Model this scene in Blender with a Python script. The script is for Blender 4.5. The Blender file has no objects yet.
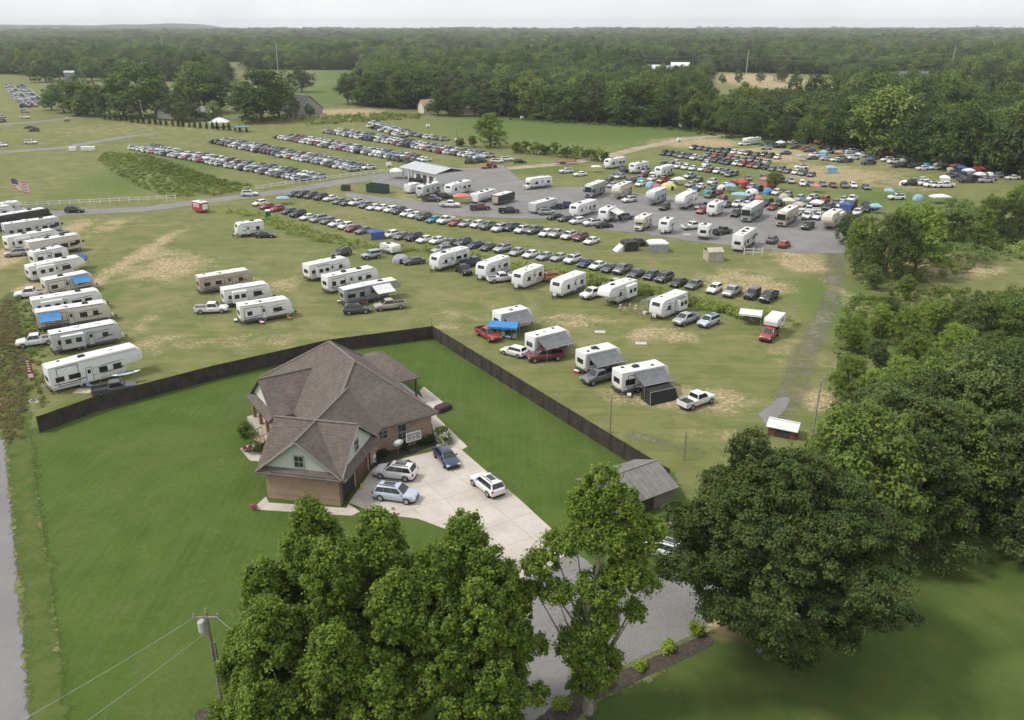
import bpy, bmesh, math, random
import numpy as np
EXPO = 0.80
HAZE = 1.05e-4
K = 46 / 42
from mathutils import Vector, Matrix
R = math.radians
rnd = random.Random(7)
scene = bpy.context.scene
col = scene.collection
# ------------------------------------------------------------------ camera
F, CAMH, HY = 850.0, 46.0, 24.0
PITCH = math.atan((360 - HY) / F)
CP, SP = math.cos(PITCH), math.sin(PITCH)
def at(x, y, z=0.0):
    dx, dy = (x - 512) / F, (360 - y) / F
    t = (z - CAMH) / (-SP + dy * CP)
    return (dx * t, (CP + dy * SP) * t)
cam_d = bpy.data.cameras.new('camera'); cam = bpy.data.objects.new('camera', cam_d); col.objects.link(cam)
cam.location = (0, 0, CAMH); cam.rotation_euler = (math.pi / 2 - PITCH, 0, 0)
cam_d.sensor_width = 36; cam_d.sensor_fit = 'HORIZONTAL'; cam_d.lens = F / 1024 * 36
cam_d.clip_start = .5; cam_d.clip_end = 30000
scene.camera = cam
# ------------------------------------------------------------------ materials
MATS = {}
def newmat(name):
    m = bpy.data.materials.new(name); m.use_nodes = True
    nt = m.node_tree; b = nt.nodes['Principled BSDF']
    return m, nt, b
def nd(nt, t, **kw):
    n = nt.nodes.new(t)
    for k, v in kw.items(): setattr(n, k, v)
    return n
def noise(nt, scale, detail=4, rough=.55, coord=None, dist=0):
    n = nd(nt, 'ShaderNodeTexNoise'); n.inputs['Scale'].default_value = scale
    n.inputs['Detail'].default_value = detail; n.inputs['Roughness'].default_value = rough; n.inputs['Distortion'].default_value = dist
    if coord is not None: nt.links.new(coord, n.inputs['Vector'])
    return n.outputs['Fac']
def mapr(nt, v, a, b, c=0., d=1.):
    n = nd(nt, 'ShaderNodeMapRange'); n.interpolation_type = 'SMOOTHSTEP'
    nt.links.new(v, n.inputs[0])
    for i, q in enumerate((a, b, c, d)): n.inputs[i + 1].default_value = q
    return n.outputs[0]
def mth(nt, op, a, b):
    n = nd(nt, 'ShaderNodeMath', operation=op)
    for i, q in enumerate((a, b)):
        if isinstance(q, (int, float)): n.inputs[i].default_value = q
        else: nt.links.new(q, n.inputs[i])
    return n.outputs[0]
def mix(nt, f, a, b):
    n = nd(nt, 'ShaderNodeMix', data_type='RGBA')
    if isinstance(f, (int, float)): n.inputs[0].default_value = f
    else: nt.links.new(f, n.inputs[0])
    for i, q in ((6, a), (7, b)):
        if isinstance(q, tuple): n.inputs[i].default_value = (*q, 1)
        else: nt.links.new(q, n.inputs[i])
    return n.outputs[2]
def attr(nt, name):
    return nd(nt, 'ShaderNodeAttribute', attribute_name=name).outputs['Fac']
def pos(nt): return nd(nt, 'ShaderNodeNewGeometry').outputs['Position']
def objc(nt): return nd(nt, 'ShaderNodeTexCoord').outputs['Object']
def bump(nt, b, h, strength=.3, dist=.1):
    n = nd(nt, 'ShaderNodeBump'); n.inputs['Strength'].default_value = strength; n.inputs['Distance'].default_value = dist
    nt.links.new(h, n.inputs['Height']); nt.links.new(n.outputs[0], b.inputs['Normal'])
def simple(name, c, rough=.6, var=.12, scale=3., metal=0., spec=.5, coat=0.):
    """base colour with a little mottling and dust"""
    if name in MATS: return MATS[name]
    m, nt, b = newmat(name)
    c2 = tuple(min(1, q * (1 + var)) for q in c); c1 = tuple(q * (1 - var) for q in c)
    f = noise(nt, scale, 5, .6, objc(nt))
    nt.links.new(mix(nt, mapr(nt, f, .3, .7), c1, c2), b.inputs['Base Color'])
    b.inputs['Roughness'].default_value = rough; b.inputs['Metallic'].default_value = metal
    b.inputs['Specular IOR Level'].default_value = spec
    if coat: b.inputs['Coat Weight'].default_value = coat; b.inputs['Coat Roughness'].default_value = .08
    MATS[name] = m; return m
PAINTS = {'white': (.74, .74, .73), 'silver': (.40, .41, .42), 'grey': (.16, .17, .18), 'dark grey': (.065, .07, .075), 'black': (.018, .018, .02),
          'dark blue': (.03, .045, .09), 'blue': (.04, .13, .30), 'teal': (.02, .23, .30), 'red': (.30, .035, .03), 'maroon': (.13, .02, .03), 'green': (.035, .07, .05),
          'tan': (.38, .33, .26), 'pale blue': (.42, .48, .56), 'orange': (.5, .16, .06), 'pink': (.5, .28, .30), 'yellow': (.5, .45, .12), 'dark green': (.03, .05, .04)}
def paint(c):
    k = c + ' car paint'
    return MATS.get(k) or simple(k, PAINTS[c], .32, .07, 1.5, .35 if c in ('silver', 'grey') else 0., .5, .5)
GLASS = simple('tinted glass', (.018, .022, .026), .12, .1, 2, 0, .7)
TYRE = simple('tyre rubber', (.02, .02, .02), .85)
RIM = simple('alloy rim', (.38, .38, .39), .4, .1, 3, .6)
LAMP = simple('lamp lens', (.6, .6, .58), .2)
TAIL = simple('red lamp lens', (.30, .02, .02), .25)
BLACK = simple('black plastic', (.025, .025, .026), .6)
STEEL = simple('galvanised steel', (.42, .43, .44), .45, .12, 2, .5)
WOODP = simple('weathered pole wood', (.24, .20, .165), .85, .3, 6)
WHITE = simple('white painted surface', (.76, .76, .75), .5, .05, 2)
SCREEN = simple('black screen fabric', (.02, .021, .022), .9)
# ------------------------------------------------------------------ mesh building
class MB:
    def __init__(s): s.v = []; s.f = []; s.m = []
    def add(s, vs, fs, mi=0):
        o = len(s.v); s.v += [tuple(q) for q in vs]
        for f in fs: s.f.append(tuple(i + o for i in f)); s.m.append(mi)
        return s
    def box(s, x0, x1, y0, y1, z0, z1, mi=0, tx=0, ty=0):
        """axis aligned box, the top optionally inset by tx, ty"""
        vs = [(x0, y0, z0), (x1, y0, z0), (x1, y1, z0), (x0, y1, z0), (x0 + tx, y0 + ty, z1), (x1 - tx, y0 + ty, z1), (x1 - tx, y1 - ty, z1), (x0 + tx, y1 - ty, z1)]
        return s.add(vs, [(3, 2, 1, 0), (4, 5, 6, 7), (0, 1, 5, 4), (1, 2, 6, 5), (2, 3, 7, 6), (3, 0, 4, 7)], mi)
    def prism(s, pts, a, b, axis='y', mi=0):
        """closed outline pts (p,q) swept from a to b along axis; for y: (x,z), for x: (y,z), for z: (x,y)"""
        n = len(pts)
        def P(p, q, t): return (p, t, q) if axis == 'y' else ((t, p, q) if axis == 'x' else (p, q, t))
        vs = [P(p, q, a) for p, q in pts] + [P(p, q, b) for p, q in pts]
        fs = [tuple(range(n)), tuple(range(2 * n - 1, n - 1, -1))] + [(i, (i + 1) % n + 0, (i + 1) % n + n, i + n)[::-1] for i in range(n)]
        return s.add(vs, fs, mi)
    def loft(s, secs, cap=True, mi=0):
        n = len(secs[0]); vs = [p for c in secs for p in c]; fs = []
        for k in range(len(secs) - 1):
            for i in range(n):
                j = (i + 1) % n; fs.append((k * n + i, k * n + j, (k + 1) * n + j, (k + 1) * n + i))
        if cap: fs += [tuple(range(n))[::-1], tuple(range((len(secs) - 1) * n, len(secs) * n))]
        return s.add(vs, fs, mi)
    def tube(s, path, r, n=6, mi=0):
        path = [Vector(p) for p in path]; rs = r if isinstance(r, (list, tuple)) else [r] * len(path); secs = []
        for i, p in enumerate(path):
            d = (path[min(i + 1, len(path) - 1)] - path[max(i - 1, 0)]).normalized()
            a = d.orthogonal().normalized() if abs(d.z) < .99 else Vector((1, 0, 0)); b = d.cross(a).normalized(); a = b.cross(d)
            secs.append([p + (a * math.cos(t) + b * math.sin(t)) * rs[i] for t in [2 * math.pi * k / n for k in range(n)]])
        return s.loft(secs, True, mi)
    def disc(s, c, axis, r, w, n=14, mi=0):
        c = Vector(c); ax = Vector(axis).normalized()
        return s.tube([c - ax * w / 2, c + ax * w / 2], r, n, mi)
    def quad(s, a, b, c, d, mi=0): return s.add([a, b, c, d], [(0, 1, 2, 3)], mi)
    def slab(s, a, b, c, d, t=.02, mi=0):
        """quad given thickness along its normal"""
        a, b, c, d = (Vector(q) for q in (a, b, c, d)); n = (b - a).cross(d - a).normalized() * t
        vs = [a, b, c, d, a + n, b + n, c + n, d + n]
        return s.add(vs, [(3, 2, 1, 0), (4, 5, 6, 7), (0, 1, 5, 4), (1, 2, 6, 5), (2, 3, 7, 6), (3, 0, 4, 7)], mi)
    def mesh(s, name, mats, bevel=0, seg=2, smooth=False):
        me = bpy.data.meshes.new(name); me.from_pydata(s.v, [], s.f)
        for m in (mats if isinstance(mats, (list, tuple)) else [mats]): me.materials.append(m)
        me.polygons.foreach_set('material_index', s.m)
        bm = bmesh.new(); bm.from_mesh(me)
        bmesh.ops.recalc_face_normals(bm, faces=bm.faces)
        if bevel: bmesh.ops.bevel(bm, geom=[e for e in bm.edges if len(e.link_faces) == 2 and e.calc_face_angle(0) > .35], offset=bevel, segments=seg, affect='EDGES', profile=.5, clamp_overlap=True)
        if smooth:
            for f in bm.faces: f.smooth = True
        bm.to_mesh(me); bm.free()
        if smooth: me.set_sharp_from_angle(angle=R(40))
        return me
    def build(s, name, mats, parent=None, **kw):
        return link(name, s.mesh(name, mats, **kw), parent)
ALL = []
def link(name, me, parent=None):
    o = bpy.data.objects.new(name, me); col.objects.link(o); ALL.append(o)
    if parent: o.parent = parent
    return o
def empty(name, loc=(0, 0, 0), rz=0, label=None, cat=None, group=None):
    o = bpy.data.objects.new(name, None); col.objects.link(o); ALL.append(o); o.location = loc; o.rotation_euler = (0, 0, rz); o.empty_display_size = .3
    return tag(o, label, cat, group)
def tag(o, label=None, cat=None, group=None, kind=None):
    if label: o['label'] = label
    if cat: o['category'] = cat
    if group: o['group'] = group
    if kind: o['kind'] = kind
    return o
def copy_tree(o, kids, parent=None):
    """kids: dict name -> list of children, taken once from the source"""
    c = o.copy(); col.objects.link(c); ALL.append(c)
    if parent: c.parent = parent
    for k in kids.get(o.name, []): copy_tree(k, kids, c)
    return c
def kids_of(o, d=None):
    d = {} if d is None else d
    d[o.name] = [q for q in col.objects if q.parent == o]
    for q in d[o.name]: kids_of(q, d)
    return d
# ------------------------------------------------------------------ polygons on the ground
def wpoly(px): return np.array([at(*p) for p in px])
def sdist(P, poly):
    """signed distance of points P (n,2) to polygon (m,2), positive inside"""
    d2 = np.full(len(P), 1e18); ins = np.zeros(len(P), bool); m = len(poly)
    for i in range(m):
        a, b = poly[i], poly[(i + 1) % m]; e = b - a; w = P - a
        t = np.clip((w @ e) / max(e @ e, 1e-9), 0, 1); q = w - t[:, None] * e
        d2 = np.minimum(d2, (q * q).sum(1))
        c = ((a[1] > P[:, 1]) != (b[1] > P[:, 1]))
        with np.errstate(divide='ignore', invalid='ignore'):
            xi = (b[0] - a[0]) * (P[:, 1] - a[1]) / (b[1] - a[1] if b[1] != a[1] else 1e-9) + a[0]
        ins ^= c & (P[:, 0] < xi)
    return np.where(ins, 1, -1) * np.sqrt(d2)
def strip(px, w):
    """road outline of width w metres (or per point widths) round a centre line of pixels"""
    c = wpoly(px); n = len(c); ws = w if isinstance(w, (list, tuple)) else [w] * n; L = []; Q = []
    for i in range(n):
        d = c[min(i + 1, n - 1)] - c[max(i - 1, 0)]; d /= np.linalg.norm(d); nn = np.array([-d[1], d[0]])
        L.append(c[i] + nn * ws[i] / 2); Q.append(c[i] - nn * ws[i] / 2)
    return np.array(L + Q[::-1])
DRY = [((168, 268), 40, 18, .85), ((150, 255), 26, 10, .8), ((235, 287), 30, 12, .8), ((285, 285), 22, 10, .7), ((575, 320), 48, 8, .75), ((660, 335), 45, 9, .8), ((745, 285), 50, 16, .85), ((800, 262), 30, 14, .9),
       ((815, 235), 28, 8, .4), ((700, 400), 60, 16, .8), ((640, 395), 45, 10, .85), ((820, 400), 26, 14, .9), ((838, 440), 18, 14, .8), ((850, 300), 14, 30, .7), ((835, 175), 75, 12, .85), ((770, 155), 60, 9, 1.), ((700, 143), 55, 6, 1.),
       ((900, 185), 50, 10, .6), ((60, 250), 30, 30, .4), ((118, 268), 14, 44, .85), ((110, 225), 18, 10, .7), ((130, 335), 16, 40, .55), ((165, 345), 55, 14, .55), ((250, 340), 55, 9, .6), ((300, 325), 60, 8, .4), ((480, 315), 60, 12, .45), ((450, 330), 40, 8, .5),
       ((560, 350), 60, 20, .4), ((25, 290), 14, 40, .9), ((12, 255), 22, 34, 1.4), ((415, 195), 40, 8, .6), ((460, 205), 50, 6, .5), ((240, 268), 70, 14, .35), ((720, 440), 70, 14, .5), ((790, 350), 40, 30, .45), ((40, 105), 40, 25, .45), ((100, 130), 80, 8, .5),
       ((200, 127), 60, 8, .5), ((250, 150), 60, 12, .3), ((90, 175), 60, 18, .35), ((345, 113), 45, 5, 1.0), ((770, 82), 55, 9, 1.1), ((880, 105), 120, 14, .8), ((985, 98), 40, 10, .8), ((60, 470), 14, 60, .25), ((670, 690), 26, 16, .5), ((938, 266), 58, 13, 1.3), ((735, 632), 46, 16, .9), ((905, 545), 30, 18, .8), ((640, 690), 60, 20, .3), ((860, 165), 70, 18, .5)]
LUSH = [((600, 128), 170, 18, 1.), ((740, 145), 70, 9, .8), ((330, 95), 50, 22, .8), ((350, 75), 50, 8, .8), ((150, 175), 70, 24, .8), ((540, 170), 55, 7, .7), ((900, 200), 70, 14, .7), ((880, 330), 60, 60, .8), ((960, 240), 50, 20, .8), ((700, 250), 60, 8, .5), ((45, 340), 16, 60, .8),
        ((60, 415), 22, 20, .8), ((700, 172), 120, 12, .55), ((780, 195), 90, 12, .5), ((190, 245), 70, 20, .4), ((400, 260), 90, 14, .45), ((850, 620), 240, 130, .8), ((20, 85), 30, 10, .4), ((300, 165), 60, 12, .4), ((580, 270), 60, 8, .7)]
WOODS = [wpoly([(-500, 72), (0, 74), (140, 80), (225, 84), (372, 84), (352, 105), (400, 110), (450, 111), (505, 116), (560, 119.5), (620, 122), (680, 126), (740, 135), (800, 141), (850, 146.5), (900, 155), (960, 165), (1100, 183), (1600, 190), (1600, 29), (-500, 29)])]
CLEAR = [wpoly(p) for p in ([(868, 51), (962, 51), (972, 66), (862, 66)], [(432, 49), (500, 49), (506, 61), (426, 61)], [(225, 70), (360, 70), (372, 112), (300, 118), (235, 85)], [(712, 72), (838, 75), (852, 124), (702, 120)], [(985, 88), (1080, 88), (1080, 132), (945, 126)], [(800, 92), (960, 100), (960, 108), (800, 104)], [(-60, 76), (50, 76), (62, 115), (-60, 120)], [(640, 66), (700, 66), (695, 88), (640, 88)], [(200, 62), (245, 62), (245, 70), (200, 70)], [(865, 80), (945, 80), (945, 104), (860, 104)])]
def ell(P, e):
    (cx, cy), rx, ry, s = e; c = np.array(at(cx, cy)); a = abs(at(cx + rx, cy)[0] - c[0]); b = abs(at(cx, cy - ry)[1] - at(cx, cy + ry)[1]) / 2
    c = np.array([c[0], (at(cx, cy - ry)[1] + at(cx, cy + ry)[1]) / 2])
    d = np.sqrt(((P[:, 0] - c[0]) / a) ** 2 + ((P[:, 1] - c[1]) / b) ** 2)
    return np.clip(1.5 - d, 0, 1) * s
def ground_attrs(P):
    dry = np.zeros(len(P)); lush = np.zeros(len(P))
    for e in DRY: dry = np.maximum(dry, ell(P, e))
    for e in LUSH: lush = np.maximum(lush, ell(P, e))
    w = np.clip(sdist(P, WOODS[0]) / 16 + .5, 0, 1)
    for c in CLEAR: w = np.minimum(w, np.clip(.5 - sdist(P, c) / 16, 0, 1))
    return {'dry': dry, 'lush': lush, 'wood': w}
def grass_color(nt):
    p = pos(nt)
    n1 = noise(nt, .035, 6, .6, p, .6); n2 = noise(nt, .22, 6, .65, p, .4); n3 = noise(nt, 1.6, 5, .7, p); n4 = noise(nt, 6., 3, .7, p)
    # tufts drawn out a little where mowers and wheels have run
    mp = nd(nt, 'ShaderNodeMapping'); nt.links.new(p, mp.inputs[0]); mp.inputs['Rotation'].default_value = (0, 0, R(34)); mp.inputs['Scale'].default_value = (.06, .7, .1)
    n5 = noise(nt, 1., 4, .6, mp.outputs[0], .3)
    base = mix(nt, mapr(nt, n2, .32, .68), (.122, .147, .044), (.186, .188, .074))
    base = mix(nt, mth(nt, 'MULTIPLY', mapr(nt, n5, .45, .7), .38), base, (.27, .235, .11))
    base = mix(nt, mth(nt, 'MULTIPLY', mapr(nt, n1, .5, .72), .45), base, (.10, .135, .034))
    n6 = noise(nt, .09, 6, .72, p, .8); base = mix(nt, mth(nt, 'MULTIPLY', mapr(nt, n6, .5, .66), .42), base, (.285, .245, .125)); base = mix(nt, mth(nt, 'MULTIPLY', mapr(nt, n3, .5, .75), .4), base, (.10, .125, .036))
    lu = mapr(nt, mth(nt, 'ADD', attr(nt, 'lush'), mth(nt, 'MULTIPLY', mth(nt, 'SUBTRACT', n2, .5), 1.1)), .25, .85)
    base = mix(nt, lu, base, mix(nt, mapr(nt, n3, .3, .7), (.075, .125, .026), (.125, .165, .045)))
    dr = mapr(nt, mth(nt, 'ADD', attr(nt, 'dry'), mth(nt, 'ADD', mth(nt, 'MULTIPLY', mth(nt, 'SUBTRACT', n2, .55), 1.5), mth(nt, 'MULTIPLY', mth(nt, 'SUBTRACT', n3, .5), 1.1))), .3, .95)
    base = mix(nt, dr, base, mix(nt, mapr(nt, n3, .35, .68), (.25, .185, .095), (.52, .425, .275)))
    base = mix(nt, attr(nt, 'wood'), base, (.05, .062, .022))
    base = mix(nt, mth(nt, 'MULTIPLY', mapr(nt, n4, .35, .7), .35), base, mix(nt, .6, base, (.06, .075, .02)))
    return base, n3, n4
def ground_material(name, kind=None):
    m, nt, b = newmat(name); base, n3, n4 = grass_color(nt); p = pos(nt); rough = .95
    if kind:
        e = mapr(nt, mth(nt, 'ADD', attr(nt, 'edge'), mth(nt, 'ADD', mth(nt, 'MULTIPLY', mth(nt, 'SUBTRACT', n3, .5), .7), mth(nt, 'MULTIPLY', mth(nt, 'SUBTRACT', noise(nt, .3, 5, .6, p), .5), .7))), .4, .6)
        n2 = noise(nt, .16, 6, .62, p, .5); nf = noise(nt, 9, 3, .8, p)
        if kind == 'lawn':
            a = mix(nt, mapr(nt, n2, .3, .7), (.055, .097, .013), (.086, .128, .023))
            st = nd(nt, 'ShaderNodeMapping'); nt.links.new(p, st.inputs[0]); st.inputs['Rotation'].default_value = (0, 0, R(-8)); st.inputs['Scale'].default_value = (.9, .05, .1)
            a = mix(nt, mth(nt, 'MULTIPLY', mapr(nt, noise(nt, 1., 3, .5, st.outputs[0]), .45, .7), .5), a, (.092, .135, .038))
            a = mix(nt, mth(nt, 'MULTIPLY', mapr(nt, noise(nt, .45, 5, .7, p), .6, .78), .5), a, (.105, .13, .05))
            a = mix(nt, mth(nt, 'MULTIPLY', mapr(nt, noise(nt, .07, 5, .7, p, .6), .45, .70), .7), a, (.105, .132, .036)); a = mix(nt, mth(nt, 'MULTIPLY', mapr(nt, noise(nt, .3, 6, .75, p, .7), .55, .68), .5), a, (.125, .14, .05)); wv = nd(nt, 'ShaderNodeTexWave', wave_type='BANDS'); nt.links.new(st.outputs[0], wv.inputs[0]); wv.inputs['Scale'].default_value = .42; wv.inputs['Distortion'].default_value = 1.6; a = mix(nt, mth(nt, 'MULTIPLY', wv.outputs['Fac'], .16), a, (.11, .145, .034)); a = mix(nt, mth(nt, 'MULTIPLY', mapr(nt, noise(nt, 2.2, 4, .75, p), .4, .7), .35), a, (.036, .066, .012)); a = mix(nt, mth(nt, 'MULTIPLY', mapr(nt, nf, .4, .7), .4), a, (.036, .066, .012))
        elif kind == 'gravel':
            a = mix(nt, mapr(nt, n2, .3, .7), (.150, .146, .143), (.215, .209, .204))
            a = mix(nt, mapr(nt, noise(nt, 5., 4, .8, p), .35, .75), a, (.265, .258, .245))
            a = mix(nt, mth(nt, 'MULTIPLY', mapr(nt, noise(nt, .5, 4, .7, p), .58, .74), .55), a, (.29, .24, .175))
            a = mix(nt, mth(nt, 'MULTIPLY', mapr(nt, noise(nt, .11, 5, .6, p, .8), .58, .72), .5), a, (.15, .15, .08))
        elif kind == 'asphalt':
            a = mix(nt, mapr(nt, n2, .3, .7), (.185, .18, .18), (.235, .23, .226)); a = mix(nt, mapr(nt, nf, .4, .7), a, (.19, .185, .185))
        elif kind == 'dirt':
            a = mix(nt, mapr(nt, n2, .3, .7), (.29, .235, .165), (.40, .345, .265)); a = mix(nt, mth(nt, 'MULTIPLY', mapr(nt, noise(nt, .8, 4, .7, p), .5, .7), .6), a, (.17, .15, .075))
        elif kind == 'track':
            a = mix(nt, mapr(nt, n2, .3, .7), (.16, .15, .11), (.245, .225, .175)); a = mix(nt, mth(nt, 'MULTIPLY', mapr(nt, noise(nt, .9, 4, .7, p), .48, .65), .7), a, (.13, .14, .05))
        elif kind == 'mulch':
            a = mix(nt, mapr(nt, noise(nt, 3., 4, .7, p), .3, .7), (.05, .042, .036), (.10, .085, .07))
        elif kind == 'brushfloor':
            a = mix(nt, mapr(nt, n2, .3, .7), (.10, .142, .036), (.185, .20, .075))
        elif kind == 'meadow':
            a = mix(nt, mapr(nt, n2, .3, .7), (.062, .094, .020), (.104, .135, .034)); a = mix(nt, mth(nt, 'MULTIPLY', mapr(nt, noise(nt, .5, 5, .7, p, .4), .55, .72), .6), a, (.11, .125, .04)); a = mix(nt, mapr(nt, mth(nt, 'ADD', attr(nt, 'dry'), mth(nt, 'MULTIPLY', mth(nt, 'SUBTRACT', n3, .5), 1.6)), .45, 1.1), a, (.20, .135, .085)); a = mix(nt, mth(nt, 'MULTIPLY', mapr(nt, noise(nt, .13, 5, .7, p, .5), .42, .68), .5), a, (.046, .074, .017)); a = mix(nt, mth(nt, 'MULTIPLY', mapr(nt, nf, .4, .7), .4), a, (.028, .05, .012))
        elif kind == 'verge':
            a = mix(nt, mapr(nt, noise(nt, .5, 5, .7, p, .5), .35, .65), (.060, .098, .018), (.098, .122, .032))
        base = a
        if kind == 'track': e = mth(nt, 'MULTIPLY', e, mapr(nt, mth(nt, 'ADD', mth(nt, 'MULTIPLY', n2, .5), mth(nt, 'MULTIPLY', n3, .5)), .38, .62, 0, .85))
        tb = nd(nt, 'ShaderNodeBsdfTransparent'); ms = nd(nt, 'ShaderNodeMixShader'); nt.links.new(e, ms.inputs[0]); nt.links.new(tb.outputs[0], ms.inputs[1]); nt.links.new(b.outputs[0], ms.inputs[2]); nt.links.new(ms.outputs[0], nt.nodes['Material Output'].inputs[0])
    nt.links.new(base, b.inputs['Base Color']); b.inputs['Roughness'].default_value = rough; b.inputs['Specular IOR Level'].default_value = .15
    bump(nt, b, mth(nt, 'ADD', n3, n4), .5, .12)
    return m
def grid_mesh(name, xs, ys, z, keep=None, extra=None, mat=None):
    X, Y = np.meshgrid(xs, ys); P = np.stack([X.ravel(), Y.ravel()], 1); nx, ny = len(xs), len(ys)
    idx = np.arange(nx * ny).reshape(ny, nx)
    Q = np.stack([idx[:-1, :-1], idx[:-1, 1:], idx[1:, 1:], idx[1:, :-1]], -1).reshape(-1, 4)
    at_ = {}
    if keep is not None:
        sd = keep(P); Q = Q[(sd[Q] > 0).any(1)]
        u, inv = np.unique(Q, return_inverse=True); P = P[u]; Q = inv.reshape(-1, 4)
    V = np.column_stack([P, np.full(len(P), z)])
    me = bpy.data.meshes.new(name); me.vertices.add(len(V)); me.vertices.foreach_set('co', V.ravel())
    me.loops.add(Q.size); me.loops.foreach_set('vertex_index', Q.ravel()); me.polygons.add(len(Q))
    me.polygons.foreach_set('loop_start', np.arange(0, Q.size, 4)); me.update(calc_edges=True)
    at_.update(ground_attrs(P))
    if extra: at_.update(extra(P))
    for k, a in at_.items():
        t = me.attributes.new(k, 'FLOAT', 'POINT'); t.data.foreach_set('value', a.astype(np.float32))
    me.materials.append(mat); return tag(link(name, me), kind='structure')
def region(name, poly, kind, cell=1., z=.004, margin=1.2, label=None):
    poly = poly if isinstance(poly, np.ndarray) else wpoly(poly)
    lo, hi = poly.min(0) - margin - cell, poly.max(0) + margin + cell
    xs = np.arange(lo[0], hi[0], cell); ys = np.arange(lo[1], hi[1], cell)
    return grid_mesh(name, xs, ys, z, lambda P: sdist(P, poly) + margin, lambda P: {'edge': np.clip(sdist(P, poly) / (2 * margin) + .5, 0, 1)}, GM(kind))
_gm = {}
def GM(k):
    if k not in _gm: _gm[k] = ground_material((k or 'field grass') + ' ground', k)
    return _gm[k]
def geo(a, b, s, g):
    o = [a]
    while o[-1] < b: o.append(o[-1] + s); s *= g
    return o
xs = geo(150, 6800, 1.4, 1.09); xs = [-q for q in xs[::-1]] + list(np.arange(-148.8, 149, 1.2)) + xs
ys = [-300, -60, 0, 20] + list(np.arange(28, 262, 1.2)) + geo(263, 11000, 1.4, 1.022)
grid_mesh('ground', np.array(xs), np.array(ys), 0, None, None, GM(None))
region('lawn', [(30, 430), (230, 371), (433, 333), (672, 472), (720, 560), (700, 575), (600, 576), (560, 580), (517, 585), (530, 640), (520, 719), (515, 800), (60, 800), (58, 640), (44, 540), (30, 450)], 'lawn', .8, .004, .9)
region('meadow', [(700, 640), (760, 600), (860, 540), (1000, 480), (1100, 470), (1200, 800), (560, 800), (575, 730), (600, 702), (650, 680)], 'meadow', .8, .004, 1.5)
region('road_verge', [(5, 448), (0, 300), (14, 290), (26, 330), (30, 440), (46, 545), (62, 660), (72, 800), (32, 800), (24, 620)], 'verge', .8, .008, 2.2)
region('road', [(-60, 440), (4, 440), (11, 520), (18, 600), (28, 719), (34, 800), (-90, 800)], 'asphalt', .8, .012, .5)
region('gravel_lot', [(368, 181), (400, 170), (470, 168), (503, 165), (521, 180), (560, 187), (606, 187), (650, 195), (700, 196), (760, 206), (820, 214), (862, 222), (848, 253), (800, 253), (745, 247), (690, 241), (640, 233), (598, 229), (560, 219), (500, 218), (452, 216), (400, 207), (345, 197), (345, 192), (400, 199), (470, 206), (470, 199), (420, 196), (395, 186)], 'gravel', 1.2, .012, 1.6)
region('gravel_road', strip([(-20, 226), (60, 213), (150, 208.5), (240, 197), (300, 189), (340, 182), (402, 174)], [9, 8, 7, 7, 7, 8, 12]), 'gravel', 1.2, .008, 1.4)
region('dirt_road', strip([(500, 169), (560, 164), (605, 157), (640, 148), (690, 138), (740, 134)], 6), 'dirt', 1.6, .008, 2.)
region('farm_lane', strip([(-40, 155), (60, 148), (130, 136), (160, 133)], [8, 7, 6, 4]), 'gravel', 1.8, .008, 1.5)
region('upper_lane', strip([(-40, 128), (45, 121), (90, 115.5), (130, 114)], [7, 7, 6, 4]), 'gravel', 2, .008, 1.5)
region('dirt_track', strip([(836, 252), (836, 275), (828, 310), (808, 350), (795, 385), (778, 420)], [4, 2.8, 2.6, 3.4, 3.6, 3]), 'track', .7, .008, 2.2)
region('gravel_patch', [(758, 414), (778, 398), (790, 397), (786, 408), (768, 428)], 'gravel', .5, .012, .6)
region('gravel_path', strip([(632, 434), (655, 440), (690, 450), (706, 456)], 1.6), 'track', .5, .008, .8)
region('driveway', [(513, 586), (574, 549), (603, 577), (700, 572), (735, 590), (700, 632), (645, 656), (575, 690), (540, 722), (538, 800), (510, 800), (519, 700), (528, 640), (528, 612)], 'gravel', .5, .008, .5)
region('mulch_bed', [(534, 722), (572, 693), (645, 661), (706, 634), (716, 644), (648, 676), (590, 702), (566, 735), (535, 760)], 'mulch', .4, .012, .35)
region('pole_bed', strip([(196, 724), (226, 716), (262, 712)], 2.4), 'mulch', .4, .012, .4)
# ------------------------------------------------------------------ sky, sun, air
w = bpy.data.worlds.new('World'); scene.world = w; w.use_nodes = True
nt = w.node_tree; bg = nt.nodes['Background']
SUN_EL, SUN_AZ = 54, 262          # azimuth clockwise from +Y (behind left)
sky = nd(nt, 'ShaderNodeTexSky', sky_type='NISHITA'); sky.sun_disc = False
sky.sun_elevation = R(SUN_EL); sky.sun_rotation = R(SUN_AZ); sky.dust_density = 4; sky.air_density = 1.2
g = nd(nt, 'ShaderNodeTexCoord').outputs['Generated']
cl = noise(nt, 2.2, 5, .6, g, .4)
ov = mix(nt, mapr(nt, cl, .3, .7), (5.6, 5.75, 6.0), (6.9, 6.95, 7.05))      # a closed bright overcast veil
nt.links.new(mix(nt, .86, sky.outputs[0], ov), bg.inputs[0]); bg.inputs[1].default_value = .098
sd_ = bpy.data.lights.new('sun', 'SUN'); sd_.energy = 1.5; sd_.angle = R(10); sd_.color = (1, .96, .88)
so = bpy.data.objects.new('sun', sd_); col.objects.link(so)
az = R(SUN_AZ); dvec = Vector((math.sin(az) * math.cos(R(SUN_EL)), math.cos(az) * math.cos(R(SUN_EL)), math.sin(R(SUN_EL))))
so.rotation_euler = dvec.to_track_quat('Z', 'Y').to_euler(); so.location = dvec * 300
scene.view_settings.view_transform = 'Standard'; scene.view_settings.look = 'None'; scene.view_settings.gamma = 1; scene.view_settings.exposure = EXPO
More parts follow.
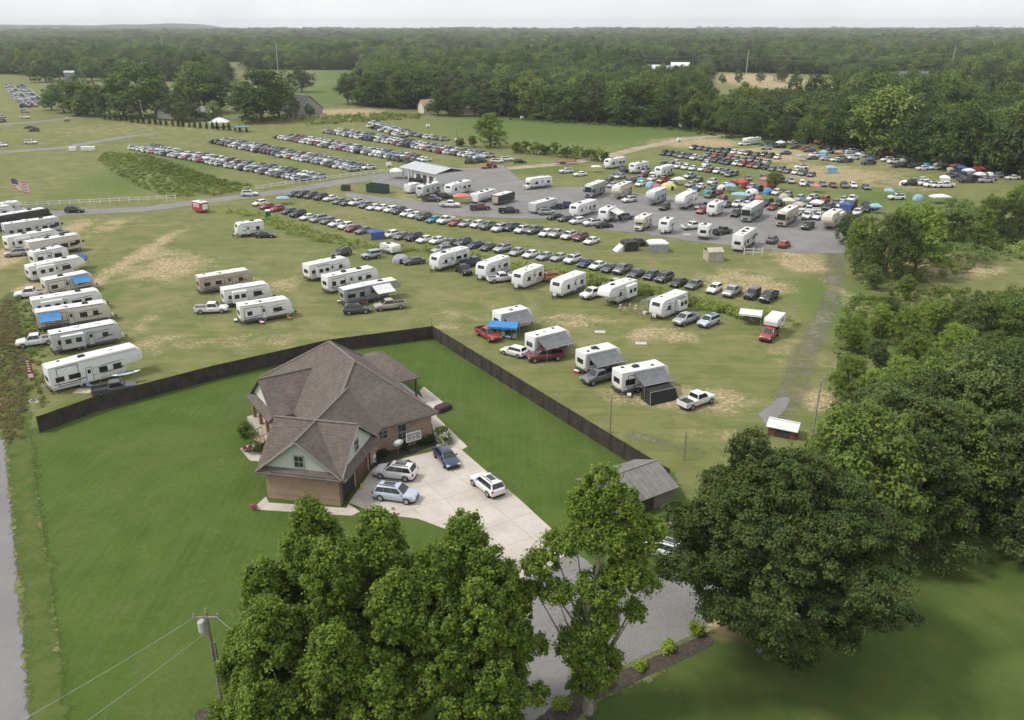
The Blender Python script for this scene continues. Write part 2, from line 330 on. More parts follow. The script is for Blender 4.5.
c = scene.cycles; c.max_bounces = 4; c.diffuse_bounces = 2; c.glossy_bounces = 2; c.transmission_bounces = 2; c.volume_bounces = 0; c.transparent_max_bounces = 8
c.use_denoising = True; c.caustics_reflective = False; c.caustics_refractive = False; c.use_adaptive_sampling = True; c.adaptive_threshold = .015
if HAZE:
    hm = bpy.data.materials.new('haze'); hm.use_nodes = True; nt = hm.node_tree; nt.nodes.clear()
    out = nd(nt, 'ShaderNodeOutputMaterial'); pv = nd(nt, 'ShaderNodeVolumePrincipled')
    pv.inputs['Color'].default_value = (.95, .975, 1, 1); pv.inputs['Density'].default_value = HAZE; pv.inputs['Density Attribute'].default_value = ''; pv.inputs['Anisotropy'].default_value = .2
    nt.links.new(pv.outputs[0], out.inputs['Volume']); hm.cycles.homogeneous_volume = True
    tag(MB().box(-6900, 6900, -290, 6900, -1.5, 75).build('haze', hm), kind='stuff')
# far blue ridge beyond the forest
hm, nt, b = newmat('forested ridge'); n_ = noise(nt, .02, 6, .7, pos(nt))
nt.links.new(mix(nt, mapr(nt, n_, .35, .65), (.022, .032, .016), (.05, .065, .03)), b.inputs['Base Color']); b.inputs['Roughness'].default_value = 1
mb = MB(); N = 220; rows = []
rr = random.Random(3)
for k, (yy, hh) in enumerate(((5300, 0), (5500, .8), (5750, 1), (6200, .9), (6700, 0))):
    row = []
    for i in range(N + 1):
        x = -5600 + i * 5800 / N; px = 512 + x * F / 5750
        prof = 40 + 5 * math.sin(x * .0021) + 4 * math.sin(x * .0057 + 1) + 2 * math.sin(x * .017); fall = max(0, min(1, (260 - px) / 60))
        row.append((x, yy, prof * hh * fall + (rr.uniform(-.9, .9) * hh if fall > .1 else 0) - .2))
    rows.append(row)
for k in range(len(rows) - 1):
    for i in range(N): mb.quad(rows[k][i], rows[k][i + 1], rows[k + 1][i + 1], rows[k + 1][i])
tag(mb.build('distant_hills', hm), kind='structure')
# ------------------------------------------------------------------ concrete
cm, nt, b = newmat('driveway concrete'); p_ = pos(nt)
a_ = mix(nt, mapr(nt, noise(nt, .25, 6, .65, p_, .5), .3, .7), (.43, .385, .335), (.53, .485, .43))
a_ = mix(nt, mth(nt, 'MULTIPLY', mapr(nt, noise(nt, 1.4, 5, .7, p_), .5, .72), .4), a_, (.38, .33, .28))
mp = nd(nt, 'ShaderNodeMapping'); nt.links.new(p_, mp.inputs[0]); mp.inputs['Rotation'].default_value = (0, 0, R(-33))
br = nd(nt, 'ShaderNodeTexBrick'); nt.links.new(mp.outputs[0], br.inputs[0]); br.offset = 0; br.inputs['Scale'].default_value = 1; br.inputs['Brick Width'].default_value = 3.6; br.inputs['Row Height'].default_value = 3.6; br.inputs['Mortar Size'].default_value = .035
br.inputs['Color1'].default_value = (1, 1, 1, 1); br.inputs['Color2'].default_value = (.95, .95, .95, 1); br.inputs['Mortar'].default_value = (.70, .68, .66, 1)
mu = nd(nt, 'ShaderNodeMix', data_type='RGBA', blend_type='MULTIPLY'); mu.inputs[0].default_value = 1; nt.links.new(a_, mu.inputs[6]); nt.links.new(br.outputs[0], mu.inputs[7])
nt.links.new(mu.outputs[2], b.inputs['Base Color']); b.inputs['Roughness'].default_value = .85; b.inputs['Specular IOR Level'].default_value = .2
def slab(name, px, z=.06, m=cm):
    q = [tuple(p) for p in (px if isinstance(px, np.ndarray) else wpoly(px))]
    return tag(MB().prism(q, -.2, z, 'z').build(name, m), kind='structure')
slab('concrete_driveway', [(349, 503), (371, 471.5), (376, 466), (434, 451), (438, 452), (455, 447), (462, 450.5), (488, 473), (520, 500), (548, 526), (574, 549), (548, 568), (515, 586), (497, 568), (476, 548), (449, 530.5), (418, 519), (378, 514)])
slab('concrete_walkway', [(419.5, 391), (424, 387), (445, 404), (436, 410), (436.5, 417), (467.5, 447), (462, 450.2), (455.3, 446.8), (438.3, 451.8), (436, 444), (432, 425), (428, 408)], .07)
slab('front_walkway', [(266, 497), (269, 503), (346.5, 508.5), (348.5, 504), (360, 512), (352, 516), (258, 510), (252, 509.5)], .06)
slab('entry_walkway', [(240, 449), (254, 443), (256, 452), (266, 454), (268, 462), (250, 461)], .065)
# ------------------------------------------------------------------ brick house
def brick_mat(name, c1, c2, mortar, rz=0.):
    m, nt, b = newmat(name); uv = nd(nt, 'ShaderNodeTexCoord').outputs['Object']
    # wall coordinates: distance along whichever wall, and height
    sp = nd(nt, 'ShaderNodeSeparateXYZ'); nt.links.new(uv, sp.inputs[0])
    cb = nd(nt, 'ShaderNodeCombineXYZ'); nt.links.new(mth(nt, 'ADD', sp.outputs[0], sp.outputs[1]), cb.inputs[0]); nt.links.new(sp.outputs[2], cb.inputs[1])
    br = nd(nt, 'ShaderNodeTexBrick'); nt.links.new(cb.outputs[0], br.inputs[0]); br.inputs['Scale'].default_value = 1
    br.inputs['Brick Width'].default_value = .24; br.inputs['Row Height'].default_value = .085; br.inputs['Mortar Size'].default_value = .008
    br.inputs['Color1'].default_value = (*c1, 1); br.inputs['Color2'].default_value = (*c2, 1); br.inputs['Mortar'].default_value = (*mortar, 1); br.inputs['Bias'].default_value = -.1
    nn = noise(nt, 1.2, 5, .65, uv); a = mix(nt, mth(nt, 'MULTIPLY', mapr(nt, nn, .45, .7), .5), br.outputs[0], tuple(q * .62 for q in c1))
    nt.links.new(a, b.inputs['Base Color']); b.inputs['Roughness'].default_value = .9; b.inputs['Specular IOR Level'].default_value = .2; bump(nt, b, br.outputs['Fac'], -.3, .02)
    return m
def shingle_mat(name, c1, c2):
    m, nt, b = newmat(name); o = objc(nt); sp = nd(nt, 'ShaderNodeSeparateXYZ'); nt.links.new(o, sp.inputs[0])
    cb = nd(nt, 'ShaderNodeCombineXYZ'); nt.links.new(mth(nt, 'SUBTRACT', sp.outputs[0], sp.outputs[1]), cb.inputs[0]); nt.links.new(sp.outputs[2], cb.inputs[1])
    br = nd(nt, 'ShaderNodeTexBrick'); nt.links.new(cb.outputs[0], br.inputs[0]); br.inputs['Scale'].default_value = 1; br.inputs['Brick Width'].default_value = .5; br.inputs['Row Height'].default_value = .13; br.inputs['Mortar Size'].default_value = .012
    br.inputs['Color1'].default_value = (*c1, 1); br.inputs['Color2'].default_value = (*c2, 1); br.inputs['Mortar'].default_value = (*(q * .7 for q in c1), 1)
    a = mix(nt, mth(nt, 'MULTIPLY', mapr(nt, noise(nt, 5, 4, .8, o), .4, .7), .5), br.outputs[0], tuple(q * .6 for q in c1))
    a = mix(nt, mth(nt, 'MULTIPLY', mapr(nt, noise(nt, .5, 5, .6, o), .5, .75), .35), a, tuple(q * 1.35 for q in c2))
    nt.links.new(a, b.inputs['Base Color']); b.inputs['Roughness'].default_value = .95; b.inputs['Specular IOR Level'].default_value = .15; bump(nt, b, br.outputs['Fac'], -.4, .03)
    return m
BRICK = brick_mat('tan brick', (.385, .27, .185), (.245, .16, .108), (.42, .36, .29))
SHING = shingle_mat('brown grey shingles', (.128, .106, .095), (.172, .146, .133))
SIDING = simple('pale green grey siding', (.50, .54, .49), .6, .05, 2)
TRIM = simple('dark brown gutter trim', (.10, .075, .06), .5)
RIDGE = simple('ridge cap shingle', (.185, .155, .14), .9, .2, 5)
WDARK = simple('dark window glass', (.035, .045, .048), .15, .1, 2, 0, .7)
DOORW = simple('stained wood door', (.14, .07, .045), .5, .2, 4)
WFRAME = simple('window frame', (.36, .37, .34), .5)
th = R(33); E0 = at(438, 412.7, 3.3 * K); S8 = 0.8064
house = empty('brick_house', (E0[0], E0[1], 0), th, 'brown brick house with steep shingle roof and angled garage wing', 'house')
house.scale = (K, K, K)
ca, sa = math.cos(R(-45)), math.sin(R(-45))
def G2(u, v): return (u * ca - v * sa, u * sa + v * ca)          # garage axes into house axes
W_, D_, ZE, ZR = 12.9, 20.0, 3.3, 8.5
# main walls
wl = MB(); wl.prism([(-12.35, .55), (-.55, .55), (-.55, 19.45), (-12.35, 19.45)], 0, ZE - .02, 'z')
wl.build('wall', BRICK, house)
rf = MB()
e = [(-W_, 0, ZE), (0, 0, ZE), (0, D_, ZE), (-W_, D_, ZE)]; p2 = (-W_ / 2, W_ / 2, ZR); p1 = (-W_ / 2, D_ - W_ / 2, ZR)
rf.add(e + [p2, p1, (-W_, 0, ZE - .18), (0, 0, ZE - .18), (0, D_, ZE - .18), (-W_, D_, ZE - .18)], [(0, 1, 4), (1, 2, 5, 4), (2, 3, 5), (3, 0, 4, 5), (6, 7, 1, 0), (7, 8, 2, 1), (8, 9, 3, 2), (9, 6, 0, 3), (9, 8, 7, 6)])
roof = rf.build('roof', SHING, house)
rc = MB()
for a, b_ in ((p1, p2), (p2, e[1]), (p2, e[0]), (p1, e[2]), (p1, e[3])):
    a = Vector(a) + Vector((0, 0, .03)); b_ = Vector(b_) + Vector((0, 0, .03)); rc.tube([a, b_], .13, 6)
rc.build('ridge_cap', RIDGE, roof)
gt = MB()
for a, b_ in zip(e, e[1:] + e[:1]): gt.tube([Vector(a) + Vector((0, 0, -.12)), Vector(b_) + Vector((0, 0, -.12))], .085, 6)
gt.build('gutter', TRIM, roof)
for q in ((-2.6, 3.6), (-3.0, 3.3), (-1.4, 1.0 + 4), (-1.2, 6.2), (-1.2, 6.6)):
    z0 = ZE + S8 * min(-q[0], q[1]); MB().tube([(q[0], q[1], z0 - .2), (q[0], q[1], z0 + .5)], .07, 8).build('vent_pipe', STEEL, roof)
# garage wing, 45 degrees to the house, cross gabled
gwing = MB(); gwing.prism([G2(*q) for q in ((-12.5, -14.95), (-5.1, -14.95), (-5.1, -3.5), (-12.5, -3.5))], 0, 3.17, 'z'); gwing.build('wall', BRICK, house)
gw = empty('garage_roof', (0, 0, 0), R(-45)); gw.parent = house
U0, U1, VF, ZG, ZW, UR = -13.1, -4.6, -15.5, 6.6, 3.2, -8.85
VC, VN = -10.9, -6.3      # ridge line and far eave of the cross gable
def gable(mb, a0, a1, c, half, z0, z1, along, t=.16, over=.0):
    """two roof slabs; along='v' ridge runs along v from a0 to a1 at u=c"""
    for s in (-1, 1):
        A = (c, a0, z1); B = (c, a1, z1); C_ = (c + s * half, a1, z0); D = (c + s * half, a0, z0)
        if along == 'u': A, B, C_, D = [(q[1], q[0], q[2]) for q in (A, B, C_, D)]
        lo = [(q[0], q[1], q[2] - t) for q in (A, B, C_, D)]
        mb.add([A, B, C_, D] + lo, [(0, 1, 2, 3), (7, 6, 5, 4), (0, 4, 5, 1), (1, 5, 6, 2), (2, 6, 7, 3), (3, 7, 4, 0)])
r1 = MB(); gable(r1, VF, -1.0, UR, 4.25, ZW, ZG, 'v'); r1o = r1.build('front_gable', SHING, gw)
r2 = MB(); gable(r2, U0 - .02, U1 + .05, VC, 4.6, ZW + .015, ZG + .012, 'u'); r2.build('cross_gable', SHING, gw)
rk = MB(); rk.tube([(UR, VF, ZG + .03), (UR, -2.2, ZG + .03)], .12); rk.tube([(U0, VC, ZG + .05), (U1, VC, ZG + .05)], .12); rk.build('ridge_cap', RIDGE, gw)
ft = MB()
for s in (-1, 1):
    ft.tube([(UR, VF - .03, ZG - .1), (UR + s * 4.25, VF - .03, ZW - .1)], .09); ft.tube([(U1 + .07, VC, ZG - .1), (U1 + .07, VC + s * 4.6, ZW - .1)], .09)
ft.tube([(U0 + .02, VF, ZW - .1), (U0 + .02, VN, ZW - .1)], .08); ft.build('fascia_trim', simple('brown grey fascia trim', (.24, .215, .195), .6), gw)
sg = MB(); sg.prism([(UR - 3.9, 3.32), (UR + 3.9, 3.32), (UR, ZG - .28)], VF + .45, VF + .8, 'y'); sg.prism([(VC - 4.1, 3.4), (VC + 4.1, 3.4), (VC, ZG - .25)], U1 - .75, U1 - .28, 'x'); sg.build('gable_siding', SIDING, gw)
pr = MB(); pr.add([(U0, VF - .12, 3.02), (U1, VF - .12, 3.02), (U1 - .25, VF + .47, 3.42), (U0 + .25, VF + .47, 3.42), (U0, VF - .12, 2.9), (U1, VF - .12, 2.9), (U1 - .25, VF + .47, 2.9), (U0 + .25, VF + .47, 2.9)], [(0, 1, 2, 3), (4, 5, 1, 0), (5, 6, 2, 1), (6, 7, 3, 2), (7, 4, 0, 3), (7, 6, 5, 4)])
pr.add([(U1 + .42, VC - 4.6, 3.0), (U1 + .42, VN, 3.0), (U1 - .29, VN, 3.5), (U1 - .29, VC - 4.6, 3.5), (U1 + .42, VC - 4.6, 2.86), (U1 + .42, VN, 2.86), (U1 - .29, VN, 2.86), (U1 - .29, VC - 4.6, 2.86)], [(0, 1, 2, 3), (4, 5, 1, 0), (5, 6, 2, 1), (6, 7, 3, 2), (7, 4, 0, 3), (7, 6, 5, 4)])
pr.build('pent_roof', SHING, gw)
def win(parent, wdt, hgt, cx, cz, y, axis, sgn, mull=1):
    """window proud of a wall: axis 'y' wall lies at y, runs along x"""
    f = MB(); gl = MB()
    def bx(m, a0, a1, z0, z1, d0, d1):
        d0, d1 = sorted((y + sgn * d0, y + sgn * d1))
        (m.box(a0, a1, d0, d1, z0, z1) if axis == 'y' else m.box(d0, d1, a0, a1, z0, z1))
    a0, a1, z0, z1 = cx - wdt / 2, cx + wdt / 2, cz - hgt / 2, cz + hgt / 2; t = .09
    bx(f, a0 - t, a1 + t, z1, z1 + t, .0, .07); bx(f, a0 - t, a1 + t, z0 - t, z0, .0, .09); bx(f, a0 - t, a0, z0, z1, .0, .07); bx(f, a1, a1 + t, z0, z1, .0, .07)
    for k in range(mull): bx(f, a0, a1, z0 + (k + 1) * hgt / (mull + 1) - .03, z0 + (k + 1) * hgt / (mull + 1) + .03, .012, .05)
    bx(f, cx - .02, cx + .02, z0, z1, .012, .045)
    bx(gl, a0, a1, z0, z1, .0, .025); fo = f.build('window', WFRAME, parent); gl.build('pane', WDARK, fo)
win(gw, .85, 1.1, UR, 4.35, VF + .45, 'y', -1); win(gw, .8, 1.1, VC, 4.4, U1 - .28, 'x', 1)
win(house, 1.1, .9, -6.3, 2.15, .55, 'y', -1); win(house, .95, 1.7, -4.1, 1.9, .55, 'y', -1)
# garage doors on the drive side
gd = empty('garage_door', (0, 0, 0), R(-45)); gd.parent = house
MB().box(-5.12, -5.06, -14.35, -11.75, .05, 2.35).build('shade_panel', simple('painted garage shade', (.02, .02, .02), .9), gd)  # flat black panel paints the shade inside the open garage
gd = empty('garage_door', (0, 0, 0), R(-45)); gd.parent = house
m_ = MB()
for k in range(4): m_.box(-5.11, -5.04 + .004 * (k % 2), -10.9, -8.3, .05 + k * .57, .6 + k * .57)
m_.build('door_panel', DOORW, gd)
m_ = MB()
for v0, v1 in ((-14.45, -14.35), (-11.75, -11.65), (-11.0, -10.9), (-8.3, -8.2)): m_.box(-5.12, -5.0, v0, v1, .02, 2.36)
for v0, v1 in ((-14.45, -11.65), (-11.0, -8.2)): m_.box(-5.12, -5.0, v0, v1, 2.36, 2.5)
m_.build('door_trim', TRIM, gd)
for q in (-15.0, -7.5): m_ = MB(); m_.box(-5.09, -4.97, q, q + .1, .05, 3.0).build('downspout', TRIM, gd)
# entry gable facing left, porch below it
er = MB(); gable(er, -15.3, -8.4, 12.4, 3.95, 3.2, 6.3, 'u'); ero = er.build('entry_gable', SHING, house)
MB().prism([(8.8, 3.3), (16.0, 3.3), (12.4, 6.1)], -14.6, -14.9, 'x').build('gable_siding', simple('off white siding', (.62, .61, .57), .6, .05), ero)
MB().tube([(-15.3, 12.4, 6.33), (-8.9, 12.4, 6.33)], .12).build('ridge_cap', RIDGE, ero)
m_ = MB()
m_.add([(-15.75, 8.4, 2.95), (-15.75, 16.4, 2.95), (-14.88, 16.2, 3.45), (-14.88, 8.6, 3.45), (-15.75, 8.4, 2.8), (-15.75, 16.4, 2.8), (-14.88, 16.2, 2.8), (-14.88, 8.6, 2.8)], [(0, 1, 2, 3), (4, 5, 1, 0), (5, 6, 2, 1), (6, 7, 3, 2), (7, 4, 0, 3), (7, 6, 5, 4)])
m_.build('pent_roof', SHING, house)
for v0 in (8.9, 11.2, 13.6, 15.9):
    c_ = MB(); c_.box(-15.3, -14.95, v0 - .17, v0 + .17, 0, 2.78).build('porch_column', simple('reddish brick column', (.30, .17, .12), .9, .2, 6), house)
MB().box(-15.9, -12.4, 8.2, 16.4, 0, .45).build('porch_floor', simple('porch slab', (.40, .36, .31), .85), house)
st = MB()
for k in range(3): st.box(-16.2 - .32 * k, -15.9 - .32 * (k - 1) - .01 if k else -15.91, 9.3, 11.0, 0, .4 - .12 * k)
st.build('porch_steps', simple('brick steps', (.33, .21, .15), .9, .2, 6), house)
for s in (9.2, 11.1):
    rl = MB(); rl.tube([(-15.8, s, 1.3), (-17.0, s, .95)], .05); [rl.tube([(-15.8 - q, s, .1), (-15.8 - q, s, 1.3 - .3 * q)], .03, 5) for q in (0, .4, .8, 1.2)]; rl.build('stair_railing', simple('brown railing', (.24, .13, .085), .7), house)

# back patio roof on dark posts
pt = MB(); z0, z1 = 3.1, 4.1; q = [(-.8, 10.2, z0), (3.1, 10.2, z0), (3.1, 20.6, z0), (-.8, 20.6, z0)]; a, b_ = (1.1, 12.3, z1), (1.1, 18.6, z1)
pt.add(q + [a, b_] + [(x, y, z - .16) for x, y, z in q], [(0, 1, 4), (1, 2, 5, 4), (2, 3, 5), (3, 0, 4, 5), (6, 7, 1, 0), (7, 8, 2, 1), (8, 9, 3, 2), (9, 6, 0, 3), (9, 8, 7, 6)])
pto = pt.build('patio_roof', SHING, house)
for v0 in (10.6, 15.4, 20.2): MB().box(2.6, 2.8, v0 - .1, v0 + .1, 0, 2.95).build('patio_post', TRIM, house)
MB().box(-.5, 3.6, 9.6, 20.6, 0, .1).build('patio_floor', simple('patio slab', (.42, .40, .37), .85), house)
def HW(u, v):
    u, v = u * K, v * K
    return (E0[0] + u * math.cos(th) - v * math.sin(th), E0[1] + u * math.sin(th) + v * math.cos(th))
def hot_tub():
    p_ = HW(4.1, 6.6); o = empty('covered_grill_table', (p_[0], p_[1], .07), th + .25, 'dark plum covered round table on the slab behind the house', 'patio furniture')
    MB().loft([[(x * s, y * s, z) for x, y in ((-1.1, -.7), (1.1, -.7), (1.3, .1), (.9, .8), (-.9, .8), (-1.3, .1))] for z, s in ((0, .95), (.35, .95), (.6, .85), (.66, .5))]).build('cover', simple('plum cover cloth', (.045, .022, .035), .8, .3, 4), o, bevel=.05)
    MB().box(-1, 1, -.6, .6, .0, .08).build('base', BLACK, o)
hot_tub()
# things along the drive wall
p_ = HW(-5.2, .1); tag(slab('mulch_border', np.array([HW(-8.6, .5), HW(-8.9, -1.9), HW(-4.2, -1.0), HW(-.4, -.75), HW(-.3, .5)]), .09, simple('dark bed mulch', (.035, .03, .027), .95, .4, 5)), kind='structure')
p_ = HW(-3.6, -.9); o = empty('basketball_hoop', (p_[0], p_[1], .1), th, 'portable basketball hoop with white backboard by the brick wall', 'basketball hoop')
MB().box(-.55, .55, -.35, .35, 0, .25, tx=.1, ty=.08).build('base', BLACK, o, bevel=.04)
MB().tube([(0, .1, .2), (0, .1, 1.5), (0, -.25, 2.0)], .06, 8).build('pole', BLACK, o)
bb = MB(); bb.box(-.9, .9, -.36, -.32, 1.55, 2.6).build('backboard', simple('grey clear backboard', (.30, .31, .32), .2), o)
f_ = MB()
for x0, x1, z0, z1 in ((-.95, .95, 2.53, 2.63), (-.95, .95, 1.52, 1.62), (-.95, -.85, 1.62, 2.53), (.85, .95, 1.62, 2.53), (-.3, .3, 2.2, 2.25), (-.3, .3, 1.73, 1.78), (-.3, -.25, 1.78, 2.2), (.25, .3, 1.78, 2.2)): f_.box(x0, x1, -.385, -.3625, z0, z1)
f_.build('frame', WHITE, o)
f_ = MB(); f_.tube([(.23 * math.cos(t), -.68 + .23 * math.sin(t), 1.72) for t in [k * math.pi / 8 for k in range(17)]], .02, 6); f_.build('rim', simple('orange rim', (.45, .12, .04), .5), o)
p_ = HW(-5.1, -.5); o = empty('satellite_dish', (p_[0], p_[1], .1), th, 'white oval satellite dish standing in the mulch by the wall', 'satellite dish')
MB().tube([(0, 0, 0), (0, 0, 1.1)], .04).build('mast', STEEL, o)
MB().loft([[(.62 * s * math.cos(t), -.18 - .3 * (1 - s), 1.45 + .42 * s * math.sin(t)) for t in [k * math.pi / 10 for k in range(20)]] for s in (1, .85, .5, .15)]).build('dish', WHITE, o)
p_ = HW(-8.2, -.6); o = empty('heat_pump', (p_[0], p_[1], .09), th, 'white heat pump unit in the corner beside the garage door', 'heat pump')
MB().box(-.42, .42, -.42, .42, 0, .95).build('casing', WHITE, o, bevel=.04); MB().disc((0, 0, .97), (0, 0, 1), .34, .04, 18).build('fan_grille', STEEL, o)
p_ = HW(-7.9, .4); o = empty('meter_box', (p_[0], p_[1], 1.1), th, 'tall white utility meter box fixed on the brick wall', 'meter box')
MB().box(-.2, .2, -.12, .14, 0, 1.0).build('box', WHITE, o, bevel=.02); MB().disc((0, -.14, .7), (0, 1, 0), .12, .06).build('dial', STEEL, o)
p_ = at(408, 465); o = empty('floor_mat_ramp', (p_[0], p_[1], .062), th + .2, 'dark rubber ramp lying on the concrete by the hoop', 'ramp')
MB().prism([(-.7, 0), (.7, 0), (.55, .22), (-.1, .26)], -.6, .6).build('ramp', simple('dark rubber', (.05, .05, .055), .8), o, bevel=.03)
p_ = at(361.5, 489); o = empty('cone_stand', (p_[0], p_[1], .06), .3, 'small yellow wet floor stand near the garage door', 'floor stand')
for s in (-1, 1): MB().slab((-.15, s * .22, 0), (.15, s * .22, 0), (.1, 0, .6), (-.1, 0, .6), .03).build('panel', simple('dull yellow plastic', (.5, .42, .12), .5), o)
# ------------------------------------------------------------------ sheds
def gable_shed(name, label, px, rz, L, Wd, h, rise, wallm, roofm, over=.35, cat='shed', openf=False, doors=True):
    p_ = at(*px); o = empty(name, (p_[0], p_[1], 0), rz, label, cat)
    if openf:
        for x in (-L / 2 + .15, -L / 6, L / 6, L / 2 - .15):
            for y in (-Wd / 2 + .15, Wd / 2 - .15): MB().box(x - .12, x + .12, y - .12, y + .12, 0, h).build('post', wallm, o)
    else:
        MB().prism([(-Wd / 2, 0), (Wd / 2, 0), (Wd / 2, h), (0, h + rise * .97), (-Wd / 2, h)], -L / 2, L / 2, 'x').build('wall', wallm, o)
        if doors: MB().box(-.9, .9, -Wd / 2 - .04, -Wd / 2 + .02, .02, min(h - .2, 2.2)).build('door', simple('dark shed door', (.05, .045, .04), .8), o)
    r_ = MB()
    k = rise / (Wd / 2)
    for s in (-1, 1):
        A, B = (-L / 2 - over, 0, h + rise + .05), (L / 2 + over, 0, h + rise + .05); y = s * (Wd / 2 + over); z = h - over * k + .05
        vs = [A, B, (L / 2 + over, y, z), (-L / 2 - over, y, z)]; r_.add(vs + [(q[0], q[1], q[2] + .08) for q in vs], [(3, 2, 1, 0), (4, 5, 6, 7), (0, 1, 5, 4), (1, 2, 6, 5), (2, 3, 7, 6), (3, 0, 4, 7)])
    ro = r_.build('roof', roofm, o); rb = MB()
    n = int(L / .6)
    for i in range(n + 1):
        x = -L / 2 - over + .05 + i * (L + 2 * over - .1) / n
        for s in (-1, 1): rb.tube([(x, s * .05, h + rise + .145 - .05 * k), (x, s * (Wd / 2 + over), h - over * k + .14)], .03, 4)
    rb.build('seam', roofm, ro); MB().box(-L / 2 - over, L / 2 + over, -.12, .12, h + rise + .11, h + rise + .17).build('ridge_cap', roofm, ro)
    return o
METAL = simple('weathered metal roofing', (.30, .30, .31), .5, .15, 1.2, .3); METALD = simple('grey brown metal roofing', (.20, .185, .175), .55, .15, 1.2, .2); METALL = simple('light metal roofing', (.55, .57, .58), .45, .1, 1.5, .3)
gable_shed('metal_roof_shed', 'grey ribbed metal roof shed behind the foreground trees', (626, 498), R(33), 7.4, 6.4, 1.8, 1.4, simple('shed board wall', (.22, .19, .165), .85), METALD)
gable_shed('popup_tent', 'small pop-up tent with white roof and dark red sides beside the grey track', (783, 434), R(-28), 3.2, 2.2, 1.2, .5, simple('dull red tent sides', (.17, .06, .05), .8), simple('white metal roofing', (.66, .66, .66), .5, .06), .25)  # a pop-up tent, given the shape of a small gabled shed
# open sided pavilion by the gravel lot
p_ = at(433, 180); o = empty('metal_pavilion', (p_[0], p_[1], 0), R(-49), 'white columned pavilion with pale metal roof on the gravel lot', 'pavilion')
Lp, Wp = 18., 11.
MB().box(-Lp / 2 + 6, Lp / 2, -Wp / 2 + .3, Wp / 2, 0, 3.4).build('wall', simple('white plank wall', (.66, .65, .62), .7), o)
for x in (-Lp / 2 + .3, -Lp / 2 + 3.2):
    for y in np.linspace(-Wp / 2 + .3, Wp / 2 - .3, 4): MB().box(x - .16, x + .16, y - .16, y + .16, 0, 3.45).build('column', WHITE, o)
for k in range(3): MB().box(-Lp / 2 + 7.5 + k * 3.4, -Lp / 2 + 9.5 + k * 3.4, -Wp / 2 + .26, -Wp / 2 + .32, .02, 2.4).build('door', simple('dark pavilion door', (.06, .055, .05), .7), o)
r_ = MB()
for s in (-1, 1):
    vs = [(-Lp / 2 - .8, 0, 4.7), (Lp / 2 + .6, 0, 4.7), (Lp / 2 + .6, s * (Wp / 2 + .6), 3.5), (-Lp / 2 - .8, s * (Wp / 2 + .6), 3.5)]; r_.add(vs + [(a, b, c + .1) for a, b, c in vs], [(3, 2, 1, 0), (4, 5, 6, 7), (0, 1, 5, 4), (1, 2, 6, 5), (2, 3, 7, 6), (3, 0, 4, 7)])
ro = r_.build('roof', METALL, o); rb = MB()
for i in range(24):
    x = -Lp / 2 - .7 + i * .84
    for s in (-1, 1): rb.tube([(x, 0, 4.82), (x, s * (Wp / 2 + .6), 3.62)], .035, 4)
rb.build('seam', METALL, ro)
# ------------------------------------------------------------------ far houses among the trees
def far_house(name, label, px, rz, L, Wd, h, rise, wc, rc_, cat='house'):
    wm, rm = simple(label.split()[0] + ' far wall ' + name, wc, .8), simple('far roof ' + name + str(px[0]), rc_, .85)
    o = gable_shed(name, label, px, R(rz), L * K, Wd * K, h * K, rise * K, wm, rm, .5, cat, doors=False)
    for x in np.linspace(-L / 2 + 1.2, L / 2 - 1.2, 4):
        f_ = MB().box(x - .5, x + .5, -Wd / 2 - .05, -Wd / 2 + .02, 1., 2.3).build('window', WDARK, o)
    MB().box(-.45 + .9, .45 + .9, -Wd / 2 - .06, -Wd / 2 + .02, .05, 2.1).build('door', TRIM, o)
    return o
far_house('farm_house', 'white farmhouse half hidden by the tall trees behind the small evergreens', (206, 119), 10, 11, 8, 3.2, 2.6, (.60, .60, .58), (.25, .24, .24))
far_house('farm_house', 'pale gabled house end showing between trees beside the leaning utility pole', (172, 118), -30, 10, 8, 4.5, 3, (.62, .61, .58), (.27, .26, .26))
far_house('barn', 'barn with large dark grey roof behind tree at the sandy yard', (297, 114), -35, 20, 16, 3, 6, (.30, .28, .27), (.055, .06, .065), 'barn')
far_house('brick_bungalow', 'cream gabled house with tan roof before the wood', (427, 112.5), 35, 7, 6, 3.4, 3, (.58, .53, .44), (.40, .28, .20))
far_house('brick_bungalow', 'long house with brown grey roof right of the cream house', (461, 113), 10, 12, 7, 3., 2.6, (.45, .36, .30), (.24, .215, .20))
far_house('farm_house', 'lone cream house with slate roof in the far right field', (912, 84), -10, 20, 13, 4, 5, (.60, .56, .48), (.13, .135, .15))
for i, (px, lb) in enumerate((((655, 72), 'white roofed farm building leftmost of the far three'), ((666, 73), 'low white roofed farm building in the middle of the far three'), ((680, 69), 'white roofed farm building rightmost of the far three'))):
    far_house('farm_building', lb, px, 20 - 15 * i, 18, 11, 3, 3.4, (.64, .64, .63), (.74, .74, .74), 'farm building')
far_house('storage_tower', 'tall pale blue grey shed rising behind the dark trees', (71, 81), 15, 7, 6, 6.5, 1.2, (.30, .37, .42), (.42, .48, .52), 'shed')
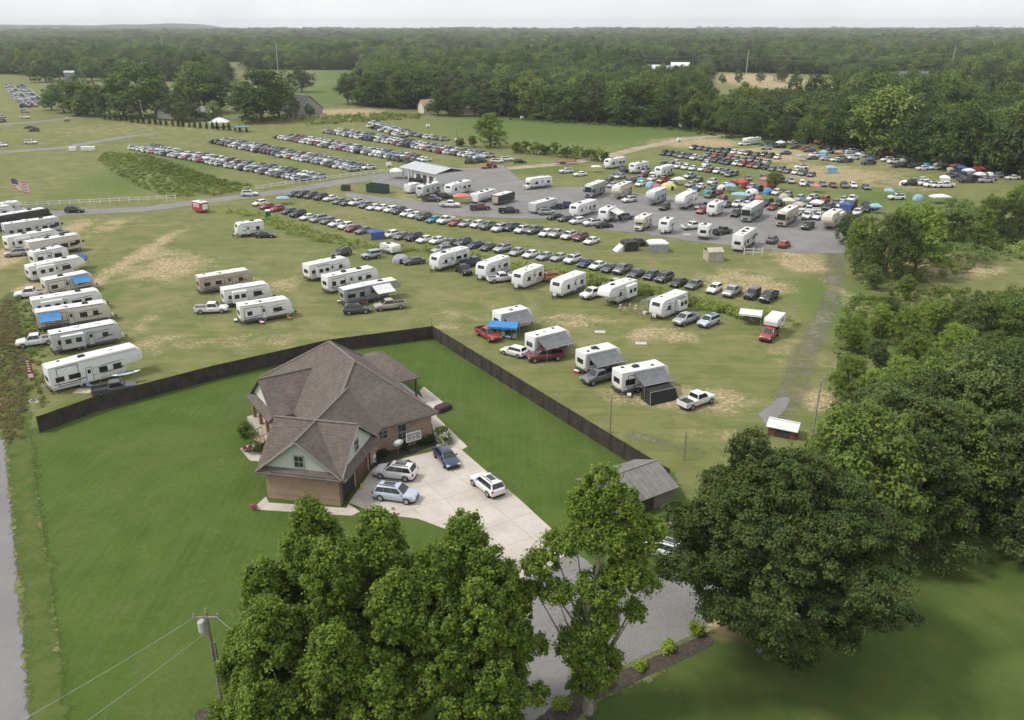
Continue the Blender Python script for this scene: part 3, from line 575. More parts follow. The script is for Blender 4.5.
# ------------------------------------------------------------------ fences
def fence_line(name, label, pts, step, post, rails, railm, postm, cat='fence'):
    o = empty(name, (*pts[0], 0), 0, label, cat); base = Vector((*pts[0], 0)); P = []
    for a, b_ in zip(pts, pts[1:]):
        a, b_ = Vector((*a, 0)), Vector((*b_, 0)); n = max(1, round((b_ - a).length / step)); P += [a.lerp(b_, i / n) for i in range(n)]
    P.append(Vector((*pts[-1], 0)))
    for p in P[:99]: MB().box(-post[0], post[0], -post[0], post[0], 0, post[1]).build('post', postm, o).location = p - base
    for z0, z1, t in rails:
        m_ = MB()
        for a, b_ in zip(P, P[1:]):
            a, b_ = a - base, b_ - base; d = (b_ - a).normalized(); n = Vector((-d.y, d.x, 0)) * t; a = a + n * .5 + d * .0; b_ = b_ + n * .5
            vs = [a, b_, b_ + n, a + n]; m_.add([(q.x, q.y, z0) for q in vs] + [(q.x, q.y, z1) for q in vs], [(3, 2, 1, 0), (4, 5, 6, 7), (0, 1, 5, 4), (1, 2, 6, 5), (2, 3, 7, 6), (3, 0, 4, 7)])
        m_.build('rail' if z1 - z0 < .5 else 'fabric_screen', railm, o)
    return o
FABRIC = simple('black brown privacy fabric', (.040, .032, .027), .9, .35, .8)
fence_line('privacy_fence', 'black fabric privacy fence round the green lawn', [at(40, 433), at(100, 411), at(215, 380), at(330, 353), at(433, 339), at(520, 394), at(610, 451), at(668, 487)], 2.6, (.05, 2.25), [(.03, 2.15, .03)], FABRIC, simple('dark fence post', (.06, .055, .05), .8))
VINYL = simple('white vinyl rail', (.72, .72, .70), .5)
fence_line('rail_fence', 'white two rail fence along the road past the flagpoles', [at(-20, 209), at(60, 205), at(120, 202.5), at(176, 199.5)], 2.6, (.08, 1.35), [(.5, .66, .04), (1.1, 1.26, .04)], VINYL, VINYL)
fence_line('rail_fence', 'white two rail fence between gravel road and the parked rows', [at(256, 190), at(300, 184), at(340, 178.5), at(380, 173.5), at(428, 170)], 2.6, (.08, 1.35), [(.5, .66, .04), (1.1, 1.26, .04)], VINYL, VINYL)
# ------------------------------------------------------------------ poles
def pole(name, label, px, h, r=.13, lean=(0, 0), m=WOODP, arms=True, cat='utility pole', transformer=False, group=None):
    h *= K; p_ = at(*px); o = empty(name, (p_[0], p_[1], 0), 0, label, cat, group)
    MB().tube([(0, 0, -.1), (lean[0] * h, lean[1] * h, h)], [r, r * .72], 8).build('shaft', m, o)
    if arms:
        top = Vector((lean[0] * h, lean[1] * h, h)); MB().box(-.9, .9, -.05, .05, -.06, .06).build('cross_arm', m, o).location = top - Vector((0, .12, .4))
        for x in (-.8, 0, .8): MB().tube([(0, 0, 0), (0, 0, .14), (0, 0, .28)], [.03, .06, .04], 8).build('insulator', STEEL, o).location = top + Vector((x, -.12 if x else 0, -.34 if x else 0))
    if transformer:
        q = top + Vector((-.38, -.1, -1.6)); MB().tube([(0, 0, 0), (0, 0, .08), (0, 0, .85), (0, 0, .93)], [.22, .25, .25, .2], 12).build('transformer', simple('pale grey transformer', (.52, .53, .53), .5), o).location = q
    return o
pole('utility_pole', 'wooden utility pole with grey transformer at the lawn edge', (224, 716), 8.3, .15, (-.012, 0), transformer=True)
p_ = at(227, 714); o = empty('guy_pole', (p_[0], p_[1], 0), 0, 'thin bare pole standing right against the transformer pole', 'pole'); MB().tube([(.05, 0, 0), (-.05, 0, 6.4)], [.08, .06], 8).build('shaft', WOODP, o)
def wire(label, pts, r=.018, sag=.6):
    P = []; pts = [Vector(p) for p in pts]
    for a, b_ in zip(pts, pts[1:]):
        for i in range(12): t = i / 12; P.append(a.lerp(b_, t) - Vector((0, 0, sag * 4 * t * (1 - t))))
    P.append(pts[-1]); return tag(MB().tube(P, r, 5).build('overhead_wire', simple('aluminium wire', (.35, .35, .35), .5)), label, 'wire')
b0 = at(224, 716); tp = (b0[0] - .1, b0[1], 8.0)
wire('upper overhead wire running down left from the transformer pole', [(tp[0] - .7, tp[1] - .1, 8.75), (-39, 27, 8.3)], .013)
wire('lower overhead wire running left from the transformer pole', [(tp[0] - .1, tp[1] - .1, 7.5), (-36, 24, 7.2)], .013)
wire('overhead wire from the transformer pole into the maple', [(tp[0] + .7, tp[1] - .1, 8.75), (-13, 41, 9.2)], .013, .3)
pole('bare_pole', 'grey leaning bare pole in the dry grass near the woods edge', (810, 452), 8.2, .13, (.01, 0), simple('grey bare pole', (.30, .28, .25), .9, .3, 4), False, 'pole')
pole('bare_pole', 'dark pole inside field beside trailer with black screen', (610, 433), 4.6, .09, (0, 0), WOODP, False, 'pole')
pole('bare_pole', 'short dark post just beyond the metal roof shed', (684, 460), 3.3, .09, (0, 0), WOODP, False, 'post')
pole('bare_pole', 'small wooden post at the far corner of the black fence', (432, 336), 2.8, .07, (0, 0), WOODP, False, 'post')
pole('utility_pole', 'leaning pale utility pole by the small evergreens', (144, 121), 9.5, .16, (-.06, 0), simple('pale pole', (.42, .39, .35), .9))
for i, (x, y, h, lb) in enumerate(((163, 55, 26, 'far transmission pole above the left trees'), (278, 71, 26, 'far transmission pole by the small far meadow'), (393, 64, 18, 'far transmission pole over the middle wood'), (575, 70, 16, 'far transmission pole left of the white farm roofs'), (746, 74, 20, 'far transmission pole at the tan field'), (949, 80, 26, 'tall pale transmission pole in the far right wood'))):
    pole('transmission_pole', lb, (x, y), h, .35, (.02, 0), simple('pale far pole', (.48, .47, .44), .8))
def T(x, y, h): p = at(x, y); return (p[0], p[1], h)
for k, h in enumerate((22, 18)):
    wire(('upper' if k == 0 else 'lower') + ' far power line crossing above the woods', [T(-60, 60, h), T(163, 55, h + 3), T(278, 71, h), T(393, 64, h - 3), T(575, 70, h - 5), T(746, 74, h - 3), T(949, 80, h), T(1090, 80, h)], .045, 3)
# flag poles
def flagpole(label, px, h): p_ = at(*px); o = empty('flag_pole', (p_[0], p_[1], 0), 0, label, 'flagpole'); MB().tube([(0, 0, 0), (0, 0, h)], [.09, .05], 8).build('shaft', STEEL, o); MB().disc((0, 0, h + .08), (0, 0, 1), .09, .16, 8).build('finial', WHITE, o); return o
flagpole('steel pole flying the big flag beside the fence', (17, 209), 8.2); flagpole('tall bare thin pole by the rail fence', (47, 209), 11.5); flagpole('short pole at the far left with a red banner', (1, 210), 6.)
def ustripes():
    p_ = at(17, 209); o = empty('flag', (p_[0] + .1, p_[1], 5.5), R(-8), 'United States flag flying from the pole at the camp entrance', 'flag')
    L_, Hh = 4.6, 2.6; RED = simple('red flag cloth', (.42, .05, .06), .8); BLU = simple('navy flag cloth', (.05, .06, .16), .8); WH = simple('white flag cloth', (.72, .71, .70), .8)
    def P(u, v): return (u, .22 * math.sin(u * 1.9) * min(1, u), v - .26 * u * 1.0 + .1 * math.sin(u * 1.5))
    st = [MB(), MB()]; n = 18
    for k in range(13):
        for i in range(n):
            u0, u1 = i * L_ / n, (i + 1) * L_ / n
            if k >= 6 and u0 < L_ * .39: continue
            a, b_, c_, d = P(u0, k * Hh / 13), P(u1, k * Hh / 13), P(u1, (k + 1) * Hh / 13), P(u0, (k + 1) * Hh / 13); st[k % 2].slab(a, b_, c_, d, .015)
    st[0].build('red_stripes', RED, o); st[1].build('white_stripes', WH, o); cb_ = MB(); sr = MB()
    for i in range(8):
        u0, u1 = i * L_ / n, min((i + 1) * L_ / n, L_ * .42); cb_.slab(P(u0, 6 * Hh / 13), P(u1, 6 * Hh / 13), P(u1, Hh), P(u0, Hh), .015)
    for r_ in range(9):
        for c_ in range(6 if r_ % 2 == 0 else 5):
            u = .14 + c_ * .3 + (.15 if r_ % 2 else 0); v = 6 * Hh / 13 + .1 + r_ * .145; x, y, z = P(u, v)
            for s in (-1, 1): sr.add([(x + .05 * math.cos(t + math.pi / 2), y + s * .028, z + .05 * math.sin(t + math.pi / 2)) for t in [k * 4 * math.pi / 5 for k in range(5)]], [(0, 3, 1, 4, 2)] if False else [(0, 1, 2, 3, 4)])
    cb_.build('canton', BLU, o); sr.build('star', WH, o)
ustripes()
p_ = at(1, 210); o = empty('banner', (p_[0] - .6, p_[1], 3.2), 0, 'red and white banner on the short pole at the far left', 'banner'); MB().box(-.9, .55, -.02, .02, 0, 2.6).build('cloth', simple('red banner cloth', (.45, .06, .07), .8), o); MB().box(-.7, .4, -.03, .03, .6, 1.5).build('white_panel', simple('white flag cloth', (.72, .71, .70), .8), o)
# feather banner on its pole
p_ = at(37, 388); o = empty('feather_banner', (p_[0], p_[1], 0), R(10), 'red and white feather banner standing in the verge', 'banner')
MB().tube([(0, 0, 0), (-.03, 0, 1.6), (-.12, 0, 3.0), (-.3, 0, 4.4)], .03, 6).build('shaft', BLACK, o)
MB().prism([(-.5, .9), (.02, 1.6), (-.06, 3.0), (-.26, 4.5), (-.6, 4.2), (-.85, 3.0), (-.85, 1.7)], -.02, .02).build('cloth', simple('dark red banner cloth', (.30, .06, .07), .8), o)
m_ = MB(); m_.prism([(-.75, 1.55), (-.1, 1.6), (-.1, 2.15), (-.78, 2.1)], -.03, .03)
for k in range(5): m_.box(-.68 + .02 * k, -.28, -.03, .03, 2.45 + k * .36, 2.62 + k * .36)
m_.build('white_marks', simple('white flag cloth', (.72, .71, .70), .8), o)
# light towers: white base trailer with mast
def tower(label, px, h):
    p_ = at(*px); o = empty('light_tower', (p_[0], p_[1], 0), .3, label, 'light tower', 'portable light towers round the lots')
    MB().box(-.9, .9, -.6, .6, .35, 1.5, tx=.1, ty=.1).build('base', WHITE, o, bevel=.06); MB().tube([(0, 0, 1.4), (0, 0, h)], .09, 6).build('mast', simple('dark mast', (.10, .10, .10), .6), o)
    for s in (-1, 1):
        MB().disc((0, s * .62, .3), (0, 1, 0), .3, .16, 12).build('wheel', TYRE, o); MB().box(-.15, .15, s * .5 - .3, s * .5 + .3, h - .3, h + .25).build('lamp_head', STEEL, o)
for a in (('light tower at the wood edge behind the left bush', (522, 119), 6.5), ('light tower under the trees behind the shrub row', (624.5, 123), 5.5), ('light tower on the bright slope by the upper dirt road', (679, 141.5), 6.5), ('light tower beside the round bush', (457, 142), 5.5), ('light tower between pavilion and parked rows', (389, 167), 4.5), ('light tower in the grass near the last far row', (428, 127.5), 4.5)): tower(*a)
# ------------------------------------------------------------------ cars
def sec(x, w, zl, zm, zh, t=.90): return [(x, -w * .93, zl), (x, -w, zm), (x, -w * t, zh), (x, w * t, zh), (x, w, zm), (x, w * .93, zl)]
CAR = {  # length, width, height; body stations (x, halfwidth, zlow, zmid, ztop); cabin bottom/top x ranges, z; wheels x, radius
 'sedan': dict(L=4.8, body=[(-2.4, .70, .48, .62, .80), (-2.25, .86, .32, .68, .98), (-1.3, .91, .24, .72, 1.0), (0, .92, .22, .72, .96), (.9, .92, .22, .70, .94), (1.8, .89, .24, .64, .82), (2.25, .80, .30, .56, .70), (2.4, .62, .40, .52, .60)],
   cab=(-1.95, 1.05, -1.15, .25, .92, 1.44, .82, .60), wx=(-1.4, 1.42), wr=.33),
 'hatchback': dict(L=4.4, body=[(-2.2, .74, .48, .70, .95), (-2.05, .87, .32, .74, 1.04), (-1.2, .91, .24, .76, 1.04), (0, .91, .22, .74, 1.0), (.85, .91, .22, .72, .98), (1.65, .88, .26, .66, .88), (2.05, .80, .32, .58, .74), (2.2, .62, .42, .54, .62)],
   cab=(-2.05, .98, -1.65, .25, .98, 1.56, .82, .62), wx=(-1.3, 1.32), wr=.34),
 'SUV': dict(L=4.9, body=[(-2.45, .80, .50, .78, 1.0), (-2.3, .93, .36, .82, 1.12), (-1.2, .97, .30, .84, 1.12), (0, .97, .28, .82, 1.10), (1.0, .97, .28, .80, 1.08), (1.9, .94, .32, .76, 1.0), (2.3, .86, .38, .68, .88), (2.45, .68, .46, .62, .72)],
   cab=(-2.34, 1.22, -1.92, .42, 1.06, 1.72, .87, .68), wx=(-1.48, 1.5), wr=.40),
 'minivan': dict(L=5.1, body=[(-2.55, .84, .45, .8, 1.05), (-2.4, .95, .32, .82, 1.14), (-1, .98, .26, .82, 1.12), (.4, .98, .26, .8, 1.06), (1.3, .96, .28, .76, 1.0), (2.1, .9, .32, .68, .84), (2.45, .8, .38, .6, .72), (2.55, .62, .45, .55, .62)],
   cab=(-2.44, 1.6, -2.15, .55, 1.04, 1.76, .88, .70), wx=(-1.55, 1.6), wr=.35),
 'pickup truck': dict(L=5.7, body=[(-2.95, .92, .52, .70, .86), (-2.8, .97, .44, .72, .86), (-.9, .98, .40, .74, .86), (-.72, .98, .38, .82, 1.16), (.4, .98, .38, .84, 1.17), (1.35, .98, .38, .84, 1.17), (2.3, .96, .42, .82, 1.10), (2.8, .90, .46, .76, 1.02), (2.95, .76, .52, .70, .84)],
   cab=(-.72, 1.55, -.55, .80, 1.13, 1.86, .88, .72), wx=(-1.8, 1.95), wr=.41),
 'jeep': dict(L=4.5, body=[(-2.2, .82, .55, .8, 1.12), (-2.1, .86, .5, .8, 1.18), (-.2, .86, .48, .8, 1.18), (.7, .86, .48, .8, 1.16), (.8, .74, .5, .8, 1.14), (2.0, .66, .55, .8, 1.08), (2.12, .6, .6, .8, 1.0)],
   cab=(-2.15, .72, -2.1, .42, 1.15, 1.84, .82, .78), wx=(-1.35, 1.45), wr=.42),
}
def lerp(a, b, t): return a + (b - a) * t
def car_parts(t):
    d = CAR[t]; P = []
    body = MB().loft([sec(*q) for q in d['body']])
    xb0, xb1, xt0, xt1, zb, zt, wb, wt = d['cab']; zm = zt - .04
    def cabp(u, v, s):  # u along, v up (0..1), s side
        x = lerp(lerp(xb0, xt0, v), lerp(xb1, xt1, v), u); return (x, s * lerp(wb, wt, v), lerp(zb, zm, v))
    cabs = MB().add([cabp(0, 0, -1), cabp(1, 0, -1), cabp(1, 0, 1), cabp(0, 0, 1), cabp(0, 1, -1), cabp(1, 1, -1), cabp(1, 1, 1), cabp(0, 1, 1)], [(3, 2, 1, 0), (4, 5, 6, 7), (0, 1, 5, 4), (1, 2, 6, 5), (2, 3, 7, 6), (3, 0, 4, 7)])
    cabs.add([(xt0 + .1, -wt * .85, zm - .01), (xt1 - .12, -wt * .85, zm - .01), (xt1 - .12, wt * .85, zm - .01), (xt0 + .1, wt * .85, zm - .01), (xt0 + .25, -wt * .6, zt + .02), (xt1 - .3, -wt * .6, zt + .02), (xt1 - .3, wt * .6, zt + .02), (xt0 + .25, wt * .6, zt + .02)], [(4, 5, 6, 7), (0, 1, 5, 4), (1, 2, 6, 5), (2, 3, 7, 6), (3, 0, 4, 7)])
    body.add(cabs.v, cabs.f)
    if t == 'pickup truck':
        for s in (-1, 1): body.box(-2.9, -.74, s * .97 - .08 * (s > 0), s * .97 + .08 * (s < 0), .8, 1.20)
        body.box(-2.94, -2.86, -.89, .89, .8, 1.2)
    if t == 'jeep':
        for s in (-1, 1):
            body.box(.78, 2.05, s * .78 - .16, s * .78 + .16, .92, 1.0); body.box(-1.85, -.85, s * .86 - .1, s * .86 + .1, .92, 1.0)
    P.append(('body', body, None, .085))
    ws = MB(); e = .018
    def glass(name, a, b, c, d_, n):
        n = Vector(n).normalized() * e; P.append((name, MB().slab(*[Vector(q) + n * .2 for q in (a, b, c, d_)], t=.016), GLASS, 0))
    def pt(x01, v, yy): return (lerp(lerp(xb0, xt0, v), lerp(xb1, xt1, v), x01), yy * lerp(wb, wt, v), lerp(zb, zm, v))
    glass('windshield', pt(1, .08, -.9), pt(1, .08, .9), pt(1, .92, .88), pt(1, .92, -.88), (1, 0, .5))
    glass('rear_window', pt(0, .2, .88), pt(0, .2, -.88), pt(0, .9, -.86), pt(0, .9, .86), (-1, 0, .5))
    for s in (-1, 1):
        n = 3 if t in ('SUV', 'minivan') else 2; a0, a1 = .05, .95; m = MB()
        for k in range(n):
            u0, u1 = lerp(a0, a1, k / n) + .006, lerp(a0, a1, (k + 1) / n) - .006
            q = [Vector(cabp(u, v, s)) + Vector((0, s * .003, .002)) for u, v in ((u0, .10), (u1, .10), (u1, .88), (u0, .88))]
            if s > 0: q = q[::-1]
            m.slab(*q, t=.016)
        P.append(('side_window', m, GLASS, 0))
    x0, x1 = d['body'][0][0], d['body'][-1][0]; zh = d['body'][-2][3]
    for s in (-1, 1):
        w2 = d['body'][-2][1]; P.append(('headlight', MB().box(x1 - .22, x1 - .02, s * (w2 * .78) - .2, s * (w2 * .78) + .2, zh - .02, zh + .13, ty=.03), LAMP, 0))
        w2 = d['body'][1][1]; z = d['body'][1][3]; P.append(('taillight', MB().box(x0 + .02, x0 + .2, s * w2 * .84 - .13, s * w2 * .84 + .13, z + .02, z + .24), TAIL, 0))
    P.append(('grille', MB().box(x1 - .12, x1 + .012, -.42, .42, zh - .12, zh + .04), BLACK, 0))
    P.append(('lower_trim', MB().box(x0 + .1, x1 - .12, -.8, .8, d['body'][3][2] - .06, d['body'][3][2] + .06), BLACK, 0))
    W = []
    for x in d['wx']:
        for s in (-1, 1):
            y = s * (d['body'][3][1] - .1); W.append((MB().disc((x, y, d['wr']), (0, 1, 0), d['wr'], .24, 18), MB().disc((x, y + s * .115, d['wr']), (0, 1, 0), d['wr'] * .62, .03, 10)))
    extra = []
    if t in ('SUV', 'minivan'): extra.append(('roof_rail', MB().box(xt0 + .2, xt1 - .25, wt * .72, wt * .78, zt + .0, zt + .07).box(xt0 + .2, xt1 - .25, -wt * .78, -wt * .72, zt + .0, zt + .07), BLACK, 0))
    if t == 'SUV': extra.append(('sunroof', MB().box(xt1 - 1.75, xt1 - .45, -wt * .5, wt * .5, zt + .008, zt + .03), GLASS, 0))
    if t == 'pickup truck': extra.append(('bed_liner', MB().box(-2.84, -.76, -.88, .88, .86, .9), BLACK, 0))
    for s in (-1, 1): extra.append(('mirror', MB().box(xb1 - .42, xb1 - .25, s * (wb + .13) - .1, s * (wb + .13) + .1, zb + .03, zb + .17), None, 0))
    return P + extra, W
PROTO = {}
NCAR = [0]
LABELS = set()
def car(t, color, px, hd, label, group=None, full=True, world=None):
    p = world or at(*px); key = (t, full)
    cname = {'SUV': 'suv', 'pickup truck': 'pickup_truck'}.get(t, t)
    if key not in PROTO:
        P, W = car_parts(t)
        if full:
            root = empty(cname, (0, 0, 0)); pk = []
            for n, mb, m, bv in P:
                o = mb.build(n, m or paint('white'), root, bevel=bv, smooth=bool(bv))
                if m is None: o.material_slots[0].link = 'OBJECT'
            for a, b_ in W: o = a.build('wheel', TYRE, root); b_.build('rim', RIM, o)
            PROTO[key] = (root, kids_of(root)); o = root
        else:
            M = [paint('white'), GLASS, TYRE, LAMP, TAIL, BLACK]; mb = MB()
            for n, q, m, bv in P:
                if n in ('mirror', 'lower_trim'): continue
                i = 0 if m is None else M.index(m); mb.add(q.v, q.f, i)
            for a, b_ in W: mb.add(a.v, a.f, 2)
            me = mb.mesh(cname, M); PROTO[key] = (me, mb); o = link(cname, me); o.material_slots[0].link = 'OBJECT'
    elif full: o = copy_tree(*PROTO[key])
    else: o = link(cname, PROTO[key][0]); o.material_slots[0].link = 'OBJECT'
    if full:
        for k in KID(o):
            if k.material_slots and k.material_slots[0].link == 'OBJECT': k.material_slots[0].material = paint(color)
    else: o.material_slots[0].material = paint(color)
    o.location = (p[0], p[1], .03); o.rotation_euler = (0, 0, R(hd)); o.scale = {'pickup truck': (.94, 1, 1)}.get(t, (.96, 1, 1)); NCAR[0] += 1
    LABELS.add(label)
    return tag(o, label, {'pickup truck': 'pickup truck', 'SUV': 'suv'}.get(t, 'car' if t != 'minivan' else 'van'), group)
def KID(root):
    # children of a freshly made root are the last linked objects
    out = []
    for q in reversed(ALL):
        if q == root: break
        if q.parent == root: out.append(q)
    return out
ORD = 'first second third fourth fifth sixth seventh eighth ninth tenth eleventh twelfth thirteenth fourteenth fifteenth sixteenth seventeenth eighteenth nineteenth twentieth'.split()
def ordw(n):
    if n <= 20: return ORD[n - 1]
    t = ['twenty', 'thirty', 'forty', 'fifty', 'sixty', 'seventy', 'eighty', 'ninety'][n // 10 - 2]
    return t + '-' + ORD[n % 10 - 1] if n % 10 else t.replace('y', 'ieth')
def row_labels(items, phrase, end):
    """items: (type, colour) in order; every label unique"""
    n = len(items); nm = [f'{c} {t}' for t, c in items]; out = []
    for i in range(n):
        if nm.count(nm[i]) == 1: l = f'the only {nm[i]} in {phrase}'
        else:
            k = (nm[i - 1] if i else None, nm[i], nm[i + 1] if i < n - 1 else None)
            same = [j for j in range(n) if ((nm[j - 1] if j else None), nm[j], (nm[j + 1] if j < n - 1 else None)) == k]
            if i == 0: l = f'{nm[i]} at the {end} end of {phrase}'
            elif i == n - 1: l = f'last {nm[i]} of {phrase} from {end}'
            elif len(same) == 1: l = f'{nm[i]} between {nm[i-1]} and {nm[i+1]} in {phrase}'
            else: l = f'{nm[i]}, {ordw(i+1)} from the {end} end of {phrase}'
            if len(l.replace(',', '').split()) > 16: l = f'{nm[i]}, {ordw(i+1)} from the {end} end of {phrase}'
        out.append(l)
    return out
def jit(a): return rnd.uniform(-a, a)
T_ = {'s': 'sedan', 'u': 'SUV', 'h': 'hatchback', 'p': 'pickup truck', 'j': 'jeep', 'm': 'minivan'}
C_ = {'w': 'white', 's': 'silver', 'g': 'grey', 'd': 'dark grey', 'k': 'black', 'n': 'dark blue', 'b': 'blue', 't': 'teal', 'r': 'red', 'm': 'maroon', 'e': 'green', 'a': 'tan', 'p': 'pale blue'}
def explicit_row(s, phrase, end, hd, group, full=True, dy=1.5, jx=.0):
    its = []
    for q in s.split():
        a, x, y = q.split(','); its.append((T_[a[0]], C_[a[1]], float(x), float(y)))
    for (t, c_, x, y), l in zip(its, row_labels([(a, b) for a, b, _, _ in its], phrase, end)):
        car(t, c_, (x, y + dy), hd + jit(5), l, group, full)
explicit_row('hw,260,204 sr,268,207 hr,277,209.5 sn,290,212 uk,298,215 sw,308,218 ms,319,220 hg,328,222 sw,337,224.5 hw,346,227 sm,354,229.5 sg,364,231.5 hw,391,235.5 sg,402,237 uk,414,238.5 sw,425,240.5 sw,437.5,241.5 sg,450,243.5 ud,463,244 sn,475,246 sd,488,248 us,502.5,250 ss,517,253 sw,531,255.5 ss,545,257.5 ss,559,258.5 uw,572.5,261 sn,585,264.5 sw,597.5,267 sd,609.5,269.5 pg,622.5,271 sd,636,275 hn,651,277 ud,664,279.5 sk,678.5,284 sg,694,286 hw,714,290.5 ps,732,293.5 jd,752,296.5 pk,768.5,298.5',
  'the overgrown ditch row', 'left', 233, 'cars parked along the overgrown ditch')
explicit_row('sn,295,194.5 uk,303.5,195.5 ud,311.5,196.5 uk,321,198 sw,330.5,199 sg,340,202 sd,347.5,203.5 uw,356,203.5 hg,365.5,206 sw,374,208 sw,382.5,208.5 hw,391,210.5 ud,399,212 hw,407,214.5 sw,415.5,216 ud,424,218 st,434,220.5 pw,446,221.5 sr,456,223.5 ss,466,224.5 hw,477,225.5 pg,488.5,227 uw,499,229.5 pn,511.5,228.5 uw,522,231 pg,534,231.5 hw,545.5,234.5 ps,557,235 uw,568.5,237 um,580.5,238.5 sw,591.5,242',
  'the gravel edge row', 'left', 233, 'cars parked along the gravel edge')
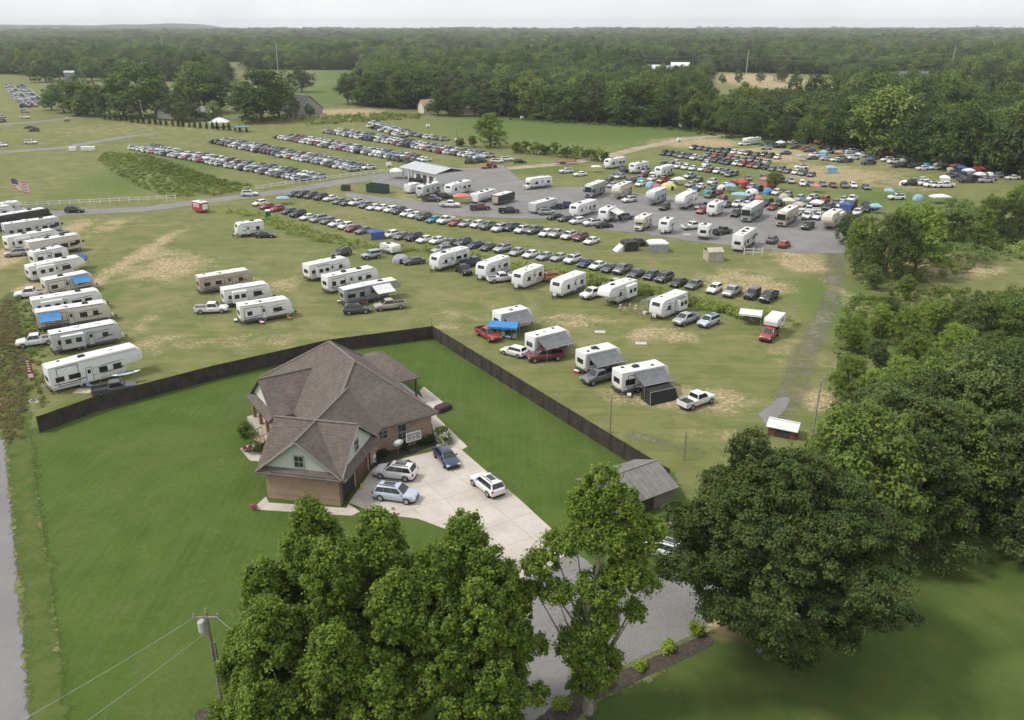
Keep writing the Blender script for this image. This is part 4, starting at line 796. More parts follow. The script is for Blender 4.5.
# single vehicles, front towards the heading
for t, c_, x, y, hd, l in [
 ('SUV', 'white', 396, 477, 166, 'white SUV with sloping roof nosed towards the garage'), ('SUV', 'pale blue', 396.5, 499, -14, 'pale silver blue SUV on the concrete close to the garage corner'),
 ('sedan', 'dark blue', 446.5, 461.5, -64, 'dark blue grey sedan at the end of the concrete by the white flowers'), ('SUV', 'white', 487.5, 489.5, 124, 'white three row SUV alone at the right edge of the concrete drive'),
 ('SUV', 'white', 664, 555, 150, 'white SUV half hidden under the big oak by the shed'), ('sedan', 'pale blue', 692, 531, 20, 'pale car deep under the oak beside the metal roof shed'),
 ('pickup truck', 'dark grey', 115, 393.5, 27, 'dark pickup truck with silver cab top beside the black fence'), ('pickup truck', 'white', 32, 297, 200, 'white crew cab pickup parked nose out left of the beige trailer'),
 ('SUV', 'silver', 17, 256, 203, 'silver SUV nose out between the white trailers at the far left'), ('pickup truck', 'white', 37, 345, 205, 'white pickup mostly hidden behind the grey trailer end'),
 ('pickup truck', 'white', 212, 312.5, 8, 'white pickup with black bed cover beside the rounded white trailer'), ('SUV', 'dark grey', 357, 313, 15, 'dark grey covered SUV below the grey trailer with awning'),
 ('pickup truck', 'tan', 390, 309, 200, 'tan pickup truck at the end of the grey awning trailer'), ('SUV', 'dark green', 342, 256, 235, 'dark green SUV standing alone in the middle of the field'),
 ('jeep', 'silver', 371, 258.5, 215, 'silver jeep beside the small white trailer at the ditch'), ('sedan', 'dark grey', 414, 264, 205, 'dark grey sedan beside the small grey dome tent'),
 ('sedan', 'black', 266, 237.5, 5, 'black sedan in front of the lone white trailer by the ditch'), ('hatchback', 'grey', 255, 234.5, 8, 'grey hatchback between the lone white trailer and the black sedan'),
 ('pickup truck', 'black', 463, 273, -62, 'black pickup nosed out beside the white windowed trailer'), ('pickup truck', 'white', 501, 281.5, 20, 'white pickup with black bed between two white trailers'),
 ('pickup truck', 'dark blue', 474, 265.5, 30, 'dark blue pickup behind the black pickup at the ditch'), ('pickup truck', 'white', 593, 297, 222, 'white pickup with dark bonnet beside the large white trailer'),
 ('pickup truck', 'silver', 686, 323, 222, 'silver pickup just right of the trailer with dark awning'), ('SUV', 'pale blue', 708.5, 325, 225, 'pale silver SUV right of the silver pickup in the field'),
 ('pickup truck', 'red', 488, 338, -58, 'bright red pickup beside the blue canopy'), ('hatchback', 'white', 514, 355, 145, 'white hatchback parked below the blue canopy'),
 ('pickup truck', 'maroon', 545, 360, 195, 'maroon pickup in front of the trailer by the fence'), ('pickup truck', 'grey', 599, 381, 214, 'slate grey pickup beside the short white trailer with awning'),
 ('pickup truck', 'white', 696, 405, 36, 'white pickup with toolbox in bed alone at the right of the field'), ('SUV', 'silver', 66, 238, 55, 'silver SUV at the nose of the white trailer with round decals'), ('SUV', 'black', 75, 212.5, 5, 'black SUV driving on the gravel road by the rail fence'),
 ('SUV', 'white', 250, 196, 8, 'white SUV driving on the gravel road toward the flagpoles'), ('pickup truck', 'black', 418, 182.5, 5, 'black pickup parked against the pavilion columns'),
 ('pickup truck', 'white', 450, 207, -8, 'white pickup below the orange canopy on the gravel'), ('pickup truck', 'dark grey', 432, 201.5, -5, 'dark grey pickup left of the white pickup on the gravel'),
 ('pickup truck', 'black', 444, 199, 12, 'black pickup in front of the orange canopy'), ('pickup truck', 'maroon', 480, 210, 12, 'dark maroon pickup near the black trailer on the gravel'),
 ('pickup truck', 'black', 509, 213, 5, 'black pickup beside the tan cargo trailer'), ('SUV', 'silver', 547, 214.5, 15, 'silver SUV along the side of the tan cargo trailer'),
 ('sedan', 'black', 555, 219, 215, 'black sedan below the silver SUV on the gravel'), ('sedan', 'dark grey', 566, 221, 215, 'dark grey sedan left of the white car on the gravel'),
 ('hatchback', 'white', 577, 223.5, 215, 'white hatchback below the white box trailer on gravel'), ('pickup truck', 'dark blue', 566, 208, 30, 'dark blue pickup between cargo trailer and white box trailer'),
 ('SUV', 'white', 592, 225.5, 205, 'white SUV in front of the trailer with raised awning'), ('sedan', 'black', 604, 227.5, 20, 'black sedan touching the white SUV on gravel'),
 ('jeep', 'grey', 626, 219.5, 25, 'grey jeep left of the cream motorhome on gravel'), ('SUV', 'white', 629, 202, 215, 'white SUV between the cream fifth wheel and the grey one'),
 ('pickup truck', 'white', 692, 229, 25, 'white pickup alone in the middle of the gravel lot'), ('pickup truck', 'dark green', 722, 234, 35, 'dark green pickup hitched to the tiny white trailer'),
 ('SUV', 'grey', 772, 242.5, 60, 'grey blue SUV on open gravel right of the white motorhome'), ('hatchback', 'red', 784, 247, 55, 'red hatchback at the near edge of the gravel lot'),
 ('SUV', 'black', 664.5, 209.5, 240, 'black SUV between two fifth wheels on the gravel'), ('SUV', 'red', 702, 213, 235, 'red SUV beside the rounded white trailer on gravel'),
 ('SUV', 'black', 735.5, 216, 240, 'black SUV beside the grey motorhome on gravel'), ('pickup truck', 'black', 807.5, 228.5, 235, 'black pickup left of the fifth wheel with slide on gravel'),
 ('pickup truck', 'white', 807, 218.5, 240, 'white pickup right of the tan striped motorhome'), ('SUV', 'white', 818, 219, 230, 'white SUV left of the beige fifth wheel roof'),
 ('pickup truck', 'white', 809, 212.5, 170, 'white pickup under the white canopies behind the motorhomes'), ('SUV', 'grey', 727, 207, 50, 'dark car right of the rounded white trailer'),
 ('SUV', 'black', 481, 162.5, 8, 'black SUV left of the red tractor on the dirt road'), ('SUV', 'dark green', 471, 163.5, 10, 'dark green car behind the pavilion on the dirt road'), ('SUV', 'white', 497, 163, 10, 'white SUV right behind the red tractor'), ('sedan', 'black', 520, 163, 5, 'black sedan on the dirt road below the shrubs'),
 ('SUV', 'white', 507, 161, 5, 'white SUV nearest the dirt road right of the tractor'), ('SUV', 'white', 566, 173, 200, 'white SUV left of the pair on the grass by the dirt road'), ('sedan', 'white', 580, 176, 200, 'white sedan right of the pair on the grass by the dirt road'),
 ('SUV', 'white', 31, 144, 5, 'white SUV driving on the far left farm lane'), ('sedan', 'green', 29, 128.5, 200, 'green car behind the black one beside the upper lane'), ('SUV', 'black', 34, 131.5, 200, 'black SUV beside the upper lane at far left'),
 ('SUV', 'white', 25, 118.5, 10, 'white SUV just above the upper lane'), ('SUV', 'grey', 3, 122, 100, 'grey SUV at the left frame edge on the upper lane'), ('sedan', 'white', 2, 146.5, 0, 'white sedan entering at the left on the farm lane'), ('SUV', 'white', 2, 118, 80, 'white SUV at the left frame edge above the upper lane')]:
    car(t, c_, (x, y), hd, l)
# ------------------------------------------------------------------ camper trailers and motorhomes
def shade(n, c): return simple(n, c, .38, .05, 1.5)
SHELL = {'white': shade('white gelcoat', (.70, .70, .69)), 'cream': shade('cream gelcoat', (.56, .52, .45)), 'grey': shade('grey gelcoat', (.30, .31, .32)), 'silver': shade('silver gelcoat', (.46, .47, .48)), 'tan': shade('tan gelcoat', (.40, .35, .28)), 'black': shade('black gelcoat', (.03, .03, .034))}
ROOFM = simple('white membrane roof', (.66, .66, .64), .7, .12, .7); AWN = simple('grey awning cloth', (.13, .135, .14), .8, .15, 1.5); STRIPE = simple('charcoal graphic vinyl', (.045, .045, .05), .4); AWNW = simple('pale awning cloth', (.60, .60, .58), .8)
BLUETARP = simple('bright blue cloth', (.04, .20, .46), .7, .15, 2)
def wheels(o, xs, yy, r=.36):
    for x in xs:
        for s in (-1, 1): k = MB().disc((x, s * yy, r), (0, 1, 0), r, .22, 14).build('wheel', TYRE, o); MB().disc((x, s * (yy + .11), r), (0, 1, 0), r * .55, .03, 10).build('rim', RIM, k)
def rv(kind, a, b, label, shell='white', stripe=True, awn=None, slide=False, flip=False, seed=0, roofm=None, Lfix=None, near=None, hh=None):
    A, B = Vector(at(*a, .55)), Vector(at(*b, .55)); d = (B - A); L = Lfix or max(3.6, min(13.2, d.length * (.86 if flip else .95))); l0 = d.length; d.normalize(); n = Vector((-d.y, d.x))
    mid = (A + B) / 2 + d * ((l0 - L) * .45 if not Lfix else 0)
    if n.dot(mid) < 0: n = -n
    Wd = 1.25; c_ = mid + n * Wd
    if flip: d = -d
    ns = 1 if Vector((-d.y, d.x)).dot(-n) > 0 else -1          # which local side faces the camera
    names = {'trailer': 'travel_trailer', 'fifth': 'fifth_wheel_trailer', 'classA': 'motorhome', 'classC': 'motorhome', 'cargo': 'cargo_trailer'}
    o = empty(names[kind], (c_.x, c_.y, 0), math.atan2(d.y, d.x), label, 'motorhome' if 'class' in kind else 'trailer', 'campers and trailers'); r_ = random.Random(seed * 31 + int(a[0] * 7 + a[1]))
    sm = SHELL[shell]; h = hh or {'trailer': 3.3, 'fifth': 3.95, 'classA': 3.75, 'classC': 3.2, 'cargo': 2.7}[kind]; x0, x1 = -L / 2, L / 2; zf = .62
    if kind == 'trailer': prof = [(x0 + .25, zf), (x0, zf + .3), (x0, h), (x1 - .75, h), (x1 - .3, h - .25), (x1 - .02, h - 1.0), (x1, zf + .5), (x1 - .35, zf)]
    elif kind == 'fifth': prof = [(x0 + .2, zf), (x0, zf + .4), (x0, h - .25), (x0 + L * .4, h - .05), (x1 - .9, h), (x1 - .2, h - .5), (x1, h - 1.3), (x1 - .15, 1.95), (x1 - 2.3, 1.75), (x1 - 2.55, zf + .1)]
    elif kind == 'classA': prof = [(x0, .5), (x0, h), (x1 - .5, h), (x1 - .12, h - .5), (x1, 1.7), (x1, .5)]
    elif kind == 'classC': prof = [(x0, .5), (x0, h), (x1 - .9, h), (x1 - .45, h - .35), (x1 - .4, 2.0), (x1 - 1.6, 1.95), (x1 - 1.65, .5)]
    else: prof = [(x0, .5), (x0, h), (x1 - .25, h), (x1, h - .35), (x1, .5)]
    MB().prism(prof, -Wd, Wd).build('shell', sm, o, bevel=.05, smooth=True)
    xr1 = x1 - (.85 if kind in ('trailer', 'fifth') else 1.0); zr = h - (.25 if kind == 'fifth' else 0)
    if kind == 'fifth': rp = [(x0 + .1, h - .24), (x0 + L * .4, h - .04), (xr1, h + .005), (xr1, h + .03), (x0 + L * .4, h - .01), (x0 + .1, h - .21)]
    else: rp = [(x0 + .08, h + .004), (xr1, h + .004), (xr1, h + .035), (x0 + .08, h + .035)]
    ro = MB().prism(rp, -Wd + .1, Wd - .1).build('roof', roofm or ROOFM, o)
    for k in range(2 if L > 8.5 else 1):
        x = x0 + L * (.38 if k == 0 else .68); z = h - (.1 if kind == 'fifth' else 0)
        MB().box(x - .5, x + .5, -.36, .36, z, z + .32, tx=.12, ty=.08).build('air_conditioner', WHITE if r_.random() < .55 else BLACK, ro, bevel=.04)
    for k in range(3 if L > 6 else 1):
        x = x0 + L * (.15 + .27 * k); y = r_.choice((-.5, .5)); z = h - (.18 if kind == 'fifth' else 0); MB().box(x - .2, x + .2, y - .2, y + .2, z, z + .12).build('roof_vent', BLACK if r_.random() < .6 else WHITE, ro)
    flat0, flat1 = x0 + .35, x1 - (1.3 if kind == 'trailer' else 2.7 if kind in ('fifth',) else 1.8 if kind == 'classC' else 1.0)
    for s in (-1, 1):
        y = s * Wd
        def sb(q, x_0, x_1, z_0, z_1, o0, o1): y0, y1 = sorted((y + s * o0, y + s * o1)); q.box(x_0, x_1, y0, y1, z_0, z_1); return q
        if kind != 'cargo':
            nw = max(2, int((flat1 - flat0) / 1.75)); dx = r_.uniform(.3, .7)
            for k in range(nw):
                xc = flat0 + (k + .5) * (flat1 - flat0) / nw
                if s == ns and k == int(nw * .55):
                    dr = sb(MB(), xc - .36, xc + .36, .72, 2.55, -.01, .03).build('door', sm, o); sb(MB(), xc - .2, xc + .2, 1.75, 2.3, .02, .045).build('door_window', GLASS, dr)
                    f_ = MB()
                    for q0, q1, z0, z1 in ((xc - .42, xc - .37, .7, 2.6), (xc + .37, xc + .42, .7, 2.6), (xc - .42, xc + .42, 2.56, 2.62)): sb(f_, q0, q1, z0, z1, -.01, .02)
                    f_.build('door_frame', BLACK, dr); continue
                ww = r_.choice((.35, .5, .7)); hw = r_.choice((.3, .38, .3)); zc = 1.85
                w_ = sb(MB(), xc - ww - .05, xc + ww + .05, zc - hw - .05, zc + hw + .05, -.01, .02).build('window', BLACK, o); sb(MB(), xc - ww, xc + ww, zc - hw, zc + hw, .0, .035).build('pane', GLASS, w_)
        if stripe:
            q = MB(); xa, xb = flat0, flat1
            yy = sorted((y + s * .004, y + s * .014))
            q.prism([(xa + .1, 1.15), (xa + L * .22, 1.08), (xa + L * .42, 1.38), (xa + L * .46, 1.5), (xa + L * .2, 1.22), (xa + .1, 1.24)], *yy); q.prism([(xb - L * .28, 1.2), (xb, 1.55), (xb, 1.75), (xb - L * .22, 1.34)], *yy); q.prism([(xb - L * .40, 2.28), (xb - L * .1, 2.6), (xb + .1, 2.62), (xb - L * .15, 2.45)], *yy)
            q.build('graphic', STRIPE, o)
        if kind in ('trailer', 'fifth') and L > 6.5 and not slide:
            xa = lerp(flat0, flat1, r_.uniform(.02, .12)); xb = xa + r_.uniform(2.2, 3.4); q = MB(); za, zb_ = .95, h - .55
            for q0, q1, z0, z1 in ((xa, xb, zb_, zb_ + .07), (xa, xb, za - .07, za), (xa - .07, xa, za - .07, zb_ + .07), (xb, xb + .07, za - .07, zb_ + .07)): sb(q, q0, q1, z0, z1, .0, .03)
            q.build('slide_trim', BLACK, o)
        sk = MB(); sb(sk, x0 + .3, (x1 - .6 if kind != 'fifth' else x1 - 2.7), .5 if kind != 'cargo' else .42, .86, .002, .022); sk.build('skirt', simple('dark skirt', (.10, .10, .105), .5) if shell != 'white' or r_.random() < .5 else SHELL['silver'], o)
        rl = MB(); sb(rl, x0 + .1, xr1, (h - .34) if kind == 'fifth' else h - .1, (h - .28) if kind == 'fifth' else h - .04, .0, .05); rl.build('gutter_rail', BLACK if r_.random() < .5 else STEEL, o)
    if kind == 'cargo':
        MB().box(x0 - .02, x0 + .02, -1.0, 1.0, .6, h - .25).build('ramp_door', SHELL['tan'] if shell == 'black' else sm, o)
    else:
        w_ = MB().box(x0 - .03, x0 + .01, -.7, .7, 1.6, 2.3).build('rear_window', GLASS, o)
    MB().box(x0 - .16, x0 + .06, -1.1, 1.1, .45, .6).build('bumper', BLACK, o)
    for s in (-1, 1): MB().box(x0 - .03, x0 + .02, s * 1.05 - .08, s * 1.05 + .08, .9, 1.2).build('taillight', TAIL, o)
    if kind in ('trailer', 'cargo'):
        t_ = MB(); t_.tube([(x1 - .5, -.9, .5), (x1 + 1.1, 0, .5)], .06, 6); t_.tube([(x1 - .5, .9, .5), (x1 + 1.1, 0, .5)], .06, 6); t_.tube([(x1 + .85, 0, .0), (x1 + .85, 0, .85)], .05, 6); t_.build('tongue', BLACK, o)
        if kind == 'trailer':
            for s in (-1, 1): MB().tube([(x1 + .25, s * .2, .5), (x1 + .25, s * .2, .6), (x1 + .25, s * .2, 1.0), (x1 + .25, s * .2, 1.1)], [.12, .16, .16, .08], 10).build('propane_tank', WHITE, o)
            MB().prism([(x1 - .10, h - .95), (x1 - .28, h - .35), (x1 - .24, h - .33), (x1 - .04, h - .93)], -.75, .75).build('front_window', GLASS, o)
        wheels(o, (-.1 * L - .42, -.1 * L + .42) if L > 6 else (-.2,), 1.12)
    elif kind == 'fifth':
        wheels(o, (-.16 * L - .45, -.16 * L + .45), 1.12, .4)
        for s in (-1, 1): MB().box(x1 - 2.9, x1 - 2.78, s * .8 - .06, s * .8 + .06, 0, .75).build('landing_leg', BLACK, o)
    else:
        wheels(o, (x0 + L * .28, x1 - 1.1), 1.1, .45)
        if kind == 'classA':
            k = (x1 - (x1 - .12)) / (h - .5 - 1.7); xa = lambda z: x1 - .12 * (z - 1.7) / (h - 2.2)
            MB().prism([(xa(1.75) + .01, 1.75), (xa(h - .6) + .01, h - .6), (xa(h - .6) + .035, h - .6), (xa(1.75) + .035, 1.75)], -1.05, 1.05).build('windshield', GLASS, o)
            MB().box(x1 - .02, x1 + .05, -.6, .6, .75, 1.15).build('grille', BLACK, o)
            for s in (-1, 1): MB().box(x1 - .02, x1 + .05, s * .92 - .16, s * .92 + .16, .8, 1.1).build('headlight', LAMP, o); MB().box(x1 - .05, x1 + .25, s * 1.36 - .1, s * 1.36 + .1, 1.9, 2.4).build('mirror', BLACK, o)
            for s in (-1, 1): MB().box(x1 - 1.5, x1 - .55, *sorted((s * (Wd - .01), s * (Wd + .03))), 1.75, 2.55).build('cab_window', GLASS, o)
        else:
            MB().loft([[(x1 - 1.75, -1.0, .45), (x1 - 1.75, 1.0, .45), (x1 - 1.75, 1.0, 2.0), (x1 - 1.75, -1.0, 2.0)], [(x1 - .9, -1.0, .45), (x1 - .9, 1.0, .45), (x1 - .9, .92, 1.95), (x1 - .9, -.92, 1.95)], [(x1 - .3, -1.0, .42), (x1 - .3, 1.0, .42), (x1 - .3, .95, 1.25), (x1 - .3, -.95, 1.25)], [(x1 + .55, -.95, .42), (x1 + .55, .95, .42), (x1 + .55, .85, 1.08), (x1 + .55, -.85, 1.08)]]).build('cab', sm, o, bevel=.04)
            MB().prism([(x1 - .30, 1.30), (x1 - .84, 1.90), (x1 - .80, 1.92), (x1 - .26, 1.32)], -.82, .82).build('windshield', GLASS, o); MB().box(x1 + .5, x1 + .575, -.5, .5, .6, .95).build('grille', BLACK, o)
            for s in (-1, 1): MB().box(x1 + .48, x1 + .57, s * .72 - .15, s * .72 + .15, .75, .98).build('headlight', LAMP, o)
    if slide:
        s = ns; xa, xb = flat0 + .9, flat0 + min(4.2, L * .42); y0, y1 = sorted((s * (Wd - .05), s * (Wd + .85)))
        q = MB().box(xa, xb, y0, y1, .9, h - .45).build('slide_out', sm, o, bevel=.03)
        MB().box(xa + .08, xb - .08, y0 + .05, y1 - .05, h - .44, h - .40).build('slide_topper', AWN if r_.random() < .5 else ROOFM, q)
        y = s * (Wd + .85); yy = sorted((y - s * .01, y + s * .025))
        for k in range(2): xc = xa + (xb - xa) * (.28 + .45 * k); MB().box(xc - .4, xc + .4, *yy, 1.7, 2.4).build('pane', GLASS, q)
    if awn:
        s = ns if awn[0] == 'n' else -ns; m = {'g': AWN, 'w': AWNW, 'b': BLUETARP, 'k': simple('black awning cloth', (.03, .03, .033), .8)}[awn[1]]
        xa, xb = (flat0 + .25 * (flat1 - flat0), flat1 + .2) if L > 7 else (flat0, flat1 + .2)
        if len(awn) > 2: xa, xb = {'1': (flat0, flat0 + .34 * (flat1 - flat0)), '2': (flat0 + .62 * (flat1 - flat0), flat1 + .4)}[awn[2]]
        dp = 1.7 if awn[1] == 'b' else 2.5; y0, y1 = s * (Wd + .03), s * (Wd + dp); za, zb = h - .25, 2.15
        k = [(xa, y0, za), (xb, y0, za), (xb, (y0 + y1) / 2, (za + zb) / 2 - .08), (xa, (y0 + y1) / 2, (za + zb) / 2 - .08), (xb, y1, zb), (xa, y1, zb)]
        q = MB(); q.slab(k[0], k[1], k[2], k[3], .03); q.slab(k[3], k[2], k[4], k[5], .03); ao = q.build('awning', m, o); q = MB()
        for x in (xa + .1, xb - .1): q.tube([(x, y1, zb - .02), (x, s * Wd, 1.0)], .035, 5); q.tube([(x, y1, zb - .02), (x, y1, 0)], .03, 5)
        q.tube([(xa, y1, zb - .02), (xb, y1, zb - .02)], .05, 6); q.build('awning_arm', STEEL, ao)
    return o
RVS = [
 ('fifth', (52, 391), (145, 368), 'long white fifth wheel with black swoosh graphics next to the black fence', dict(Lfix=12.3, slide=False)),
 ('trailer', (50, 353), (123, 339), 'light grey travel trailer with white roof just above the long fifth wheel', dict(shell='silver', slide=True)),
 ('trailer', (35, 330), (112, 318), 'white roofed trailer with blue awning at its lower left corner', dict(shell='cream', awn='nb1')),
 ('trailer', (31, 317), (104, 305), 'white trailer directly above the trailer with blue corner awning', dict(seed=2, slide=True)),
 ('trailer', (45, 296), (95, 286), 'beige slatted trailer with blue awning behind the white crew cab pickup', dict(shell='cream', awn='nb2', seed=3)),
 ('fifth', (28, 281), (87, 270), 'white fifth wheel just above the beige trailer', dict(seed=4, hh=3.4, slide=True)),
 ('trailer', (34, 266.5), (70, 259), 'low white trailer left of the royal blue canopy', dict(seed=5)),
 ('classA', (29, 258), (84, 248), 'cream motorhome with pale blue cab facing right', dict(shell='cream', seed=6)),
 ('trailer', (7, 251), (60, 241), 'white trailer with small round decals above the cream motorhome', dict(seed=7, slide=True)),
 ('classA', (4, 239), (63, 230), 'grey motorhome right below the black sided one', dict(shell='silver', seed=8)),
 ('classA', (-8, 231), (52, 220.5), 'white roofed motorhome with black side third from the gravel road', dict(shell='black', seed=9)),
 ('trailer', (-25, 222), (15, 216), 'white trailer at the left frame edge by the road', dict(seed=10)),
 ('classC', (4, 214), (25, 211), 'small white camper van next to the flagpole', dict(seed=11)),
 ('trailer', (198, 293), (254, 283.5), 'tan travel trailer upper of the three on the bare patch', dict(shell='tan', seed=12)),
 ('trailer', (223, 306), (272, 298), 'white trailer in the middle of the three on the bare patch', dict(seed=13, slide=True)),
 ('trailer', (239, 323), (293, 314), 'white rounded trailer with grey lower side beside the white pickup', dict(shell='white', seed=14)),
 ('trailer', (308, 280), (351, 270.5), 'white black striped trailer farthest of the three mid field', dict(seed=15, slide=True)),
 ('trailer', (326, 292.5), (379, 281), 'white trailer with dark awning roll middle of the three mid field', dict(seed=16)),
 ('fifth', (342, 305), (402, 294), 'grey trailer with white side awning nearest of the three mid field', dict(shell='grey', awn='nw2', seed=17, hh=3.3)),
 ('trailer', (234, 236.5), (265, 232.5), 'lone white trailer behind two dark cars near the road', dict(seed=18, flip=True)),
 ('trailer', (437, 270.5), (471, 260), 'white windowed trailer behind the black pickup', dict(seed=19, flip=True, Lfix=9.4)),
 ('trailer', (482, 280.5), (510, 269.5), 'plain white trailer between black and white pickups', dict(seed=20, flip=True)),
 ('trailer', (519, 289.5), (544, 279), 'white trailer right of the white pickup with black bed', dict(seed=21, flip=True, awn='fg')),
 ('trailer', (557, 298.5), (586, 286.5), 'white trailer right of the orange covered car at the ditch', dict(seed=22, flip=True, stripe=False)),
 ('fifth', (604, 308), (637, 294), 'tall white fifth wheel beside the group of people', dict(seed=23, flip=True, slide=True, hh=3.5)),
 ('trailer', (657, 320), (687, 307), 'white trailer with slide out and dark awning on its far side', dict(seed=24, flip=True, slide=True, awn='fg')),
 ('trailer', (500, 331), (533, 323.5), 'white trailer with grey awning behind the blue canopy', dict(seed=25, awn='ng', Lfix=6.2)),
 ('trailer', (534, 355.5), (571, 346), 'white trailer with wide grey awning above the maroon pickup', dict(seed=26, awn='ng', Lfix=6.8)),
 ('trailer', (584, 373), (622, 364), 'short white trailer with grey awning above the slate pickup', dict(seed=27, awn='ng', Lfix=6.3, stripe=False)),
 ('trailer', (621, 393), (669, 383), 'white trailer with grey awning over a black screen room', dict(seed=28, awn='ng', Lfix=7.6)),
 ('trailer', (442, 183), (464, 179.5), 'white trailer against the right end of the pavilion', dict(seed=29, flip=True)),
 ('trailer', (420, 197), (441, 191.5), 'grey sided trailer below the pavilion front', dict(shell='silver', seed=30, flip=True)),
 ('cargo', (410, 192.5), (421, 190), 'small white cargo trailer left of the grey sided trailer', dict(seed=31)),
 ('trailer', (448, 196), (472, 189.5), 'white trailer behind the orange canopy', dict(seed=32, flip=True)),
 ('cargo', (477, 202.5), (497, 196.5), 'white box trailer left of the black trailer', dict(seed=33)),
 ('cargo', (498, 204), (515, 199), 'black box trailer in the gravel lot centre', dict(shell='black', seed=34)),
 ('classC', (530, 188), (551, 185.5), 'white cab over motorhome alone on upper gravel', dict(seed=35, flip=True, Lfix=8.5)),
 ('cargo', (535, 212.5), (558, 206), 'long grey cargo trailer with tan end door', dict(shell='silver', seed=36)),
 ('trailer', (574, 217.5), (597, 210), 'white trailer with dark window band right of the cargo trailer', dict(seed=37, flip=True)),
 ('trailer', (605, 222), (618, 216), 'white trailer with raised awning left of the grey jeep', dict(seed=38, flip=True, awn='nw', Lfix=5.5)),
 ('classC', (642, 230), (653, 224), 'cream small motorhome right of the grey jeep', dict(shell='cream', seed=39, Lfix=6.5, flip=True)),
 ('trailer', (666, 234), (676, 228), 'tiny white trailer with open rear on the gravel', dict(seed=40, Lfix=4.2, flip=True)),
 ('trailer', (707, 239), (713, 234), 'tiny white trailer hitched to the dark green pickup', dict(seed=41, Lfix=3.8)),
 ('classA', (742, 250.5), (756, 241), 'white motorhome with big rear window beside the white gate', dict(seed=42, Lfix=9.5)),
 ('classA', (589, 198), (608, 190.5), 'teal fronted motorhome with white roof on upper gravel', dict(seed=43, shell='grey', flip=True, Lfix=9.5)),
 ('fifth', (614, 201.5), (637, 190), 'cream fifth wheel with slides right of the teal motorhome', dict(shell='cream', seed=44, flip=True, Lfix=11)),
 ('fifth', (650, 207), (670, 197), 'grey fifth wheel left of the black SUV', dict(shell='silver', seed=45, flip=True, Lfix=10.5)),
 ('fifth', (680, 211.5), (699, 200.5), 'long white roofed fifth wheel right of the black SUV', dict(seed=46, flip=True, slide=True, Lfix=11)),
 ('trailer', (714, 216), (725, 210), 'white rounded little trailer beside the red SUV', dict(seed=47, flip=True, Lfix=6.5)),
 ('classA', (748, 222.5), (765, 212), 'grey motorhome with brown roof strip on the gravel', dict(shell='grey', seed=48, flip=True, Lfix=11)),
 ('classA', (784, 226.5), (799, 217.5), 'tan striped motorhome with pale roof right of the grey one', dict(shell='tan', seed=49, flip=True, Lfix=10)),
 ('fifth', (829, 230.5), (843, 221), 'beige roofed fifth wheel at the right end of the gravel', dict(shell='cream', seed=50, flip=True, Lfix=10, slide=True)),
 ('trailer', (606, 168.5), (629, 164.5), 'white trailer on the grass below the shrub row end', dict(seed=51, flip=True, Lfix=9)),
 ('trailer', (633, 173), (650, 169.5), 'white trailer behind the first tents on the grass', dict(seed=52, flip=True, Lfix=8)),
 ('trailer', (659, 177), (675, 172.5), 'white trailer with dark windows left of the white SUV on grass', dict(seed=53, flip=True, Lfix=8.5)),
 ('cargo', (748, 144), (760, 142.5), 'white box trailer on the tan upper slope', dict(seed=54, Lfix=9)),
 ('cargo', (380, 250), (392, 253), 'small white and orange teardrop trailer behind the silver jeep', dict(seed=55, Lfix=4., hh=2.0)),
]
for k, a, b, l, kw in RVS: rv(k, a, b, l, **kw)
# truck camper on the red pickup
tp_ = at(770, 337); car('pickup truck', 'red', (769, 338), 238, 'red pickup carrying the white camper by the white canopy')
o = empty('truck_camper', (tp_[0] + .55, tp_[1] + .9, .03), R(238), 'white camper box riding in the bed of the red pickup', 'camper')
MB().prism([(-2.9, 1.25), (-2.9, 3.1), (1.5, 3.15), (1.7, 2.7), (1.6, 2.0), (-.4, 1.95), (-.42, 1.25)], -1.1, 1.1).build('shell', SHELL['white'], o, bevel=.06); MB().box(-2.93, -2.88, -.4, .4, 1.4, 2.8).build('door', SHELL['silver'], o)
for s in (-1, 1): MB().box(-1.6, -.8, *sorted((s * 1.09, s * 1.12)), 2.1, 2.6).build('window', GLASS, o)
MB().box(-1.2, -.6, -.3, .3, 3.12, 3.3).build('air_conditioner', WHITE, o)
